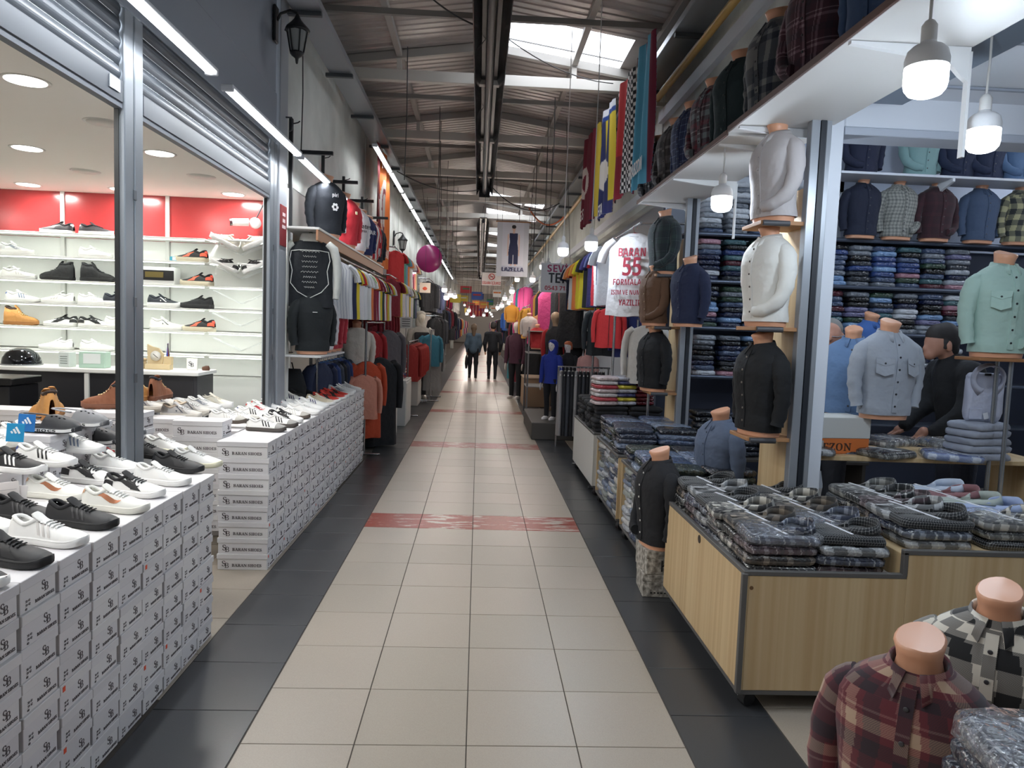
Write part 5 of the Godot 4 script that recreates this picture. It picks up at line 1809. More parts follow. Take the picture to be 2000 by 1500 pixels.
	for s in [-1, 1]:
		part(tb, "side_panel", box(Vector3(0.03, 0.92, 0.48), 0.003), wd, Vector3(0.4 + s * 0.82, 0.46, 0))
	var heap := [["grey and black buffalo", 1.95, 0.86, 4.6], ["stone grey", 2.45, 0.86, 4.55], ["blue and white", 2.85, 0.86, 4.5], ["black and cream", 2.6, 0.9, 4.8], ["grey and black buffalo", 2.1, 0.9, 4.85], ["stone grey", 3.0, 0.9, 4.75], ["navy and grey", 2.3, 0.83, 4.7]]
	for h in heap:
		folded_shirt("bagged %s overshirt heaped on the inner table" % h[0], plaid_of(h[0], true), V(h[1] + 0.2, h[2] + 0.092, h[3]), rng.randf_range(-0.5, 0.5), "overshirts on the inner table", false, h[1] > 2.5, true)
	# open-fronted tables beyond, filled with bagged shirts
	for k in 3:
		var d0: float = [4.72, 6.02, 7.3][k]
		var len: float = [1.15, 1.1, 1.5][k]
		var t := thing("shirt_table", ["open fronted wooden table stuffed with bagged shirts behind the black bust", "open fronted wooden table, farther, with pale panel side", "white fronted cabinet below the dark folded trousers"][k], "table", V(1.2, 0, d0))
		part(t, "top", box(Vector3(0.78, 0.025, len), 0.003), edge, Vector3(0.39, 0.638, -len / 2))
		part(t, "bottom_board", box(Vector3(0.76, 0.022, len), 0.002), edge, Vector3(0.39, 0.1, -len / 2))
		for s in 2:
			part(t, "side_panel", box(Vector3(0.76, 0.53, 0.022), 0.002), wd if k < 2 else mat(rgb(206, 204, 198), 0.5), Vector3(0.39, 0.37, -0.011 - s * (len - 0.022)))
		part(t, "back_panel", box(Vector3(0.015, 0.53, len)), mat(rgb(120, 112, 98), 0.6), Vector3(0.74, 0.37, -len / 2))
		if k == 2:
			part(t, "front_panel", box(Vector3(0.018, 0.53, len), 0.002), mat(rgb(206, 204, 198), 0.5), Vector3(0.009, 0.37, -len / 2))
		for p in [Vector3(0.06, 0, -0.06), Vector3(0.06, 0, -len + 0.06)]:
			castor(t, p)
		# shirts inside, ends to the street
		if k < 2:
			for c in 4:
				for r in 11:
					var col: Color = [rgb(176, 180, 186), rgb(120, 134, 156), rgb(64, 74, 96), rgb(150, 156, 152), rgb(196, 196, 194), rgb(92, 98, 104)][rng.randi() % 6]
					var so := thing("bagged_shirt", "shiny bagged shirt in the %s open table, %s up in stack %d" % [["nearer", "farther"][k], NTH[r], c + 1], "shirt", V(1.36 + rng.randf_range(-0.02, 0.01), 0.112 + 0.045 * r, d0 + 0.155 + c * (len - 0.06) / 4.0), PI / 2 + rng.randf_range(-0.08, 0.08), "bagged shirts in the %s open table" % ["nearer", "farther"][k])
					part(so, "body", folded_mesh("sleek", r % 3), bagged(col), Vector3.ZERO, Vector3.ZERO, Vector3(0.98, 1.12, 0.95))
		# piles on top
		for c in 2:
			for r in (4 if k < 2 else 5):
				for lay in ([3, 5, 6][k] as int):
					var col: Color = [rgb(44, 52, 70), rgb(70, 84, 112), rgb(30, 34, 44), rgb(98, 110, 132), rgb(52, 60, 54), rgb(40, 40, 44), rgb(120, 132, 150)][rng.randi() % 7] if k < 2 else ([rgb(20, 20, 23), rgb(24, 24, 28)] as Array)[rng.randi() % 2]
					var nm: String = "dark bagged shirt" if col.get_luminance() < 0.06 else "blue grey bagged shirt"
					if k == 2:
						nm = "black folded sweatshirt"
					var so := thing("bagged_shirt" if k < 2 else "folded_sweatshirt", "%s, %s up, %s pile, %s column, %s table" % [nm, NTH[lay], NTH[r], ["street side", "inner"][c], ["nearer open", "farther open", "white fronted"][k]], "shirt", V(1.38 + 0.36 * c + rng.randf_range(-0.02, 0.02), 0.652 + 0.044 * lay, d0 + 0.17 + r * (len - 0.1) / (4.0 if k < 2 else 5.0)), rng.randf_range(-0.1, 0.1), "shirts on the %s table" % ["nearer open", "farther open", "white fronted"][k])
					part(so, "body", folded_mesh("body", lay % 3), bagged(col) if k < 2 else cloth(col))
	# jeans and piles at the shop's foot, seen between the busts
	for c in 5:
		for r in 8:
			var col: Color = [rgb(26, 30, 40), rgb(34, 38, 48), rgb(50, 58, 74), rgb(24, 26, 32)][rng.randi() % 4]
			var so := thing("bagged_shirt", "dark bagged shirt, %s up in heap %d under the back shelves" % [NTH[r], c + 1], "shirt", V(2.15 + 0.29 * c, 0.6 + 0.05 * r, 6.6 + rng.randf_range(-0.1, 0.1)), rng.randf_range(-0.3, 0.3), "dark heap under the back shelves")
			part(so, "body", folded_mesh("body", r % 3), bagged(col))
	var hb := thing("low_bench", "low dark bench under the heap of bagged shirts", "bench", V(2.75, 0, 6.6))
	part(hb, "top", box(Vector3(1.6, 0.03, 0.5), 0.003), mat(rgb(60, 56, 52), 0.6), Vector3(0, 0.58, 0))
	for s in [-1, 1]:
		part(hb, "side_panel", box(Vector3(0.03, 0.565, 0.48)), mat(rgb(60, 56, 52), 0.6), Vector3(s * 0.76, 0.2825, 0))
	# boxes under the black bust
	for k in 2:
		var b := thing("carton", ["worn white carton on the floor under the black shirt bust", "worn white carton, upper one, right under the black shirt bust"][k], "box", V(1.245, 0.152 * k, 4.64), 0.06 * (k * 2 - 1))
		part(b, "body", box(Vector3(0.27, 0.152, 0.26), 0.004), worn_card(), Vector3(0, 0.076, 0))
		part(b, "lid_edge", box(Vector3(0.276, 0.05, 0.266), 0.003), worn_card(), Vector3(0, 0.126, 0))
		if k == 1:
			part(b, "lettering", words("K", 0.1, false, false), mat(rgb(40, 38, 36)), Vector3(-0.02, 0.055, 0.132))
		else:
			for j in 5:
				part(b, "printed_mark", box(Vector3(0.012, 0.008, 0.002)), mat(rgb(30, 28, 28)), Vector3(-0.08 + 0.022 * j, 0.03, 0.132))

func worn_card() -> StandardMaterial3D:
	return textured("worn_card", noise_tex("worncard", 0.03, 0, 256, false, 5, 0.0, rgb(96, 92, 86), rgb(236, 232, 226)), 3.0, Color(0.92, 0.91, 0.89), 0.7)

# ---------------------------------------------------------------- packed shirts on the back shelves
func build_shirt_shelves() -> void:
	var cols := {"navy": rgb(28, 36, 66), "royal blue": rgb(52, 72, 124), "sky blue": rgb(118, 150, 190), "white": rgb(196, 200, 208), "grey": rgb(110, 116, 126), "black": rgb(18, 19, 23), "charcoal": rgb(48, 52, 60), "burgundy": rgb(80, 30, 42), "dusty pink": rgb(168, 124, 138), "lilac": rgb(112, 110, 146), "green": rgb(44, 66, 52), "pale grey": rgb(158, 164, 174), "slate blue": rgb(70, 84, 112), "teal": rgb(66, 98, 106)}
	var ck: Array = cols.keys()
	var weights := [0, 0, 0, 1, 1, 2, 2, 3, 4, 4, 5, 5, 5, 6, 6, 7, 8, 9, 10, 11, 12, 12, 12, 13]
	# long rails carry the rows
	for k in 4:
		var y: float = [2.735, 2.25, 1.765, 1.255][k]
		var s := thing("back_shelf", "dark steel edged shelf under the %s row of packed shirts" % ["pale topmost", "upper", "middle", "lower"][k], "shelf", V(4.4, y, 7.75))
		part(s, "board", box(Vector3(4.6, 0.02, 0.36), 0.003), mat(rgb(70, 76, 90), 0.5), Vector3(0, -0.012, 0))
		part(s, "front_tube", tube([Vector3(-2.3, -0.012, 0.19), Vector3(2.3, -0.012, 0.19)], 0.022, 12), mat(rgb(86, 94, 110), 0.3, 0.5))
	var lw := thing("back_shelf", "lowest dark shelf of the shirt shop back wall", "shelf", V(4.4, 0.8, 7.75))
	part(lw, "board", box(Vector3(4.6, 0.02, 0.36), 0.003), mat(rgb(70, 76, 90), 0.5), Vector3(0, -0.012, 0))
	for lev in 4:
		var base: float = [2.737, 2.252, 1.767, 1.257][lev]
		for c in 13:
			var x := 2.38 + 0.268 * c
			if lev == 0 and x > 3.05:
				continue
			if x > 5.2:
				continue
			var n: int = [10, 8, 8, 8][lev]
			if lev == 3 and c > 10:
				continue
			for r in n:
				if lev == 3 and c > 3 and r > 6:
					continue
				var name_c: String = ck[weights[rng.randi() % weights.size()]]
				if lev == 0:
					name_c = ["pale grey", "white", "grey", "slate blue"][rng.randi() % 4]
				var o := thing("packed_shirt", "%s bagged shirt, %s up, pile %d from far post, %s shelf" % [name_c, NTH[r], c + 1, ["topmost", "second", "third", "lowest"][lev]], "shirt", V(x + rng.randf_range(-0.012, 0.012), base + 0.0535 * r, 7.72 + rng.randf_range(-0.015, 0.015)), rng.randf_range(-0.06, 0.06), "packed shirts on the back shelves")
				part(o, "body", folded_mesh("sleek", rng.randi() % 3), bagged(cols[name_c]), Vector3.ZERO, Vector3.ZERO, Vector3(1.0, 1.36, 1.0))
				if rng.randf() < 0.6:
					part(o, "collar_loop", folded_mesh("slit"), bagged(cols[name_c]))
	# upper shelf for the busts in the back room
	for k in 1:
		var s := thing("bust_shelf", "white high shelf with busts cut by the header, at the back", "shelf", V(4.4, 3.36, 7.45))
		if k == 0:
			part(s, "board", box(Vector3(4.4, 0.025, 0.4), 0.003), mat(rgb(206, 210, 220), 0.5), Vector3(0, -0.012, 0))
			for j in 3:
				part(s, "bracket", prism([Vector2(0, 0), Vector2(0.3, 0), Vector2(0.3, -0.03), Vector2(0.03, -0.12), Vector2(0, -0.12)], 0.025), mat(rgb(220, 224, 230), 0.4), Vector3(-1.0 + 1.3 * j, -0.025, -0.1), Vector3(0, -PI / 2, 0))

# ---------------------------------------------------------------- shirt busts
# each: neck top pixel, depth, material, turn, label, options
func neck_bust(px: float, py: float, d: float, m: Material, turn: float, label: String, o := {}) -> Node3D:
	var p := on_d(px, py, d)
	var k: float = o.get("scale", 1.0)
	return bust(label, m, p - Vector3(0, 0.635 * k, 0), turn, o)

func build_busts() -> void:
	var K := rgb(22, 24, 28)
	var Wt := rgb(206, 206, 202)
	var mar := plaid("maroon check", rgb(92, 36, 44), [[0.0, 0.28, rgb(38, 34, 42), 0.85], [0.4, 0.22, rgb(188, 170, 142), 0.8], [0.7, 0.04, rgb(150, 120, 110), 0.8]], 6.5)
	var buf := plaid("black white buffalo", rgb(30, 31, 33), [[0.0, 0.5, rgb(214, 208, 196), 0.95]], 8.5)
	# pair at the foreground corner
	neck_bust(1800, 1240, 1.78, mar, -0.75, "bust in maroon, cream and black flannel on the low stand", {right = 0, left = 1, v = 1})
	neck_bust(1955, 1148, 2.0, buf, -0.75, "bust in black and white buffalo check flannel on the low stand", {right = 0, left = 0, v = 2})
	for k in 2:
		var p := on_d([1800, 1955][k], [1240, 1148][k], [1.78, 2.0][k]) - Vector3(0, 0.635, 0)
		var low := thing("low_stand", ["low wooden plinth under the maroon flannel bust", "low wooden plinth under the buffalo check bust"][k], "stand", Vector3(p.x + 0.02, 0, p.z))
		part(low, "body", box(Vector3(0.22, p.y, 0.2), 0.004), wood_pale(), Vector3(0.0, p.y / 2, 0))
	# foreground packets
	for k in 4:
		folded_shirt("%s bagged shirt of the foreground pile by the flannel busts" % ["lowest dark", "second dark", "third dark", "topmost striped"][k], plaid_of("navy and grey", true) if k == 3 else bagged(rgb(52, 56, 66)), V(1.12 + 0.01 * k, 0.745 + 0.05 * k, 1.3 - 0.01 * k), -0.3 + 0.05 * k, "bagged shirts at the foreground corner", false, k == 3, k == 3)
	var ps := thing("packet_stand", "wooden stand below the foreground bagged shirts", "stand", V(1.16, 0, 1.27))
	part(ps, "body", box(Vector3(0.42, 0.744, 0.3), 0.004), wood_pale(), Vector3(0, 0.372, 0))
	# top shelf row, from the far end
	var gw := rgb(188, 190, 192)
	var shelf := [
		[7.0, plaid("s1", rgb(28, 30, 38), [[0.1, 0.12, gw, 0.8], [0.35, 0.04, gw, 0.7], [0.65, 0.2, rgb(80, 84, 92), 0.7]], 8.0), "bust in black and grey plaid at the far end of the top shelf"],
		[6.42, plaid("s2", rgb(46, 42, 44), [[0.0, 0.3, rgb(112, 106, 104), 0.7], [0.6, 0.1, rgb(170, 166, 162), 0.7]], 5.0), "bust in taupe overshirt between black grey and navy plaids on top shelf"],
		[5.95, plaid("s3", rgb(28, 42, 78), [[0.0, 0.05, rgb(160, 176, 206), 0.8], [0.5, 0.05, rgb(160, 176, 206), 0.8]], 9.0), "bust in navy windowpane check on the top shelf"],
		[5.4, plaid("s4", rgb(60, 40, 50), [[0.0, 0.25, rgb(140, 160, 162), 0.75], [0.4, 0.06, rgb(200, 190, 190), 0.8], [0.6, 0.2, rgb(120, 30, 46), 0.8]], 6.5), "bust in burgundy and grey green plaid on the top shelf"],
		[4.86, cloth(rgb(30, 46, 50)), "bust in dark green plain overshirt on the top shelf"],
		[4.28, plaid("s5", rgb(30, 38, 52), [[0.0, 0.4, rgb(120, 118, 114), 0.8], [0.55, 0.12, rgb(186, 182, 174), 0.6]], 3.6), "bust in navy and stone large check on the top shelf"],
		[3.7, plaid("s6", rgb(62, 32, 44), [[0.1, 0.1, rgb(170, 150, 156), 0.75], [0.3, 0.04, rgb(200, 190, 190), 0.7], [0.6, 0.25, rgb(36, 26, 40), 0.8]], 7.5), "bust in burgundy plaid on the top shelf beside the blue one"],
		[3.1, cloth(rgb(54, 74, 108)), "bust in denim blue shirt at the near end of the top shelf"],
		[2.5, plaid("s3", rgb(28, 42, 78), []), "bust in navy windowpane check above the frame on the top shelf"],
	]
	for k in shelf.size():
		var s: Array = shelf[k]
		bust(s[2], s[1], V(1.66, 2.927 if s[0] < 4.4 else 2.912, s[0]), -1.2 + rng.randf_range(-0.08, 0.08), {right = rng.randi() % 2, left = rng.randi() % 2, v = k % 3, button = rgb(40, 42, 48)})
	# near post, three levels; far post, four
	bust("bust in pale grey linen shirt on the topmost ledge", cloth(rgb(186, 180, 180)), V(1.68, 2.343, 4.22), -1.3, {scale = 0.9, right = 1, left = 2, v = 1, collar_m = cloth(rgb(196, 192, 192)), button = rgb(170, 165, 165)})
	bust("bust in white shirt with dark buttons on the middle ledge", cloth(rgb(222, 220, 214)), V(1.67, 1.748, 4.22), -1.3, {scale = 0.92, right = 1, left = 2, v = 2, button = rgb(70, 60, 52)})
	bust("bust in black shirt on the lowest ledge beside the pillar", cloth(rgb(16, 17, 20)), V(1.67, 1.113, 4.22), -1.3, {scale = 0.95, right = 0, left = 0, button = rgb(120, 110, 100)})
	bust("bust in dark green and navy check above the brown one", plaid("darkgreen", rgb(28, 36, 42), [[0.1, 0.3, rgb(40, 58, 56), 0.8], [0.5, 0.05, rgb(70, 86, 84), 0.7]], 8.0), V(1.66, 2.213, 6.66), -1.2, {scale = 0.92, right = 1, left = 2})
	bust("bust in brown corduroy shirt at the far post", cloth(rgb(92, 64, 44)), V(1.6, 1.748, 6.66), -1.2, {scale = 0.88, right = 1, left = 0, v = 1, button = rgb(150, 130, 100)})
	bust("bust in navy shirt next to the brown corduroy one", cloth(rgb(24, 32, 60)), V(1.81, 1.748, 6.3), -1.1, {scale = 0.95, right = 0, left = 2, button = rgb(40, 46, 70)})
	bust("bust in black shirt on the lowest ledge of the far post", cloth(rgb(16, 17, 20)), V(1.62, 1.153, 6.66), -1.2, {scale = 0.95, right = 0, left = 0, button = rgb(30, 30, 34)})
	# busts standing among the tables
	bust("bust in black shirt with pearl buttons standing on worn cartons", cloth(rgb(22, 22, 26)), Vector3(on_d(1292, 872, 4.64).x, 0.306, -4.64), -1.35, {right = 0, left = 1, v = 1, button = rgb(214, 210, 204), scale = 1.0})
	neck_bust(1410, 800, 5.0, cloth(rgb(88, 100, 122)), -1.25, "bust in slate blue shirt standing among bagged shirts", {right = 0, left = 0, v = 2, button = rgb(70, 80, 100)})
	# inside the shirt shop
	var g := cloth(rgb(158, 164, 174))
	neck_bust(1738, 626, 4.62, g, 0.05, "bust in light grey shirt with pocket flaps on the SEZON carton", {right = 0, left = 0, pockets = true, v = 1, button = rgb(34, 36, 42)})
	neck_bust(1668, 640, 5.05, cloth(rgb(96, 124, 162)), -0.5, "bust in light blue shirt behind the light grey one", {right = 0, left = 0, v = 2})
	neck_bust(1702, 612, 6.4, cloth(rgb(52, 88, 150)), 0.2, "bust in blue shirt farther behind the light blue one", {right = 0, left = 0})
	neck_bust(1962, 494, 4.35, cloth(rgb(160, 186, 176)), 0.0, "bust in mint green shirt with pocket flaps on a brown board", {right = 1, left = 0, pockets = true, v = 1, button = rgb(30, 34, 36)})
	var mt := thing("bust_table", "steel legged stand with brown board under the mint green bust", "stand", V(on_d(1962, 494, 4.35).x, 0, 4.35))
	var my := on_d(1962, 494, 4.35).y - 0.635
	part(mt, "board", box(Vector3(0.36, 0.02, 0.24), 0.003), mat(rgb(150, 104, 66), 0.5), Vector3(0, my - 0.012, 0))
	for s in [[0.06, 0.06], [0.06, -0.06]]:
		part(mt, "leg", tube([Vector3(s[0], 0, s[1]), Vector3(s[0], my - 0.022, s[1])], 0.014, 10), mat(rgb(150, 154, 160), 0.25, 0.8))
	var sz := thing("carton", "white and orange shoe carton lettered SEZON under the grey bust", "box", V(2.24, 0.952, 4.7), 0.12)
	var by := on_d(1738, 626, 4.62).y - 0.635
	part(sz, "body", box(Vector3(0.42, 0.1, 0.26), 0.003), mat(rgb(206, 112, 52), 0.6), Vector3(0.1, 0.05, 0))
	part(sz, "lid", box(Vector3(0.426, by - 0.952 - 0.1, 0.266), 0.003), mat(rgb(196, 196, 192), 0.6), Vector3(0.1, 0.1 + (by - 1.052) / 2.0, 0))
	part(sz, "lettering", words("SEZON", 0.07, true), mat(rgb(60, 40, 30)), Vector3(0.06, 0.045, 0.132))
	part(sz, "end_label", box(Vector3(0.09, 0.07, 0.002)), mat(rgb(170, 166, 160), 0.6), Vector3(-0.06, 0.05, 0.132))
	# busts on the back shelf and the high shelf
	var back := [[1678, cloth(rgb(26, 32, 52)), "navy", 0], [1748, plaid("zebra", rgb(150, 150, 144), [[0.0, 0.25, rgb(88, 90, 90), 0.9], [0.5, 0.2, rgb(100, 102, 100), 0.8]], 14.0), "grey streaked", 1], [1822, plaid("wine", rgb(48, 26, 34), [[0.0, 0.3, rgb(66, 34, 42), 0.9]], 9.0), "wine check", 1], [1908, cloth(rgb(66, 82, 108)), "speckled blue grey", 0], [1985, plaid("yellow buffalo", rgb(44, 48, 50), [[0.0, 0.5, rgb(178, 172, 134), 0.92]], 9.0), "black and straw buffalo check", 0]]
	for b in back:
		var p := on_d(b[0], 470, 7.55)
		bust("bust in %s shirt on the back shelf above the packed shirts" % b[2], b[1], Vector3(p.x, 2.737, p.z), 0.1, {right = b[3], left = 0})
	for b in [[1680, rgb(26, 32, 56), "navy"], [1795, rgb(124, 156, 156), "sea green"], [1868, rgb(30, 40, 66), "dark blue"], [1925, rgb(34, 44, 70), "midnight blue"], [1985, rgb(86, 112, 146), "steel blue"]]:
		var p := on_d(b[0], 335, 7.5)
		bust("bust in %s shirt on the white high shelf, cut by the header" % b[2], cloth(b[1]), Vector3(p.x, 3.362, p.z), 0.1, {right = 0, left = 1})
	# propped dress shirt
	var ds := thing("propped_shirt", "pale lilac dress shirt folded upright with round collar, price tag hanging", "shirt", on_d(1912, 822, 4.5), -0.1)
	var lil := cloth(rgb(176, 180, 198))
	var up_e := Basis(Vector3(0, 1, 0), Vector3(0, 0, 1), Vector3(1, 0, 0)).get_euler()
	part(ds, "body", folded_mesh("body", 1), lil, Vector3(0, 0.155, 0), up_e, Vector3(0.95, 1.2, 0.95))
	part(ds, "collar", folded_mesh("collar"), lil, Vector3(0, 0.28, 0.0), up_e + Vector3(0, 0, 0), Vector3(1.35, 1.2, 1.2))
	part(ds, "cuff", box(Vector3(0.08, 0.07, 0.012), 0.003), lil, Vector3(-0.06, 0.05, 0.06))
	part(ds, "inner_label", box(Vector3(0.04, 0.015, 0.003)), mat(rgb(20, 20, 26), 0.5), Vector3(0.0, 0.3, 0.055))
	part(ds, "price_tag", box(Vector3(0.03, 0.04, 0.002)), mat(rgb(206, 208, 214), 0.5), Vector3(0.0, 0.04, 0.068), Vector3(0, 0, 0.3))
	var n := int((ds.position.y - 0.951) / 0.047)
	for k in n:
		folded_shirt("pale folded shirt, %s up under the propped lilac shirt" % NTH[k], cloth(rgb(150, 156, 170)), Vector3(ds.position.x, ds.position.y - 0.0475 * (n - k), ds.position.z), 0.1 * k, "pile under the propped shirt", false, false, false)

# ---------------------------------------------------------------- jersey shop on the left, jerseys on the right
func striped_tex(key: String, cols: Array) -> Texture2D:
	if texs.has(key):
		return texs[key]
	var im := Image.create(64, 8, false, Image.FORMAT_RGB8)
	for x in 64:
		for y in 8:
			im.set_pixel(x, y, cols[x * cols.size() / 64])
	texs[key] = ImageTexture.create_from_image(im)
	return texs[key]

func striped(key: String, cols: Array, per_metre := 6.0) -> StandardMaterial3D:
	var m := textured("st" + key, striped_tex(key, cols), per_metre, Color.WHITE, 0.8, false)
	return m

func chest_text(o: Node3D, text: String, size: float, c: Color, y := 0.33) -> void:
	part(o, "lettering", words(text, size), mat(c, 0.6), Vector3(0, y, front_z(y) + 0.014))

func mannequin(label: String, at: Vector3, turn: float, h: float, coat: Material, legs: Material, head: Color, style := "coat", o := {}) -> Node3D:
	var t := thing("mannequin", label, "mannequin", at, turn, o.get("group", ""))
	var k := h / 1.75
	if not meshes.has("man_head"):
		meshes["man_head"] = loft([oval(-0.13, 0.05, 0.05, 18), oval(-0.09, 0.05, 0.055, 18), oval(-0.06, 0.058, 0.075, 18, 1.0, Vector3(0, 0, 0.01)), oval(0.0, 0.075, 0.095, 18, 1.0, Vector3(0, 0, 0.004)), oval(0.05, 0.078, 0.1, 18), oval(0.09, 0.064, 0.084, 18), oval(0.115, 0.035, 0.045, 18), oval(0.122, 0.01, 0.012, 18)], true, true, true)
		meshes["man_nose"] = loft([oval(-0.02, 0.012, 0.008, 8, 1.0, Vector3(0, 0, 0.1)), oval(-0.01, 0.014, 0.014, 8, 1.0, Vector3(0, 0, 0.1)), oval(0.03, 0.006, 0.006, 8, 1.0, Vector3(0, 0, 0.096))], true, true, true)
		var rr := []
		for p in [[0.42, 0.2, 0.13], [0.6, 0.19, 0.125], [0.8, 0.165, 0.115], [0.95, 0.155, 0.108], [1.1, 0.17, 0.118], [1.25, 0.19, 0.118], [1.36, 0.19, 0.1], [1.42, 0.15, 0.085], [1.46, 0.08, 0.07], [1.49, 0.062, 0.062]]:
			var ring := oval(p[0], p[1], p[2], 22, 0.85)
			for i in ring.size():
				ring[i] *= Vector3(1.0 + fold_noise(ring[i], 0.04), 1, 1.0 + fold_noise(ring[i], 0.05, 2))
			rr.append(ring)
		meshes["man_coat"] = loft(rr, true, true, true)
		var r2 := rr.slice(2)
		r2[0] = r2[0].map(func(p): return Vector3(p.x * 1.08, p.y, p.z * 1.08))
		meshes["man_jacket"] = loft(r2, true, true, true)
		meshes["man_arm"] = tube([Vector3(0.15, 1.4, 0), Vector3(0.2, 1.36, 0), Vector3(0.235, 1.2, 0.0), Vector3(0.245, 1.05, 0.01), Vector3(0.235, 0.9, 0.04), Vector3(0.225, 0.8, 0.07)], [0.055, 0.068, 0.062, 0.055, 0.048, 0.042], 12)
		meshes["man_hand"] = tube([Vector3(0.225, 0.8, 0.07), Vector3(0.222, 0.74, 0.085), Vector3(0.22, 0.68, 0.09), Vector3(0.218, 0.64, 0.088)], [0.025, 0.034, 0.028, 0.012], 8, 0.5)
		meshes["man_leg"] = tube([Vector3(0.09, 0.9, 0), Vector3(0.095, 0.7, 0.005), Vector3(0.095, 0.48, 0.01), Vector3(0.095, 0.3, -0.01), Vector3(0.095, 0.06, -0.01)], [0.095, 0.085, 0.06, 0.056, 0.05], 12)
		meshes["man_foot"] = loft([oval(0.0, 0.04, 0.11, 14, 0.9, Vector3(0.095, 0, 0.05)), oval(0.04, 0.042, 0.11, 14, 0.9, Vector3(0.095, 0, 0.05)), oval(0.07, 0.04, 0.06, 14, 0.9, Vector3(0.095, 0, 0.0))], true, true, true)
		meshes["man_hood"] = loft([oval(-0.15, 0.1, 0.09, 18, 0.9, Vector3(0, 0, -0.02)), oval(-0.08, 0.1, 0.085, 18, 0.9, Vector3(0, 0, -0.045)), oval(0.0, 0.098, 0.09, 18, 0.9, Vector3(0, 0, -0.05)), oval(0.08, 0.096, 0.11, 18, 0.9, Vector3(0, 0, -0.03)), oval(0.13, 0.06, 0.075, 18, 0.9, Vector3(0, 0, -0.02)), oval(0.142, 0.015, 0.02, 18, 0.9, Vector3(0, 0, -0.02))], true, false, true)
		meshes["man_hair"] = loft([oval(-0.06, 0.068, 0.05, 18, 0.9, Vector3(0, 0, -0.06)), oval(0.0, 0.082, 0.075, 18, 0.9, Vector3(0, 0, -0.04)), oval(0.055, 0.086, 0.108, 18, 0.9, Vector3(0, 0, -0.004)), oval(0.1, 0.072, 0.092, 18, 0.9), oval(0.128, 0.03, 0.04, 18, 0.9)], true, false, true)
	var S := Vector3.ONE * k
	var skin := mat(head, 0.35)
	var hd := part(t, "head", meshes["man_head"], skin, Vector3(0, 1.62 * k, 0), Vector3.ZERO, S)
	part(hd, "nose", meshes["man_nose"], skin)
	if o.get("face", false):
		for s in [-1, 1]:
			part(hd, "eye", box(Vector3(0.026, 0.008, 0.006), 0.002), mat(rgb(40, 34, 34), 0.4), Vector3(s * 0.034, 0.015, 0.088))
			part(hd, "eyebrow", box(Vector3(0.032, 0.005, 0.005)), mat(rgb(90, 70, 60), 0.5), Vector3(s * 0.034, 0.036, 0.086))
		part(hd, "lips", box(Vector3(0.034, 0.012, 0.008), 0.003), mat(rgb(190, 60, 70), 0.4), Vector3(0, -0.05, 0.082))
	if o.has("hood"):
		part(t, "hood", meshes["man_hood"], o.hood, Vector3(0, 1.62 * k, 0), Vector3.ZERO, S * 1.06)
	if o.has("hair"):
		part(hd, "hair", meshes["man_hair"], mat(o.hair, 0.6))
	var body := part(t, "coat" if style == "coat" else "top", meshes["man_" + style], coat, Vector3.ZERO, Vector3.ZERO, S)
	for s in [1, -1]:
		part(body, "sleeve", meshes["man_arm"], o.get("sleeve_m", coat), Vector3.ZERO, Vector3.ZERO, Vector3(s, 1, 1))
		part(t, "hand", meshes["man_hand"], skin, Vector3.ZERO, Vector3.ZERO, Vector3(s * k, k, k))
		part(t, "leg", meshes["man_leg"], legs, Vector3.ZERO, Vector3.ZERO, Vector3(s * k, k, k))
		part(t, "foot", meshes["man_foot"], skin, Vector3.ZERO, Vector3.ZERO, Vector3(s * k, k, k))
	if o.has("panel"):
		part(body, "chest_panel", box(Vector3(0.3, 0.22, 0.03), 0.02), o.panel, Vector3(0, 1.23, 0.107))
		part(body, "chest_print", box(Vector3(0.06, 0.03, 0.01)), mat(rgb(226, 226, 226), 0.6), Vector3(0, 1.23, 0.124))
	return t

# a rail on two posts with clothes along the street
func rail(label: String, x: float, y: float, d0: float, d1: float, posts := true, foot := 0.0) -> Node3D:
	var o := thing("clothes_rail", label, "rail", V(x, 0, 0))
	var chrome := mat(rgb(170, 172, 176), 0.2, 0.9)
	part(o, "bar", tube([V(0, y, d0), V(0, y, d1)], 0.013, 8), chrome)
	if posts:
		for d in [d0 + 0.03, d1 - 0.03]:
			part(o, "post", tube([V(0, foot, d), V(0, y, d)], 0.014, 8), chrome)
			part(o, "foot_bar", tube([V(-0.2, foot + 0.02, d), V(0.2, foot + 0.02, d)], 0.014, 8), chrome)
	else:
		for d in [d0 + 0.1, d1 - 0.1]:
			part(o, "arm", tube([V(0, y, d), V(-1.83 - x if x < 0 else 1.98 - x, y + 0.02, d)], 0.011, 8), chrome)
	return o

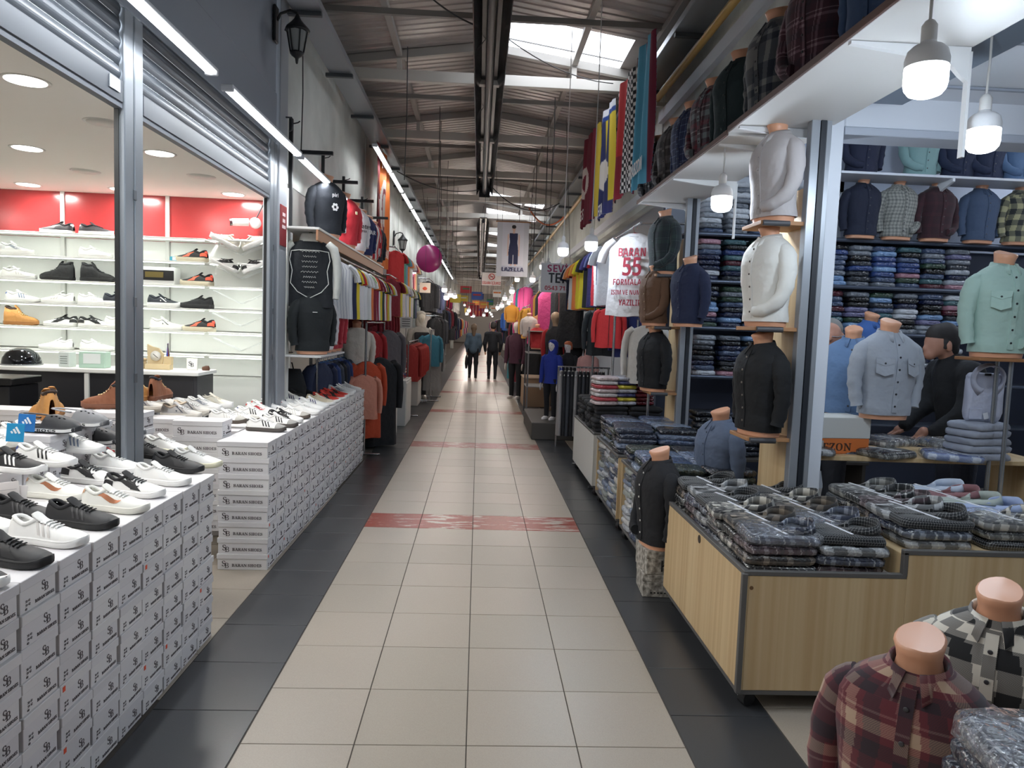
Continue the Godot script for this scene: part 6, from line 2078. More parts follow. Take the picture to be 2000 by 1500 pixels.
func build_jersey_shop() -> void:
	# partition and lit cap shelves next to the shoe shop
	var cap_l := [1.96, 1.76, 1.56, 1.37]
	var pw := struct("wall_cap_shop", "pale partition with lit ledges beside the pillar")
	part(pw, "panel", box(Vector3(0.34, 1.5, 0.03), 0.003), mat(rgb(196, 198, 198), 0.5), V(-2.04, 1.95, 7.42))
	for k in 4:
		var s := thing("cap_ledge", "small lit ledge carrying a striped cap, %s" % ["uppermost", "second down", "third down", "lowest"][k], "shelf", V(-1.99, cap_l[k] - 0.02, 7.3))
		part(s, "board", box(Vector3(0.26, 0.012, 0.24), 0.002), mat(rgb(230, 230, 226), 0.4), Vector3(0, -0.006, 0))
		part(s, "lamp_strip", box(Vector3(0.24, 0.01, 0.012)), glow(Color(1, 1, 0.98), 4.0), Vector3(0, -0.016, 0.1))
		lamp_area(s, Vector3(0, -0.024, 0.1), Vector2(0.22, 0.012), 0.02, Color(1, 1, 0.98), Vector3(-PI / 2 + 0.4, 0, 0))
		var c := thing("baseball_cap", "dark cap with cream striped brim on the %s lit ledge" % ["uppermost", "second", "third", "lowest"][k], "cap", V(-1.95, cap_l[k] - 0.018, 7.27), 0.9)
		part(c, "crown", loft([oval(0, 0.085, 0.095, 18), oval(0.04, 0.085, 0.095, 18), oval(0.08, 0.07, 0.08, 18), oval(0.105, 0.04, 0.045, 18), oval(0.112, 0.008, 0.01, 18)], true, true, true), cloth([rgb(150, 148, 142), rgb(60, 62, 66), rgb(46, 44, 46), rgb(34, 38, 54)][k]))
		for j in 3:
			part(c, "brim_stripe", loft([oval(0.0 + 0.008 * j, 0.088 - 0.003 * j, 0.15 - 0.02 * j, 18, 0.9, Vector3(0, 0, 0.06 - 0.01 * j)), oval(0.007 + 0.008 * j, 0.088 - 0.003 * j, 0.15 - 0.02 * j, 18, 0.9, Vector3(0, 0, 0.06 - 0.01 * j))], true, true, true), mat([rgb(216, 206, 186), rgb(60, 50, 44), rgb(206, 196, 176)][j], 0.8))
	# top shelf and black steel frames
	var sh := thing("jersey_shelf", "long white shelf above the hanging jerseys", "shelf", V(-1.665, 2.54, 9.2))
	part(sh, "board", box(Vector3(0.34, 0.022, 4.6), 0.003), mat(rgb(210, 208, 204), 0.5), Vector3(0, -0.011, 0))
	part(sh, "front_board", box(Vector3(0.02, 0.1, 4.6), 0.003), mat(rgb(170, 124, 92), 0.6), Vector3(0.15, -0.072, 0))
	for k in 4:
		var d: float = [7.05, 8.45, 9.7, 11.2][k]
		var f := thing("steel_frame", "black steel frame post rising above the jersey shelf, crossbar %s" % ["nearest the lantern", "over the red jersey", "over the navy jersey", "beside the flag"][k], "frame", V(-1.8, 2.542, d))
		part(f, "upright", box(Vector3(0.035, 1.0, 0.035), 0.002), mat(rgb(30, 31, 34), 0.5), Vector3(0, 0.5, 0))
		part(f, "crossbar", box(Vector3(0.4, 0.035, 0.035), 0.002), mat(rgb(30, 31, 34), 0.5), Vector3(0.19, 0.7, 0))
		part(f, "hook", tube([Vector3(0, 0.95, 0), Vector3(0.06, 0.965, 0), Vector3(0.08, 0.98, 0)], 0.006, 6), mat(rgb(30, 31, 34), 0.5))
	var rw := striped("redwhite", [rgb(190, 40, 50), rgb(224, 222, 220)], 11.0)
	var jb := [[7.75, cloth(rgb(26, 30, 38)), "black with white floral print", "", rgb(230, 230, 230)], [8.75, cloth(rgb(196, 44, 56)), "red with white side", "", rgb(240, 240, 240)], [9.4, cloth(rgb(214, 214, 216)), "white lettered", "Emirates", rgb(30, 30, 36)], [10.0, cloth(rgb(34, 44, 92)), "navy lettered", "QATAR", rgb(230, 230, 235)], [10.55, rw, "red and white striped", "", rgb(230, 230, 230)], [11.05, cloth(rgb(30, 34, 46)), "black with pale sleeve", "", rgb(120, 180, 210)]]
	for j in jb:
		var sm: Material = j[1]
		if j[2] == "red with white side":
			sm = cloth(rgb(206, 60, 70))
		var b := bust("bust in %s jersey on the jersey shelf" % j[2], j[1], V(-1.61, 2.542, j[0]), 0.85, {collar = false, right = 0, left = 0, sleeve_m = sm})
		if j[3] != "":
			chest_text(b, j[3], 0.075, j[4])
			if j[3] == "Emirates":
				chest_text(b, "FLY BETTER", 0.034, j[4], 0.27)
		elif j[2].begins_with("black with white"):
			for s in 6:
				part(b, "floral_print", tube([Vector3(0.028 * cos(s * 1.047), 0.3 + 0.028 * sin(s * 1.047), front_z(0.3) + 0.008), Vector3(0.028 * cos(s * 1.047), 0.3 + 0.028 * sin(s * 1.047), front_z(0.3) + 0.012)], 0.014, 10), mat(j[4], 0.6))
			chest_text(b, "piri", 0.05, j[4], 0.42)
		elif j[2].begins_with("red with"):
			part(b, "white_side", box(Vector3(0.1, 0.3, 0.02), 0.01), cloth(rgb(222, 220, 220)), Vector3(-0.11, 0.3, 0.1), Vector3(0, -0.5, 0))
			part(b, "badge", box(Vector3(0.03, 0.035, 0.006), 0.002), mat(rgb(236, 220, 180), 0.5), Vector3(0.07, 0.4, front_z(0.4) - 0.002))
	# jerseys along the rail under the shelf, and the upper rail farther on
	rail("chrome rail under the jersey shelf full of football jerseys", -1.5, 2.36, 7.55, 11.6, false)
	var cols := [["white pinstriped", striped("pin", [rgb(214, 214, 216), rgb(214, 214, 216), rgb(214, 214, 216), rgb(170, 174, 184)], 24.0)], ["navy and yellow", striped("ny", [rgb(30, 36, 70), rgb(30, 36, 70), rgb(214, 190, 60)], 5.0)], ["yellow and red", striped("yr", [rgb(220, 196, 50), rgb(190, 44, 44)], 5.0)], ["white", cloth(rgb(216, 214, 216))], ["white with navy", striped("wn", [rgb(214, 214, 216), rgb(214, 214, 216), rgb(40, 44, 80)], 4.0)], ["white and green", striped("wg", [rgb(216, 216, 214), rgb(120, 186, 70)], 4.0)], ["orange", cloth(rgb(220, 120, 70))], ["maroon", cloth(rgb(126, 34, 48))], ["white with burgundy stripes", striped("wb", [rgb(216, 214, 216), rgb(150, 40, 70), rgb(216, 214, 216)], 7.0)], ["yellow and navy", striped("yn", [rgb(216, 196, 60), rgb(40, 44, 84)], 7.0)], ["dark green", cloth(rgb(30, 60, 60))], ["red and white", rw], ["yellow", cloth(rgb(204, 190, 70))], ["white and sky blue", striped("ws", [rgb(216, 216, 218), rgb(120, 170, 210)], 6.0)]]
	for k in 14:
		var c: Array = cols[k]
		hung("football_jersey", "tee", c[1], "%s football jersey hanging under the jersey shelf" % c[0], "jersey", V(-1.5, 2.345, 7.75 + 0.27 * k), 0.62 + rng.randf_range(-0.1, 0.1), "jerseys under the shelf", {hanger_m = mat(rgb(190, 130, 80), 0.5), scale = 0.82, neck_m = cloth(rgb(60, 60, 70))})
	rail("chrome rail high on the wall with jerseys beyond the flag", -1.5, 3.0, 12.9, 16.6, false)
	var up := [["red", rgb(190, 50, 52)], ["sea green", rgb(90, 160, 140)], ["sky blue", rgb(120, 160, 190)], ["orange", rgb(230, 140, 80)], ["white camouflage", rgb(206, 200, 190)], ["white", rgb(220, 220, 222)], ["wine", rgb(120, 40, 70)], ["salmon", rgb(216, 130, 120)], ["sand", rgb(196, 180, 140)], ["grey", rgb(130, 130, 134)]]
	for k in 10:
		hung("football_jersey", "tee", cloth(up[k][1]), "%s jersey on the high rail beyond the flag" % up[k][0], "jersey", V(-1.5, 2.985, 13.1 + 0.34 * k), 0.7, "jerseys on the high rail", {scale = 0.8})
	rail("lower chrome rail with team kits beyond the flag", -1.45, 2.45, 11.9, 15.6, false)
	for k in 11:
		var c: Array = cols[(k * 5 + 7) % 14]
		hung("football_jersey", "tee", c[1], "%s kit on the lower rail beyond the flag" % c[0], "jersey", V(-1.45, 2.435, 12.1 + 0.31 * k), 0.7 + rng.randf_range(-0.1, 0.1), "kits on the lower rail beyond the flag", {scale = 0.84})
	# the embroidered college jacket and the hoodie below it
	var vj := hung("college_jacket", "jacket", cloth(rgb(26, 30, 36)), "black college jacket with pale sleeves and scripted shield on its back", "jacket", V(-1.62, 2.5, 7.12), 0.12, "", {sleeve_m = cloth(rgb(196, 198, 192)), zip = false, scale = 0.92})
	part(vj, "collar", loft([oval(-0.075, 0.11, 0.06, 18), oval(-0.03, 0.1, 0.055, 18), oval(0.0, 0.085, 0.05, 18)], true, false, false), cloth(rgb(196, 198, 192)))
	var shield := [Vector3(-0.17, -0.2, 0), Vector3(-0.09, -0.19, 0), Vector3(0.09, -0.19, 0), Vector3(0.17, -0.2, 0), Vector3(0.185, -0.28, 0), Vector3(0.16, -0.38, 0), Vector3(0.175, -0.5, 0), Vector3(0.11, -0.58, 0), Vector3(0.0, -0.64, 0), Vector3(-0.11, -0.58, 0), Vector3(-0.175, -0.5, 0), Vector3(-0.16, -0.38, 0), Vector3(-0.185, -0.28, 0), Vector3(-0.17, -0.2, 0)]
	part(vj, "embroidered_shield", tube(shield.map(func(p): return p + Vector3(0, 0.03, 0.079 - absf(p.x) * 0.12)), 0.0045, 5), mat(rgb(214, 216, 212), 0.7))
	for k in 8:
		var sq := []
		for j in 17:
			sq.append(Vector3((j - 8) * [0.011, 0.0075, 0.009, 0.0085, 0.01, 0.007, 0.0085, 0.006][k], -0.17 - 0.048 * k + 0.009 * sin(j * 2.3 + k), 0.08))
		part(vj, "script_line", tube(sq, 0.0022, 4), mat(rgb(206, 208, 204), 0.7))
	var hd := bust("black hooded sweatshirt on a bust below the college jacket", cloth(rgb(26, 31, 34)), V(-1.6, 1.36, 7.15), 0.75, {collar = false, right = 0, left = 0, scale = 1.02})
	part(hd, "hood", loft([oval(0.5, 0.115, 0.1, 18, 0.9, Vector3(0, 0, -0.02)), oval(0.56, 0.105, 0.09, 18, 0.9, Vector3(0, 0, -0.05)), oval(0.62, 0.08, 0.06, 18, 0.9, Vector3(0, 0, -0.085)), oval(0.64, 0.02, 0.02, 18, 0.9, Vector3(0, 0, -0.09))], true, false, true), cloth(rgb(26, 31, 34)))
	part(hd, "chest_print", box(Vector3(0.05, 0.008, 0.004)), mat(rgb(206, 208, 206), 0.6), Vector3(-0.06, 0.4, front_z(0.4) + 0.01))
	var hs := thing("bust_shelf", "white shelf board under the black hooded bust", "shelf", V(-1.64, 1.345, 7.5))
	part(hs, "board", box(Vector3(0.36, 0.02, 1.2), 0.003), mat(rgb(196, 196, 196), 0.5), Vector3(0, -0.001, 0))
	part(hs, "support", box(Vector3(0.03, 1.33, 0.03)), mat(rgb(120, 122, 126), 0.4, 0.5), Vector3(-0.16, 0.665 - 1.335, -0.5))
	for k in 3:
		var c: Array = [[rgb(206, 204, 206), "white and red"], [rgb(150, 34, 48), "wine red"], [rgb(160, 40, 54), "dark red"]][k]
		bust("bust in %s track top beside the black hoodie" % c[1], cloth(c[0]), V(-1.63, 1.36, 7.55 + 0.26 * k), 0.9, {collar = false})
	neck_bust(697, 628, 9.6, cloth(rgb(196, 190, 180)), 0.3, "bust in cream club shirt above the coat rails", {collar = false})
	var cs := thing("bust_stand", "thin steel stand under the cream club shirt bust", "stand", on_d(697, 628, 9.6) * Vector3(1, 0, 1))
	part(cs, "pole", tube([Vector3(0, 0, 0), Vector3(0, on_d(697, 628, 9.6).y - 0.64, 0)], 0.016, 8), mat(rgb(120, 122, 126), 0.3, 0.7))
	part(cs, "foot", lathe([[0.0, 0.0], [0.14, 0.0], [0.14, 0.012], [0.02, 0.025], [0.0, 0.025]], 18), mat(rgb(120, 122, 126), 0.3, 0.7))
	# maroon jackets and coats
	rail("rail of maroon zip jackets with a paper price sheet", -1.62, 1.98, 10.3, 13.4, true)
	for k in 7:
		hung("zip_jacket", "jacket", cloth([rgb(120, 26, 40), rgb(132, 30, 44), rgb(110, 24, 36)][k % 3]), "maroon zip jacket on the rail with the price sheet", "jacket", V(-1.62, 1.965, 10.6 + 0.4 * k), 0.7, "maroon zip jackets", {scale = 0.85})
	var pp := thing("price_sheet", "white paper price sheet clipped before the maroon jackets", "sign", on_d(793, 630, 13.0))
	part(pp, "sheet", box(Vector3(0.2, 0.2, 0.004), 0.001), mat(rgb(214, 216, 212), 0.6))
	for k in 4:
		part(pp, "printed_line", box(Vector3(0.14, 0.012, 0.002)), mat(rgb(60, 60, 62), 0.6), Vector3(0, 0.06 - 0.04 * k, 0.003))
	part(pp, "stick", tube([Vector3(0, -0.1, -0.004), Vector3(0, -0.9, -0.004)], 0.006, 6), mat(rgb(120, 120, 124), 0.4))
	rail("chrome coat rail with blue plastic hangers behind the long shoe counter", -1.72, 1.28, 7.9, 9.9, true)
	for k in 8:
		hung("padded_coat", "coat", cloth([rgb(36, 44, 70), rgb(40, 60, 110), rgb(60, 66, 80), rgb(30, 32, 38)][k % 4]), "dark padded coat on blue hanger behind the shoe counter", "coat", V(-1.72, 1.265, 8.1 + 0.2 * k), 1.2, "coats on blue hangers", {hanger_m = mat(rgb(50, 110, 170), 0.4), scale = 0.95})
	hung("pink_sweatshirt", "jacket", cloth(rgb(196, 132, 112)), "pink sweatshirt hanging at the end of the shoe counter", "sweatshirt", V(-1.42, 1.06, 9.25), 0.5, "", {zip = false, scale = 0.8})
	hung("orange_coat", "coat", cloth(rgb(186, 74, 44)), "orange coat between the pink sweatshirt and black puffer", "coat", V(-1.44, 1.22, 9.55), 0.6, "", {scale = 0.95})
	hung("puffer_coat", "coat", cloth(rgb(28, 30, 34)), "long black puffer coat at the end of the shoe counter", "coat", V(-1.3, 1.26, 9.9), 0.7, "", {scale = 1.12})
	hung("fur_hooded_coat", "coat", cloth(rgb(92, 88, 92)), "grey padded coat with fur trim beyond the black puffer", "coat", V(-1.3, 1.62, 10.7), 0.8, "", {scale = 1.0})
	hung("red_padded_coat", "coat", cloth(rgb(160, 40, 44)), "red padded coat behind the black puffer", "coat", V(-1.5, 1.6, 10.3), 0.8, "", {scale = 0.9})
	rail("short chrome rail carrying pink, orange and black coats", -1.4, 1.68, 9.2, 11.0, true)
	for k in 3:
		var cb := thing("white_cabinet", ["white cabinet beside the black puffer", "white cabinet with packed kits in front of red sweaters", "white plinth beside the hooded figure"][k], "cabinet", V([-1.38, -1.35, -1.4][k], 0, [10.6, 12.4, 15.4][k]))
		part(cb, "body", box(Vector3(0.4, [0.55, 0.75, 0.5][k], [0.7, 0.9, 0.8][k]), 0.006), mat(rgb(206, 205, 202), 0.5), Vector3(0, [0.275, 0.375, 0.25][k], 0))
		part(cb, "door", box(Vector3(0.012, [0.45, 0.65, 0.4][k], [0.6, 0.8, 0.7][k]), 0.002), mat(rgb(214, 213, 210), 0.5), Vector3(0.203, [0.28, 0.38, 0.25][k], 0))
	for k in 5:
		folded_shirt("%s folded fleece heaped on the white cabinet by the puffer" % ["red", "yellow", "orange", "grey", "crimson"][k], cloth([rgb(150, 30, 40), rgb(206, 160, 40), rgb(224, 100, 50), rgb(110, 110, 116), rgb(140, 30, 44)][k]), V(-1.36, 0.552 + 0.05 * k, 10.6), 0.2 * k, "", false, false, false)
	for c in 2:
		for k in 9:
			var so := thing("packed_kit", "bagged striped kit stacked on the white cabinet before the red sweaters", "shirt", V(-1.36, 0.752 + 0.044 * k, 12.2 + 0.36 * c), PI / 2, "packed kits on the white cabinet")
			part(so, "body", folded_mesh("sleek", k % 3), bagged([rgb(190, 180, 186), rgb(150, 60, 80), rgb(60, 60, 110), rgb(196, 190, 180)][(k + c) % 4]))
	rail("chrome rail of brick red sweaters", -1.25, 1.35, 13.2, 15.6, true)
	for k in 9:
		hung("red_sweater", "jacket", cloth([rgb(140, 36, 34), rgb(150, 40, 36)][k % 2]), "brick red sweater on the chrome rail", "sweater", V(-1.25, 1.335, 13.4 + 0.25 * k), 0.8, "brick red sweaters", {zip = false, scale = 0.95})
	mannequin("hooded figure in grey and black colour block top", V(-1.3, 0.0, 16.6), 0.3, 1.95, cloth(rgb(150, 146, 140)), cloth(rgb(60, 60, 64)), rgb(190, 184, 172), "jacket", {hood = cloth(rgb(160, 156, 148)), panel = cloth(rgb(34, 34, 38))})
	hung("teal_cape", "jacket", cloth(rgb(40, 96, 116)), "teal fleece draped below the hooded figure", "fleece", V(-1.05, 1.5, 16.2), 0.5, "", {zip = false})
	hung("grey_suit_coat", "coat", cloth(rgb(128, 128, 130)), "pale grey long coat below the teal fleece", "coat", V(-1.0, 1.25, 16.4), 0.5, "", {scale = 0.95})
	rail("short chrome rail under the teal fleece", -1.02, 1.55, 15.9, 16.9, true)
	# right side: printed white jersey and team jerseys
	var rj := rail("red painted rail bracket holding the printed white jersey", 1.5, 2.72, 6.95, 11.6, false)
	rj.set_meta("label", "long rail of team jerseys beside the printed white jersey")
	var pj := hung("printed_jersey", "tee", cloth(rgb(212, 208, 208)), "white jersey printed BARAN 55 with red Turkish lettering", "jersey", V(1.5, 2.7, 7.2), -0.5, "", {scale = 1.12, hanger_m = mat(rgb(150, 60, 60), 0.5)})
	var redm := mat(rgb(150, 24, 48), 0.6)
	for l in [["BARAN", 0.1, -0.24], ["55", 0.22, -0.38], ["FORMALARA", 0.072, -0.53], ["ISIM VE NUMARA", 0.056, -0.63], ["YAZILIR", 0.072, -0.73]]:
		part(pj, "lettering", words(l[0], l[1]), redm, Vector3(0, l[2], 0.068), Vector3.ZERO, Vector3(0.86, 1.15, 1))
	var team := [["white and grey", cloth(rgb(190, 190, 194))], ["navy, white and red", striped("nwr", [rgb(30, 36, 70), rgb(210, 210, 212), rgb(180, 40, 50)], 6.0)], ["purple navy", cloth(rgb(40, 34, 80))], ["black", cloth(rgb(26, 26, 30))], ["yellow", cloth(rgb(214, 196, 50))], ["yellow and orange", striped("yo", [rgb(216, 196, 50), rgb(226, 140, 70)], 5.0)], ["orange and maroon", striped("om", [rgb(232, 130, 70), rgb(232, 130, 70), rgb(110, 26, 40)], 3.2)], ["white and orange", striped("wo", [rgb(216, 214, 212), rgb(226, 150, 90)], 5.0)], ["dark navy", cloth(rgb(24, 28, 50))]]
	for k in 9:
		var t := hung("team_jersey", "tee", team[k][1], "%s team jersey on the rail beside the printed white jersey" % team[k][0], "jersey", V(1.47, 2.7, 8.1 + 0.36 * k), -0.7, "", {scale = 0.95, hanger_m = mat(rgb(190, 130, 80), 0.5)})
		if k == 6:
			part(t, "lettering", words("SIXT", 0.09), mat(rgb(236, 236, 236), 0.6), Vector3(0, -0.36, 0.06))
	rail("short chrome rail with red and dark track jackets", 1.42, 1.98, 7.6, 9.0, true)
	hung("track_jacket", "jacket", cloth(rgb(186, 44, 46)), "red track jacket with white piping", "jacket", V(1.42, 1.965, 7.95), -0.2, "", {scale = 0.62})
	hung("track_jacket", "jacket", cloth(rgb(28, 34, 38)), "black track jacket behind the red one", "jacket", V(1.4, 1.965, 8.25), -0.25, "", {scale = 0.75})
	hung("track_jacket", "jacket", cloth(rgb(34, 44, 96)), "blue and green track jacket right of the red one", "jacket", V(1.66, 1.965, 8.05), -0.3, "", {scale = 0.75})
	hung("white_hoodie", "jacket", cloth(rgb(206, 202, 196)), "white patterned hoodie behind the black bust", "hoodie", V(1.72, 1.8, 7.4), -0.4, "", {scale = 0.85, zip = false})
	rail("short high rail with the white hoodie", 1.72, 1.82, 7.2, 7.9, true)
	# child figures on a low platform, taller ones behind
	var white := rgb(226, 220, 218)
	var plat := thing("figure_platform", "low grey platform under the child figures", "platform", V(1.35, 0, 11.9))
	part(plat, "body", box(Vector3(1.0, 0.26, 1.9), 0.01), mat(rgb(74, 70, 66), 0.6), Vector3(0, 0.13, 0))
	mannequin("child figure with pale face in royal blue hoodie", V(1.16, 0.262, 11.4), -0.7, 1.24, cloth(rgb(30, 50, 140)), cloth(rgb(26, 26, 30)), white, "jacket", {hood = cloth(rgb(30, 50, 140)), face = true})
	mannequin("child figure with ginger hair and pale face", V(1.42, 0.262, 11.5), -0.6, 1.24, cloth(rgb(30, 30, 34)), cloth(rgb(26, 26, 30)), white, "jacket", {hair = rgb(196, 110, 70), face = true})
	mannequin("child figure with pale face in pink hood", V(1.7, 0.262, 11.2), -0.8, 1.24, cloth(rgb(196, 150, 146)), cloth(rgb(26, 26, 30)), white, "jacket", {hood = cloth(rgb(196, 150, 146)), face = true})
	mannequin("tall figure in long black coat over red", V(1.32, 0.262, 12.6), 2.4, 1.72, cloth(rgb(30, 30, 34)), cloth(rgb(150, 130, 110)), rgb(176, 150, 124), "coat", {sleeve_m = cloth(rgb(170, 40, 44))})
	mannequin("tall figure in black coat seen from behind", V(1.62, 0.262, 12.4), 2.6, 1.75, cloth(rgb(24, 24, 28)), cloth(rgb(24, 24, 28)), rgb(170, 146, 122), "coat", {})
	# trouser rail across, in front of the figures
	var tr := thing("clothes_rail", "low chrome rail across the stall with white hangers", "rail", V(1.5, 0, 10.4))
	part(tr, "bar", tube([Vector3(-0.35, 1.15, 0), Vector3(0.4, 1.15, 0)], 0.013, 8), mat(rgb(170, 172, 176), 0.2, 0.9))
	for s in [-1, 1]:
		part(tr, "post", tube([Vector3(0.02 + s * 0.36, 0, 0), Vector3(0.02 + s * 0.36, 1.15, 0)], 0.014, 8), mat(rgb(170, 172, 176), 0.2, 0.9))
	for k in 12:
		hung("trousers", "trousers", cloth([rgb(150, 146, 146), rgb(40, 40, 44), rgb(64, 66, 72), rgb(34, 34, 38)][k % 4]), "%s trousers, %s on the low rail with white hangers" % [["pale", "black", "grey", "jet black"][k % 4], NTH[k]], "trousers", V(1.2 + 0.055 * k, 1.135, 10.4), 1.4, "trousers on the low rail", {hanger_m = mat(rgb(214, 212, 208), 0.4), scale = 0.9})
	for c in 3:
		for k in 7:
			var so := thing("packed_kit", "bagged %s kit stacked before the trouser rail" % ["red and white", "pale striped", "dark red"][c], "shirt", V(1.32 + 0.2 * c, 0.93 + 0.042 * k, 7.5 + 0.06 * c), 0.1, "packed kits before the trouser rail")
			part(so, "body", folded_mesh("sleek", k % 3), bagged([[rgb(196, 180, 180), rgb(170, 60, 70), rgb(200, 196, 196)], [rgb(180, 180, 190), rgb(206, 190, 60), rgb(70, 70, 110)], [rgb(100, 24, 34), rgb(90, 22, 30), rgb(110, 30, 40)]][c][k % 3]))

# ---------------------------------------------------------------- flags, scarves, signs
func flag(called: String, label: String, category: String, x: float, d0: float, d1: float, y0: float, y1: float, tex: Texture2D) -> Node3D:
	# hangs along the street in the plane x; d0 near edge, y0 bottom
	var o := thing(called, label, category, V(x, 0, (d0 + d1) / 2))
	var w := d1 - d0
	var f := func(u: float, v: float) -> Vector3:
		return Vector3(0.03 * sin(u * 13.0 + v * 2.0) + 0.012 * sin(u * 31.0 + v * 3.0), lerpf(y1, y0, v) - 0.01 * sin(u * 9.0), (u - 0.5) * w * (-1.0 if x > 0 else 1.0) * -1.0)
	var m := StandardMaterial3D.new()
	m.albedo_texture = tex
	m.roughness = 0.8
	part(o, "cloth", sheet(f, 24, 12, 0.003), m)
	return o

func block_tex(w: int, h: int, fill: Callable) -> Texture2D:
	var im := Image.create(w, h, false, Image.FORMAT_RGB8)
	for y in h:
		for x in w:
			im.set_pixel(x, y, fill.call(float(x) / w, float(y) / h))
	return ImageTexture.create_from_image(im)

func build_banners_and_signs() -> void:
	var white := mat(rgb(226, 224, 222), 0.6)
	# big club flag on the left wall
	var t := block_tex(64, 128, func(u, v):
		var e := Vector2((u - 0.55) / 0.2, (v - 0.5) / 0.27).length()
		if e < 0.55:
			return rgb(196, 190, 184)
		if e < 0.72:
			return rgb(120, 34, 44)
		if e < 1.0:
			return rgb(208, 202, 196)
		return rgb(112, 22, 40) if u < 0.36 else rgb(214, 112, 44))
	var fl := flag("club_flag", "tall maroon and orange club flag with pale oval crest", "flag", -1.6, 11.2, 12.6, 2.58, 4.35, t)
	part(fl, "lettering", words("ŞAMPİYON", 0.22), white, Vector3(0.06, 4.15, 0.0), Vector3(0, PI / 2, 0), Vector3(0.9, 1, 1))
	part(fl, "lettering", words("GALATASARAY", 0.2), white, Vector3(0.06, 2.8, 0.0), Vector3(0, PI / 2, 0), Vector3(0.8, 1, 1))
	part(fl, "top_rod", tube([Vector3(0, 4.36, -0.72), Vector3(0, 4.36, 0.72)], 0.012, 8), mat(rgb(120, 110, 100), 0.5))
	# scarves and flags on the right
	var stripes := func(cs: Array) -> Texture2D:
		return block_tex(48, 16, func(u, _v): return cs[int(u * cs.size())])
	var a := flag("club_scarf", "claret and sky blue striped scarf hanging from the tray", "scarf", 1.5, 6.75, 7.5, 3.08, 4.42, stripes.call([rgb(110, 30, 54), rgb(84, 160, 190), rgb(84, 160, 190), rgb(84, 160, 190), rgb(110, 30, 54), rgb(84, 160, 190), rgb(84, 160, 190), rgb(110, 30, 54)]))
	part(a, "lettering", words("TRABZON", 0.15), white, Vector3(-0.05, 3.25, 0), Vector3(0, -PI / 2, 0), Vector3(0.9, 1.2, 1))
	var b := flag("club_flag", "red flag bordered with black and white checks, hung from the tray", "flag", 1.5, 7.6, 8.5, 3.15, 4.38, block_tex(72, 96, func(u, v):
		var chk := rgb(226, 222, 218) if (int(u * 24) + int(v * 32)) % 2 == 0 else rgb(24, 22, 24)
		if u > 0.62 or u < 0.08:
			return chk
		return rgb(140, 28, 46) if v > 0.62 else rgb(190, 40, 44)))
	var c := flag("club_flag", "yellow and navy flag with white panel and round crest", "flag", 1.5, 8.7, 9.6, 3.1, 4.4, block_tex(48, 96, func(u, v):
		if v < 0.1:
			return rgb(40, 70, 140) if v > 0.06 else rgb(220, 220, 224)
		if v > 0.88:
			return rgb(36, 44, 100)
		if Vector2((u - 0.5) / 0.3, (v - 0.6) / 0.16).length() < 1.0:
			return rgb(214, 206, 196)
		return rgb(214, 190, 50) if int(u * 5) % 2 == 0 else rgb(36, 44, 90)))
	part(c, "lettering", words("FIA", 0.2), white, Vector3(-0.05, 3.17, 0.0), Vector3(0, -PI / 2, 0))
	flag("club_scarf", "navy and claret scarf hanging behind the yellow flag", "scarf", 1.5, 9.7, 10.3, 3.2, 4.4, stripes.call([rgb(30, 34, 80), rgb(120, 30, 50), rgb(30, 34, 80), rgb(206, 180, 60)]))
	var e := flag("club_flag", "maroon flag with pale round crest, last in the row", "flag", 1.5, 10.4, 11.2, 3.2, 4.45, block_tex(48, 96, func(u, v):
		return rgb(206, 196, 186) if absf(Vector2((u - 0.5) / 0.34, (v - 0.5) / 0.2).length() - 0.8) < 0.2 else rgb(106, 20, 40)))
	part(e, "lettering", words("G S", 0.22), white, Vector3(-0.05, 3.35, 0.0), Vector3(0, -PI / 2, 0))
	# hanging fashion poster
	var p := thing("fashion_poster", "hanging white poster of a model in navy outfit, lettered LAZELLA", "poster", V(0.592, 3.15, 14.0))
	var pt := block_tex(120, 200, func(u, v):
		var x: float = u - 0.52
		var skin := rgb(206, 172, 156)
		var navy := rgb(30, 36, 70)
		if u < 0.16 or u > 0.84:
			return rgb(186, 188, 196)
		if v > 0.8 and v < 0.9:
			return rgb(178, 180, 196)
		if Vector2(x / 0.065, (v - 0.085) / 0.035).length() < 1.0:
			return rgb(40, 34, 36)
		if Vector2(x / 0.055, (v - 0.12) / 0.045).length() < 1.0:
			return skin
		if v > 0.15 and v < 0.21 and absf(x) < 0.035:
			return skin
		var half := 0.13 if v < 0.3 else lerpf(0.13, 0.155, clampf((v - 0.4) / 0.15, 0, 1))
		if v > 0.2 and v < 0.6 and absf(x) < half * (1.0 - 0.12 * exp(-pow((v - 0.36) / 0.05, 2.0))):
			return navy
		if v >= 0.6 and v < 0.77 and absf(x) < 0.15 and absf(x) > 0.012:
			return navy
		if v > 0.22 and v < 0.62 and absf(absf(x) - 0.165 - 0.02 * v) < 0.018:
			return skin
		if v >= 0.77 and v < 0.8 and absf(absf(x) - 0.07) < 0.03:
			return skin
		return rgb(196, 196, 206))
	var pm := StandardMaterial3D.new()
	pm.albedo_texture = pt
	pm.roughness = 0.7
	part(p, "printed_sheet", sheet(func(u, v): return Vector3((u - 0.5) * 0.6, (0.5 - v) * 1.02, 0.01 * sin(v * 5.0)), 8, 10, 0.004), pm)
	part(p, "lettering", words("LAZELLA", 0.105), mat(rgb(44, 46, 84), 0.6), Vector3(0.01, -0.375, 0.016))
	part(p, "top_rod", tube([Vector3(-0.33, 0.515, 0), Vector3(0.33, 0.515, 0)], 0.012, 8), mat(rgb(150, 104, 70), 0.6))
	for s in [-1, 1]:
		part(p, "wire", tube([Vector3(s * 0.3, 0.52, 0), Vector3(s * 0.36, 1.52, 0)], 0.004, 5), mat(rgb(60, 60, 62), 0.6))
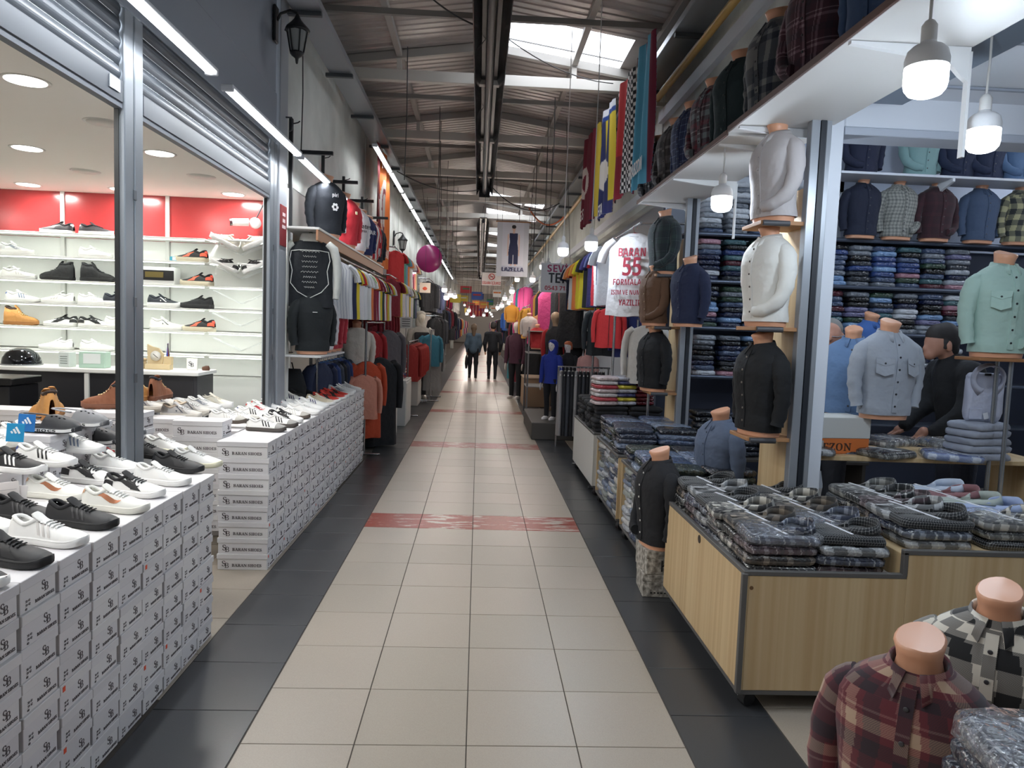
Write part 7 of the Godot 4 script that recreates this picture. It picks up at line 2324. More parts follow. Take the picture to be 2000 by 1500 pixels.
	# no smoking sign
	var n := thing("no_smoking_sign", "white sign with red no smoking ring, lettered SİGARA İÇİLMEZ", "sign", V(0.244, 2.705, 16.0))
	part(n, "board", box(Vector3(0.42, 0.28, 0.01), 0.002), mat(rgb(222, 216, 212), 0.5))
	var ring := []
	for k in 25:
		ring.append(Vector3(0.06 * cos(TAU * k / 24.0), 0.05 + 0.06 * sin(TAU * k / 24.0), 0.006))
	part(n, "red_ring", tube(ring, 0.009, 6), mat(rgb(196, 60, 50), 0.5))
	part(n, "red_bar", box(Vector3(0.014, 0.11, 0.006)), mat(rgb(196, 60, 50), 0.5), Vector3(0, 0.05, 0.008), Vector3(0, 0, 0.8))
	part(n, "cigarette", box(Vector3(0.08, 0.012, 0.004)), mat(rgb(50, 46, 46), 0.5), Vector3(0, 0.05, 0.007), Vector3(0, 0, 0.3))
	part(n, "lettering", words("SİGARA İÇİLMEZ", 0.068), mat(rgb(196, 60, 50), 0.5), Vector3(0, -0.085, 0.007), Vector3.ZERO, Vector3(0.74, 1.2, 1))
	for s in [-1, 1]:
		part(n, "chain", tube([Vector3(s * 0.19, 0.14, 0), Vector3(s * 0.19, 2.1, 0)], 0.004, 5), mat(rgb(60, 60, 62), 0.5))
	# tailor's sign
	var sv := thing("tailor_sign", "white shop sign lettered SEVİ TER with a telephone number", "sign", V(1.22, 2.49, 11.7))
	part(sv, "board", box(Vector3(0.52, 0.46, 0.02), 0.003), mat(rgb(206, 206, 210), 0.5))
	part(sv, "lettering", words("SEVİ", 0.16), mat(rgb(150, 40, 90), 0.5), Vector3(0.0, 0.15, 0.012))
	part(sv, "lettering", words("TER", 0.2), mat(rgb(34, 36, 44), 0.5), Vector3(0.02, 0.0, 0.012), Vector3.ZERO, Vector3(0.95, 1.1, 1))
	part(sv, "lettering", words("0543 718", 0.095), mat(rgb(170, 36, 56), 0.5), Vector3(0.0, -0.16, 0.012))
	for s in [-1, 1]:
		part(sv, "chain", tube([Vector3(s * 0.2, 0.22, 0), Vector3(s * 0.14 - 0.1, 2.5, 0)], 0.004, 5), mat(rgb(60, 60, 64), 0.5))

# ---------------------------------------------------------------- things overhead
func build_overhead() -> void:
	# radiant heaters under the ridge: dark troughs with a tube inside
	var trough := mat(rgb(64, 64, 68), 0.25, 0.75)
	var heater := func(d0: float, d1: float, y: float, label: String) -> void:
		var len := d1 - d0
		var o := thing("tube_heater", label, "heater", V(0.03, y, (d0 + d1) / 2))
		var poly := [Vector2(-0.18, 0.0), Vector2(-0.165, 0.015), Vector2(-0.1, 0.17), Vector2(0.1, 0.17), Vector2(0.165, 0.015), Vector2(0.18, 0.0), Vector2(0.17, -0.004), Vector2(0.095, 0.162), Vector2(-0.095, 0.162), Vector2(-0.17, -0.004)]
		part(o, "reflector", prism(poly, len), trough)
		part(o, "tube", tube([Vector3(0, 0.06, -len / 2), Vector3(0, 0.06, len / 2)], 0.05, 12), mat(rgb(40, 40, 44), 0.35, 0.6))
		part(o, "burner_box", box(Vector3(0.24, 0.26, 0.5), 0.01), mat(rgb(44, 44, 48), 0.5), Vector3(0, 0.08, -len / 2 - 0.2))
		var n := int(len / 2.2)
		for k in n:
			var z := -len / 2 + len * (k + 0.5) / n
			part(o, "hanger_wire", tube([Vector3(-0.18, 0.0, z), Vector3(-0.05, 0.17, z), Vector3(0, RIDGE - y - 0.02, z)], 0.005, 5), mat(rgb(40, 40, 42), 0.5))
			part(o, "baffle", box(Vector3(0.06, 0.1, 0.008)), mat(rgb(190, 192, 196), 0.3, 0.8), Vector3(0, 0.07, z + 0.3))
	heater.call(2.0, 16.4, 4.55, "long dark radiant tube heater trough under the roof ridge")
	heater.call(20.5, 44.0, 4.5, "farther dark radiant tube heater trough under the roof ridge")
	# cable trays on both walls
	var galv := mat(rgb(150, 154, 160), 0.35, 0.6)
	for s in [-1, 1]:
		var x: float = -1.61 if s < 0 else 1.82
		var o := thing("cable_tray", "galvanised cable tray on the %s wall below the roof" % ["lantern side" if s < 0 else "flag side"], "tray", V(x, 4.42, 24.0))
		part(o, "tray_bottom", box(Vector3(0.26, 0.006, 52)), galv)
		for e in [-1, 1]:
			part(o, "tray_edge", box(Vector3(0.006, 0.06, 52)), galv, Vector3(e * 0.13, 0.03, 0))
		for k in 22:
			part(o, "bracket", box(Vector3(0.3, 0.04, 0.05), 0.003), mat(rgb(84, 88, 92), 0.5, 0.4), Vector3(s * 0.025, -0.024, 24.0 - 5.2 + -1.62 * k))
		for k in 3:
			var pts := []
			for j in 27:
				pts.append(V(-0.08 + 0.07 * k + 0.02 * sin(j * 1.7 + k), 0.018 + 0.008 * k, -26 + 2.0 * j))
			part(o, "cable", tube(pts, 0.011, 6), mat(rgb(30, 30, 33), 0.6))
	# yellow gas pipe on the right wall
	var gp := thing("gas_pipe", "yellow gas pipe running along the flag side wall", "pipe", V(1.88, 4.25, 0))
	part(gp, "pipe", tube([V(0, 0, 1.0), V(0, 0, 8.1), V(0, -0.1, 22.0), V(0, -0.1, 45.0)], 0.035, 12), mat(rgb(190, 152, 76), 0.4))
	for k in 9:
		part(gp, "bracket", box(Vector3(0.12, 0.045, 0.05), 0.003), mat(rgb(190, 186, 176), 0.5), V(0.05, -0.06 - (0.1 if k > 4 else 0.0), 2.2 + 3.0 * k))
	# wall lantern and hooks
	var lan := thing("wall_lantern", "black old style wall lantern at the end of the grey boards", "lantern", V(-1.62, 3.92, 6.5))
	var blk := mat(rgb(24, 25, 28), 0.5)
	part(lan, "roof", lathe([[0.075, 0.2], [0.11, 0.205], [0.1, 0.225], [0.055, 0.27], [0.03, 0.3], [0.012, 0.34], [0.0, 0.36]], 8), blk)
	part(lan, "base", lathe([[0.0, -0.07], [0.01, -0.06], [0.016, -0.02], [0.045, 0.0], [0.06, 0.02], [0.06, 0.03], [0.0, 0.03]], 8), blk)
	part(lan, "glass", lathe([[0.052, 0.03], [0.082, 0.2]], 8), mat(rgb(150, 152, 150), 0.3))
	for k in 6:
		var w := TAU * k / 6.0
		part(lan, "rib", tube([Vector3(0.056 * cos(w), 0.03, 0.056 * sin(w)), Vector3(0.086 * cos(w), 0.2, 0.086 * sin(w))], 0.006, 5), blk)
	part(lan, "arm", tube([Vector3(0, 0.35, 0), Vector3(-0.06, 0.37, 0), Vector3(-0.14, 0.34, 0), Vector3(-0.17, 0.28, 0)], 0.012, 6), blk)
	part(lan, "wall_plate", box(Vector3(0.025, 0.3, 0.1), 0.008), blk, Vector3(-0.18, 0.25, 0))
	var lan2 := thing("wall_lantern", "black lantern outline on the painted column beyond the flag", "lantern", V(-1.65, 3.2, 15.6))
	for q in lan.get_children():
		lan2.add_child(q.duplicate(), true)
	var hk := thing("wall_hook", "small dark hook on the grey pillar under the lantern", "hook", V(-1.78, 3.42, 6.78))
	part(hk, "arm", tube([Vector3(0, 0.06, 0), Vector3(0.05, 0.06, 0), Vector3(0.06, 0.0, 0), Vector3(0.05, -0.05, 0), Vector3(0.03, -0.06, 0)], 0.008, 6), mat(rgb(70, 72, 76), 0.5, 0.4))
	# chains and loose wires
	for a in [[-1.72, 7.1, 4.38, 3.2], [-0.95, 9.0, 4.95, 3.4], [-0.7, 11.5, 5.0, 3.5], [-0.72, 12.2, 5.0, 3.3], [-0.9, 16.0, 4.95, 2.9], [0.9, 9.8, 4.7, 3.6], [0.95, 13.5, 4.9, 3.2], [1.2, 18.0, 4.9, 2.8]]:
		var wv := thing("hanging_wire", "thin wire hanging from the roof steel", "wire", V(a[0], a[3], a[1]), 0.0, "thin wires hanging from the roof")
		part(wv, "wire", tube([Vector3.ZERO, Vector3(0.01, (a[2] - a[3]) * 0.5, 0), Vector3(0, a[2] - a[3], 0)], 0.006, 5), mat(rgb(50, 50, 52), 0.6))
	var sag := func(p: Vector3, q: Vector3, drop: float, c: Color, r: float, label: String) -> void:
		var o := thing("slack_cable", label, "cable", p)
		var pts := []
		for k in 13:
			var f := k / 12.0
			pts.append((q - p) * f - Vector3(0, drop * 4.0 * f * (1.0 - f), 0))
		part(o, "cable", tube(pts, r, 6), mat(c, 0.6))
	sag.call(V(-1.0, 5.0, 6.6), V(-0.1, 4.68, 7.6), 0.12, rgb(50, 48, 48), 0.008, "dark slack cable from the purlin to the heater")
	sag.call(V(0.2, 4.85, 8.3), V(1.55, 4.72, 9.2), 0.1, rgb(70, 68, 66), 0.006, "thin slack wire crossing below the bright roof light")
	sag.call(V(1.0, 4.25, 16.0), V(1.65, 3.95, 15.0), 0.25, rgb(206, 110, 70), 0.016, "orange slack cable beyond the roof light")
	sag.call(V(-1.5, 4.3, 13.0), V(-0.1, 4.5, 15.5), 0.15, rgb(40, 40, 42), 0.01, "black slack cable from the tray to the heater")
	sag.call(V(0.15, 4.5, 15.0), V(1.6, 4.3, 15.5), 0.3, rgb(40, 40, 42), 0.01, "black slack cable right of the heater end")

# ---------------------------------------------------------------- the farther stalls
func build_far_shops() -> void:
	var pal := [["black", rgb(26, 27, 31)], ["dark grey", rgb(62, 64, 70)], ["navy", rgb(34, 40, 66)], ["brown", rgb(110, 78, 54)], ["maroon", rgb(104, 30, 42)], ["cream", rgb(200, 190, 174)], ["white", rgb(214, 212, 210)], ["mustard", rgb(206, 150, 60)], ["pink", rgb(200, 70, 130)], ["blue", rgb(50, 90, 160)], ["teal", rgb(60, 130, 140)], ["red", rgb(176, 44, 46)]]
	# left: [style, d0, step, count, x, y, palette]
	var runs := [
		["jacket", 17.6, 0.34, 9, -1.2, 2.75, [0, 1, 1, 2], "grey striped jackets hung high past the hooded figure"],
		["coat", 17.8, 0.36, 9, -1.05, 1.9, [0, 1, 0, 1], "dark coats below the grey jackets"],
		["jacket", 18.0, 0.35, 8, -1.3, 1.2, [3, 5, 3, 6], "brown and cream fur pieces on the low rail"],
		["coat", 21.5, 0.5, 8, -1.15, 2.2, [0, 0, 1, 2], "black coats past the couple"],
		["jacket", 26.0, 0.7, 9, -1.2, 2.3, [4, 0, 11, 1], "mixed jackets deep in the street, lantern side"],
		["coat", 33.0, 1.0, 10, -1.2, 2.1, [0, 4, 2, 1], "mixed coats near the street's end, lantern side"],
		["dress", 12.2, 0.3, 6, 1.55, 2.55, [0, 1, 4, 0], "dark dresses hung below the tailor sign"],
		["dress", 14.2, 0.34, 7, 1.3, 2.5, [8, 5, 0, 7], "bright nightwear hung beyond the tailor sign"],
		["coat", 16.9, 0.26, 10, 1.25, 1.4, [0, 0, 1, 0], "black garments on the long low rail"],
		["coat", 20.0, 0.4, 8, 1.1, 1.3, [4, 1, 0, 10], "maroon and grey garments on the low rail"],
		["jacket", 16.8, 0.45, 7, 1.15, 2.2, [7, 6, 7, 8], "mustard tops hung past the nightwear"],
		["coat", 20.0, 0.5, 8, 1.2, 1.9, [0, 1, 4, 2], "dark coats past the mustard tops"],
		["jacket", 24.0, 0.6, 9, 1.15, 2.3, [0, 11, 1, 9], "mixed jackets deep in the street, flag side"],
		["coat", 30.0, 1.0, 12, 1.2, 2.1, [0, 2, 4, 1], "mixed coats near the street's end, flag side"],
		["jacket", 22.0, 0.6, 8, 1.35, 2.95, [8, 10, 6, 11], "bright tops hung high, flag side"],
		["jacket", 25.5, 0.8, 10, -1.4, 3.0, [11, 4, 8, 0], "bright tops hung high, lantern side"],
	]
	for r in runs:
		var n: int = r[3]
		var d1: float = r[1] + r[2] * (n - 1)
		rail("rail carrying %s" % r[7], r[4], r[5], r[1] - 0.15, d1 + 0.15, false)
		for k in n:
			var c: Array = pal[r[6][k % 4]]
			hung({"jacket": "hanging_jacket", "coat": "hanging_coat", "dress": "hanging_dress"}[r[0]], r[0], cloth(c[1]), "%s %s among the %s" % [c[0], r[0], r[7]], r[0], V(r[4] + rng.randf_range(-0.05, 0.05), r[5] - 0.015, r[1] + r[2] * k), (0.9 if r[4] < 0 else -0.9) + rng.randf_range(-0.3, 0.3), r[7])
	# figures
	mannequin("pale bald figure in plum sweater and dark trousers", V(0.9, 0.0, 17.2), -0.6, 1.82, cloth(rgb(66, 32, 50)), cloth(rgb(30, 30, 34)), rgb(216, 206, 200), "jacket", {})
	for a in [[1034, 626, 14.4, rgb(206, 196, 190), "pale pink"], [1058, 622, 14.6, rgb(190, 130, 90), "tan"], [1050, 648, 14.2, rgb(180, 50, 54), "red"], [1070, 640, 14.3, rgb(206, 130, 80), "orange"], [1000, 605, 17.5, rgb(214, 150, 60), "mustard"]]:
		neck_bust(a[0], a[1] - 14, a[2], cloth(a[3]), -0.4, "bust in %s top on the stall shelf past the tailor sign" % a[4], {collar = false, scale = 0.75})
	var ss := thing("stall_shelf", "open steel stall shelf with small busts past the tailor sign", "shelf", V(1.4, 0, 14.4))
	for y in [0.55, 1.2, 1.62]:
		part(ss, "board", box(Vector3(0.9, 0.02, 0.8), 0.002), mat(rgb(150, 148, 146), 0.5), Vector3(0, y, 0))
	for s in [[-0.43, -0.38], [0.43, -0.38], [-0.43, 0.38], [0.43, 0.38]]:
		part(ss, "upright", box(Vector3(0.03, 1.7, 0.03)), mat(rgb(110, 110, 114), 0.5), Vector3(s[0], 0.85, s[1]))
	# low boxes and bins
	for a in [[1.25, 16.0, 0.5, 0.6, 1.0, rgb(166, 136, 108), "tan wooden bin with paper lining past the black coat"]]:
		var o := thing("stall_counter", a[6], "counter", V(a[0], 0, a[1]))
		part(o, "body", box(Vector3(a[2], a[3], a[4]), 0.006), mat(a[5], 0.6), Vector3(0, a[3] / 2, 0))
		part(o, "top", box(Vector3(a[2] + 0.03, 0.025, a[4] + 0.03), 0.003), mat((a[5] as Color).lightened(0.2), 0.5), Vector3(0, a[3] + 0.0125, 0))
	for k in 14:
		for s in [-1, 1]:
			var d := 44.0 + 1.9 * k
			hung("hanging_coat", "coat", cloth(pal[(k * 5 + s + 3) % 12][1]), "%s coat in the last stalls, %s side" % [pal[(k * 5 + s + 3) % 12][0], ["lantern", "flag"][(s + 1) / 2]], "coat", V(s * 1.25, 2.1, d), -s * 0.6, "coats of the last stalls")
			if (k + (s + 1) / 2) % 2 == 0:
				bulb(V(s * (0.7 + 0.14 * (k * 3 % 4)), 2.5 + 0.25 * (k % 3), d + 0.8), "bright bulb over the last stalls", 1.2, 2.44 - 0.25 * (k % 3), 0.95, "bulbs of the last stalls", Color(1.0, 0.93, 0.88))
	for s in [-1, 1]:
		rail("long rail of coats in the last stalls, %s side" % ["lantern", "flag"][(s + 1) / 2], s * 1.25, 2.115, 43.5, 70.0, false)
	var sc := [["yellow", rgb(206, 180, 60)], ["blue", rgb(50, 80, 150)], ["white", rgb(214, 212, 206)], ["red", rgb(166, 40, 44)], ["orange", rgb(206, 120, 60)], ["green", rgb(50, 110, 70)]]
	for k in 18:
		var o := thing("street_sign", "%s shop sign hung %s over the far street, %s along" % [sc[k % 6][0], ["left of centre", "near the middle", "right of centre"][k % 3], NTH[k]], "sign", V(-0.8 + 0.8 * (k % 3) + 0.12 * (k % 5) - 0.24, 2.75 + 0.22 * (k % 4), 30.0 + 2.0 * k))
		part(o, "board", box(Vector3(0.55 - 0.08 * (k % 3), 0.34, 0.04), 0.006), mat(sc[k % 6][1], 0.5))
		part(o, "printed_line", box(Vector3(0.34, 0.07, 0.004)), mat(sc[(k + 2) % 6][1], 0.5), Vector3(0, 0.04, 0.023))
		for s in [-1, 1]:
			part(o, "chain", tube([Vector3(s * 0.18, 0.16, 0), Vector3(s * 0.18, 2.28 - 0.22 * (k % 4), 0)], 0.005, 4), mat(rgb(60, 60, 62), 0.5))
	# red flags across the far street
	for k in 6:
		var o := thing("red_pennant", "small red pennant hanging across the far street", "flag", V(-0.5 + 0.2 * k, 2.95, 46.0), 0.0, "red pennants across the far street")
		part(o, "cloth", sheet(func(u, v): return Vector3((u - 0.5) * 0.16, -v * 0.7, 0.03 * sin(u * 6.0)), 4, 4, 0.004), cloth(rgb(110, 26, 40)))
		part(o, "cord", tube([Vector3(-0.1, 0.0, 0), Vector3(0.1, 0.0, 0)], 0.006, 5), mat(rgb(60, 60, 60)))
		part(o, "cord", tube([Vector3(0, 0.0, 0), Vector3(0, 2.2, 0)], 0.005, 5), mat(rgb(60, 60, 60)))
	# purple round balloon sign and painted column beyond the flag
	var bl := thing("magenta_parasol", "round magenta foil decoration at the end of the batten", "decoration", on_d(838, 505, 17.0))
	part(bl, "disc", lathe([[0.0, -0.1], [0.2, -0.08], [0.3, -0.02], [0.32, 0.0], [0.3, 0.02], [0.2, 0.08], [0.0, 0.1]], 20), mat(rgb(140, 34, 96), 0.3), Vector3.ZERO, Vector3(PI / 2, 0, 0.3))
	part(bl, "string", tube([Vector3(0, 0.3, 0), Vector3(-0.1, 1.0, 0), Vector3(-0.2, 1.6, 0)], 0.005, 5), mat(rgb(60, 60, 60)))
	var pc := thing("lit_poster", "small white poster with red ornament in the kit display", "poster", on_d(830, 562, 16.2))
	part(pc, "sheet", box(Vector3(0.24, 0.22, 0.01), 0.002), mat(rgb(222, 206, 190), 0.6))
	part(pc, "ornament", lathe([[0.02, 0.0], [0.05, 0.02], [0.06, 0.05], [0.03, 0.08], [0.0, 0.09]], 14), mat(rgb(206, 80, 50), 0.5), Vector3(0, -0.06, 0.0), Vector3.ZERO, Vector3(1, 1, 0.2))
	part(pc, "hanger_wire", tube([Vector3(0, 0.11, 0), Vector3(0, 1.95, 0)], 0.004, 5), mat(rgb(60, 60, 60)))
	# dividing columns along both sides
	for d in [15.9, 22.0, 30.0, 40.0, 52.0]:
		for s in [-1, 1]:
			var col := thing("street_column", "grey plastered column between farther shop fronts, %s side" % ["lantern" if s < 0 else "flag"], "column", V(s * 1.86, 0, d), 0.0, "columns between the farther shop fronts")
			part(col, "shaft", box(Vector3(0.2, 3.2, 0.5), 0.01), concrete(), Vector3(0, 1.6, 0))

# ---------------------------------------------------------------- people
func sdf_mesh(bones: Array, cell: float, blend: float, st: SurfaceTool) -> void:
	var lo := Vector3.ONE * 1e9
	var hi := -lo
	for b in bones:
		var r: float = maxf(b[2], b[3]) + blend + cell * 2
		lo = lo.min((b[0] as Vector3).min(b[1]) - Vector3.ONE * r)
		hi = hi.max((b[0] as Vector3).max(b[1]) + Vector3.ONE * r)
	var n := Vector3i(((hi - lo) / cell).ceil()) + Vector3i.ONE
	var f := PackedFloat32Array()
	f.resize(n.x * n.y * n.z)
	f.fill(1.0)
	for b in bones:
		var A: Vector3 = b[0]
		var B: Vector3 = b[1]
		var r: float = maxf(b[2], b[3]) + blend * 1.5 + cell * 2
		var i0 := Vector3i((A.min(B) - Vector3.ONE * r - lo) / cell).max(Vector3i.ZERO)
		var i1 := Vector3i((A.max(B) + Vector3.ONE * r - lo) / cell).min(n - Vector3i.ONE)
		var ab := B - A
		var l2 := maxf(ab.length_squared(), 1e-8)
		var flat: Vector3 = b[4] if b.size() > 4 else Vector3.ONE
		for z in range(i0.z, i1.z + 1):
			for y in range(i0.y, i1.y + 1):
				for x in range(i0.x, i1.x + 1):
					var p := lo + Vector3(x, y, z) * cell
					var t := clampf((p - A).dot(ab) / l2, 0.0, 1.0)
					var dv := p - A - ab * t
					var d := (dv * flat).length() - lerpf(b[2], b[3], t)
					var k := x + n.x * (y + n.y * z)
					var o := f[k]
					var h := clampf(0.5 + 0.5 * (o - d) / blend, 0.0, 1.0)
					f[k] = lerpf(o, d, h) - blend * h * (1.0 - h)
	var vert := {}
	var step := [1, n.x, n.x * n.y]
	st.set_smooth_group(0)
	for z in n.z - 1:
		for y in n.y - 1:
			for x in n.x - 1:
				var k := x + n.x * (y + n.y * z)
				var sum := Vector3.ZERO
				var c := 0
				var v0 := f[k]
				if absf(v0) > cell * 3.0:
					continue
				for e in [[0, 0, 0, 0], [0, 1, 0, 0], [0, 0, 1, 0], [0, 1, 1, 0], [1, 0, 0, 0], [1, 1, 0, 0], [1, 0, 1, 0], [1, 1, 1, 0], [2, 0, 0, 0], [2, 1, 0, 0], [2, 0, 1, 0], [2, 1, 1, 0]]:
					var ax: int = e[0]
					var o1 := (ax + 1) % 3
					var o2 := (ax + 2) % 3
					var a: int = k + e[1] * step[o1] + e[2] * step[o2]
					var fa := f[a]
					var fb := f[a + step[ax]]
					if (fa < 0.0) != (fb < 0.0):
						var p := Vector3.ZERO
						p[o1] = e[1]
						p[o2] = e[2]
						p[ax] = fa / (fa - fb)
						sum += p
						c += 1
				if c > 0:
					vert[k] = lo + (Vector3(x, y, z) + sum / c) * cell
	for k in vert:
		for ax in 3:
			var fa := f[k]
			var fb := f[k + step[ax]]
			if (fa < 0.0) == (fb < 0.0):
				continue
			var s1: int = step[(ax + 1) % 3]
			var s2: int = step[(ax + 2) % 3]
			if not (vert.has(k - s1) and vert.has(k - s2) and vert.has(k - s1 - s2)):
				continue
			var q := [vert[k], vert[k - s1], vert[k - s1 - s2], vert[k - s2]]
			if fa < 0.0:
				q.reverse()
			quad(st, q[0], q[1], q[2], q[3])

func blob(bones: Array, cell: float, blend: float) -> ArrayMesh:
	var st := tool()
	sdf_mesh(bones, cell, blend, st)
	return done(st)

func build_people() -> void:
	# a couple walking away, arm in arm
	for k in 2:
		var w := k == 0
		var o := thing("person", "person in grey blue jacket and dark trousers walking away, carrying a dark bag" if w else "person in black padded jacket and dark trousers walking away", "person", V(-0.15, 0, 23.6) if w else V(0.47, 0, 23.4), PI)
		var S := 0.98 if w else 1.03
		var J := func(x: float, y: float, z: float) -> Vector3: return Vector3(x, y, z) * S
		var legs := [[J.call(0.09, 0.92, 0), J.call(0.1, 0.5, 0.04), 0.095, 0.07], [J.call(0.1, 0.5, 0.04), J.call(0.1, 0.09, 0.02), 0.07, 0.05], [J.call(-0.09, 0.92, 0), J.call(-0.1, 0.5, 0.0), 0.095, 0.07], [J.call(-0.1, 0.5, 0.0), J.call(-0.1, 0.1, -0.08), 0.07, 0.05], [J.call(0, 0.95, 0), J.call(0, 0.9, 0), 0.13, 0.12]]
		part(o, "body", blob(legs, 0.025, 0.05), cloth(rgb(24, 25, 30)))
		var wid := 0.15 if w else 0.175
		var torso := [[J.call(0, 0.93, 0), J.call(0, 1.2, 0.01), 0.155, 0.15], [J.call(-wid, 1.38, 0), J.call(wid, 1.38, 0), 0.085, 0.085], [J.call(0, 1.2, 0.01), J.call(0, 1.36, 0.01), 0.15, 0.13], [J.call(wid + 0.02, 1.38, 0), J.call(wid + 0.08, 1.1, -0.02), 0.075, 0.06], [J.call(wid + 0.08, 1.1, -0.02), J.call(wid + 0.05, 0.86, 0.06), 0.06, 0.045], [J.call(-wid - 0.02, 1.38, 0), J.call(-wid - 0.08, 1.1, -0.02), 0.075, 0.06], [J.call(-wid - 0.08, 1.1, -0.02), J.call(-wid - 0.05, 0.86, 0.06), 0.06, 0.045]]
		part(o, "jacket", blob(torso, 0.025, 0.05), cloth(rgb(70, 86, 100) if w else rgb(28, 29, 34)))
		var head := [[J.call(0, 1.42, 0.0), J.call(0, 1.52, 0.01), 0.055, 0.055], [J.call(0, 1.6, 0.02), J.call(0, 1.66, 0.0), 0.085, 0.095]]
		part(o, "head", blob(head, 0.02, 0.04), mat(rgb(190, 140, 116), 0.6))
		var hair := [[J.call(0, 1.64, -0.02), J.call(0, 1.69, -0.005), 0.1, 0.095]]
		if w:
			hair.append([J.call(0, 1.62, -0.05), J.call(0, 1.4, -0.09), 0.08, 0.05])
		part(o, "hair", blob(hair, 0.02, 0.03), mat(rgb(96, 76, 56) if w else rgb(44, 38, 34), 0.7))
		for s in [-1, 1]:
			part(o, "shoe", loft([oval(0.0, 0.045, 0.13, 12, 0.9, Vector3(s * 0.1, 0, 0.04)), oval(0.05, 0.045, 0.12, 12, 0.9, Vector3(s * 0.1, 0, 0.03)), oval(0.1, 0.045, 0.06, 12, 0.9, Vector3(s * 0.1, 0, -0.01))], true, true, true), mat(rgb(40, 34, 34), 0.6))
			part(o, "hand", blob([[J.call(s * (wid + 0.05), 0.86, 0.06), J.call(s * (wid + 0.045), 0.76, 0.08), 0.035, 0.03]], 0.015, 0.02), mat(rgb(190, 140, 116), 0.6))
		if w:
			var bg := thing("handbag", "dark soft bag carried by the person in the grey blue jacket", "bag", V(-0.36, 0.3, 23.55))
			part(bg, "body", loft([oval(0.0, 0.03, 0.1, 14), oval(0.15, 0.05, 0.14, 14), oval(0.35, 0.04, 0.12, 14), oval(0.42, 0.02, 0.08, 14)], true, true, true), mat(rgb(30, 28, 30), 0.6))
			part(bg, "strap", tube([Vector3(0, 0.4, -0.06), Vector3(0, 0.52, 0), Vector3(0, 0.4, 0.06)], 0.008, 6), mat(rgb(24, 24, 26), 0.6))
	# seller bending over the shelves in the shirt shop
	var at := on_d(1842, 640, 5.35)
	var m := thing("person", "person in black jacket with white sleeve print, head bowed, at the back shelves", "person", Vector3(at.x, 0, at.z), 0.0)
	var y := at.y - 0.06
	var head := [[Vector3(0.09, y - 0.2, -0.02), Vector3(0.02, y - 0.1, 0.0), 0.062, 0.06], [Vector3(0.0, y - 0.03, 0.0), Vector3(-0.03, y - 0.05, 0.0), 0.098, 0.095, Vector3(1, 1, 1.2)], [Vector3(-0.06, y - 0.11, 0.0), Vector3(-0.085, y - 0.14, 0.0), 0.06, 0.045], [Vector3(-0.115, y - 0.085, 0.0), Vector3(-0.125, y - 0.1, 0.0), 0.016, 0.018], [Vector3(0.0, y - 0.07, 0.085), Vector3(0.005, y - 0.1, 0.09), 0.022, 0.016]]
	part(m, "head", blob(head, 0.011, 0.025), mat(rgb(172, 124, 104), 0.55))
	part(m, "hair", blob([[Vector3(0.02, y, 0.0), Vector3(-0.03, y + 0.0, 0.0), 0.103, 0.09, Vector3(1, 1, 1.15)], [Vector3(0.05, y - 0.06, 0.0), Vector3(0.07, y - 0.1, 0.0), 0.085, 0.06], [Vector3(-0.02, y - 0.05, 0.075), Vector3(-0.02, y - 0.09, 0.078), 0.02, 0.014]], 0.011, 0.02), mat(rgb(34, 30, 30), 0.7))
	var body := [[Vector3(0.12, y - 0.27, 0.16), Vector3(0.12, y - 0.27, -0.16), 0.085, 0.085], [Vector3(0.13, y - 0.3, 0), Vector3(0.2, y - 0.75, 0), 0.16, 0.15], [Vector3(0.12, y - 0.27, 0.2), Vector3(0.06, y - 0.55, 0.24), 0.085, 0.066], [Vector3(0.06, y - 0.55, 0.24), Vector3(-0.12, y - 0.7, 0.18), 0.066, 0.05], [Vector3(0.12, y - 0.27, -0.2), Vector3(0.02, y - 0.55, -0.2), 0.085, 0.066], [Vector3(0.02, y - 0.55, -0.2), Vector3(-0.16, y - 0.7, -0.12), 0.066, 0.05], [Vector3(0.08, y - 0.2, 0), Vector3(0.1, y - 0.25, 0), 0.075, 0.1]]
	part(m, "jacket", blob(body, 0.02, 0.05), cloth(rgb(24, 25, 29)))
	part(m, "sleeve_print", box(Vector3(0.012, 0.09, 0.004)), mat(rgb(200, 200, 204), 0.6), Vector3(0.06, y - 0.5, 0.305), Vector3(0, 0, -0.2))
	part(m, "legs", blob([[Vector3(0.2, y - 0.78, 0.08), Vector3(0.18, 0.45, 0.1), 0.1, 0.07], [Vector3(0.18, 0.45, 0.1), Vector3(0.22, 0.08, 0.1), 0.07, 0.055], [Vector3(0.2, y - 0.78, -0.08), Vector3(0.18, 0.45, -0.1), 0.1, 0.07], [Vector3(0.18, 0.45, -0.1), Vector3(0.22, 0.08, -0.1), 0.07, 0.055]], 0.025, 0.05), cloth(rgb(34, 38, 52)))
	for s in [-1, 1]:
		var hb: Array = [[Vector3(-0.14 - 0.02 * (s + 1), y - 0.71, s * 0.15), Vector3(-0.2, y - 0.74, s * 0.14), 0.036, 0.032]]
		for j in 4:
			hb.append([Vector3(-0.2, y - 0.74, s * 0.14 + 0.02 * (j - 1.5)), Vector3(-0.26 - 0.008 * (j % 2), y - 0.78, s * 0.14 + 0.022 * (j - 1.5)), 0.0095, 0.008])
		hb.append([Vector3(-0.17, y - 0.72, s * 0.11), Vector3(-0.21, y - 0.75, s * 0.095), 0.011, 0.009])
		part(m, "hand", blob(hb, 0.006, 0.008), mat(rgb(172, 124, 104), 0.55))
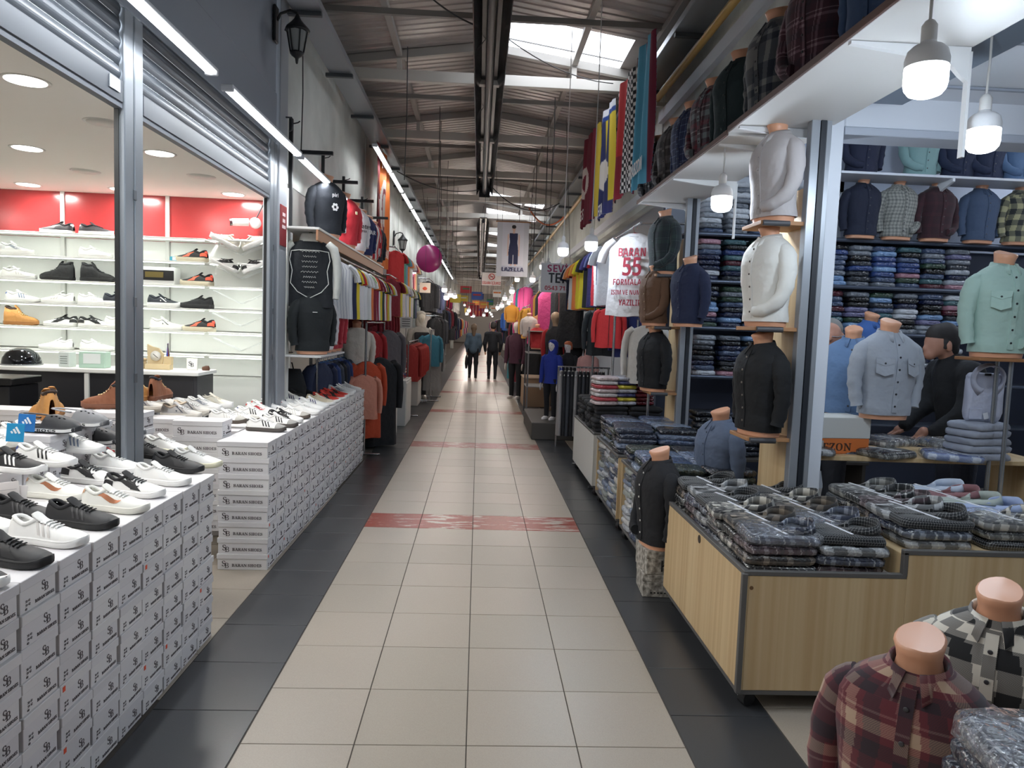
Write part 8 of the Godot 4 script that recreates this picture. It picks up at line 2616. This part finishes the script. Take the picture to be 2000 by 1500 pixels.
		part(m, "shoe", loft([oval(0.0, 0.13, 0.045, 12, 0.9, Vector3(0.18, 0, s * 0.1)), oval(0.05, 0.12, 0.045, 12, 0.9, Vector3(0.19, 0, s * 0.1)), oval(0.1, 0.06, 0.045, 12, 0.9, Vector3(0.22, 0, s * 0.1))], true, true, true), mat(rgb(30, 28, 28), 0.6))
	# older customer half hidden by the white pillar
	var ap := on_d(1624, 625, 5.6)
	var q := thing("person", "person with short grey hair and glasses in dark checked jacket behind the white pillar", "person", Vector3(ap.x, 0, ap.z), -0.5)
	var hy := ap.y
	part(q, "head", blob([[Vector3(0, hy - 0.28, -0.01), Vector3(0, hy - 0.18, 0.0), 0.06, 0.06], [Vector3(0, hy - 0.1, 0.0), Vector3(0, hy - 0.13, 0.02), 0.092, 0.085, Vector3(1.15, 1, 1)], [Vector3(0, hy - 0.19, 0.03), Vector3(0, hy - 0.2, 0.05), 0.06, 0.045], [Vector3(0, hy - 0.12, 0.1), Vector3(0, hy - 0.15, 0.115), 0.014, 0.017], [Vector3(0.085, hy - 0.12, -0.005), Vector3(0.087, hy - 0.16, -0.002), 0.018, 0.014], [Vector3(-0.085, hy - 0.12, -0.005), Vector3(-0.087, hy - 0.16, -0.002), 0.018, 0.014]], 0.011, 0.025), mat(rgb(182, 132, 112), 0.55))
	part(q, "hair", blob([[Vector3(0, hy - 0.08, -0.03), Vector3(0, hy - 0.12, -0.045), 0.098, 0.085, Vector3(1.1, 1, 1)]], 0.011, 0.02), mat(rgb(120, 118, 116), 0.7))
	part(q, "glasses", tube([Vector3(-0.085, hy - 0.12, 0.03), Vector3(-0.06, hy - 0.13, 0.1), Vector3(0, hy - 0.128, 0.112), Vector3(0.06, hy - 0.13, 0.1), Vector3(0.085, hy - 0.12, 0.03)], 0.004, 5), mat(rgb(150, 150, 154), 0.3, 0.7))
	part(q, "jacket", blob([[Vector3(-0.17, hy - 0.38, 0), Vector3(0.17, hy - 0.38, 0), 0.085, 0.085], [Vector3(0, hy - 0.4, 0), Vector3(0, hy - 0.9, 0), 0.15, 0.16], [Vector3(0.19, hy - 0.38, 0), Vector3(0.25, hy - 0.68, 0), 0.078, 0.06], [Vector3(0.25, hy - 0.68, 0), Vector3(0.2, hy - 0.9, 0.1), 0.06, 0.048], [Vector3(-0.19, hy - 0.38, 0), Vector3(-0.25, hy - 0.68, 0), 0.078, 0.06], [Vector3(-0.25, hy - 0.68, 0), Vector3(-0.2, hy - 0.9, 0.1), 0.06, 0.048]], 0.022, 0.05), cloth(rgb(34, 38, 50)))
	part(q, "legs", blob([[Vector3(0.09, hy - 0.92, 0), Vector3(0.1, 0.45, 0.02), 0.1, 0.07], [Vector3(0.1, 0.45, 0.02), Vector3(0.1, 0.08, 0), 0.07, 0.055], [Vector3(-0.09, hy - 0.92, 0), Vector3(-0.1, 0.45, 0.02), 0.1, 0.07], [Vector3(-0.1, 0.45, 0.02), Vector3(-0.1, 0.08, 0), 0.07, 0.055]], 0.025, 0.05), cloth(rgb(40, 42, 50)))
	for s in [-1, 1]:
		part(q, "hand", blob([[Vector3(s * 0.2, hy - 0.9, 0.1), Vector3(s * 0.19, hy - 0.98, 0.12), 0.036, 0.03]], 0.012, 0.02), mat(rgb(182, 132, 112), 0.55))
		part(q, "shoe", loft([oval(0.0, 0.045, 0.13, 12, 0.9, Vector3(s * 0.1, 0, 0.04)), oval(0.05, 0.045, 0.12, 12, 0.9, Vector3(s * 0.1, 0, 0.03)), oval(0.1, 0.045, 0.06, 12, 0.9, Vector3(s * 0.1, 0, -0.01))], true, true, true), mat(rgb(30, 28, 28), 0.6))
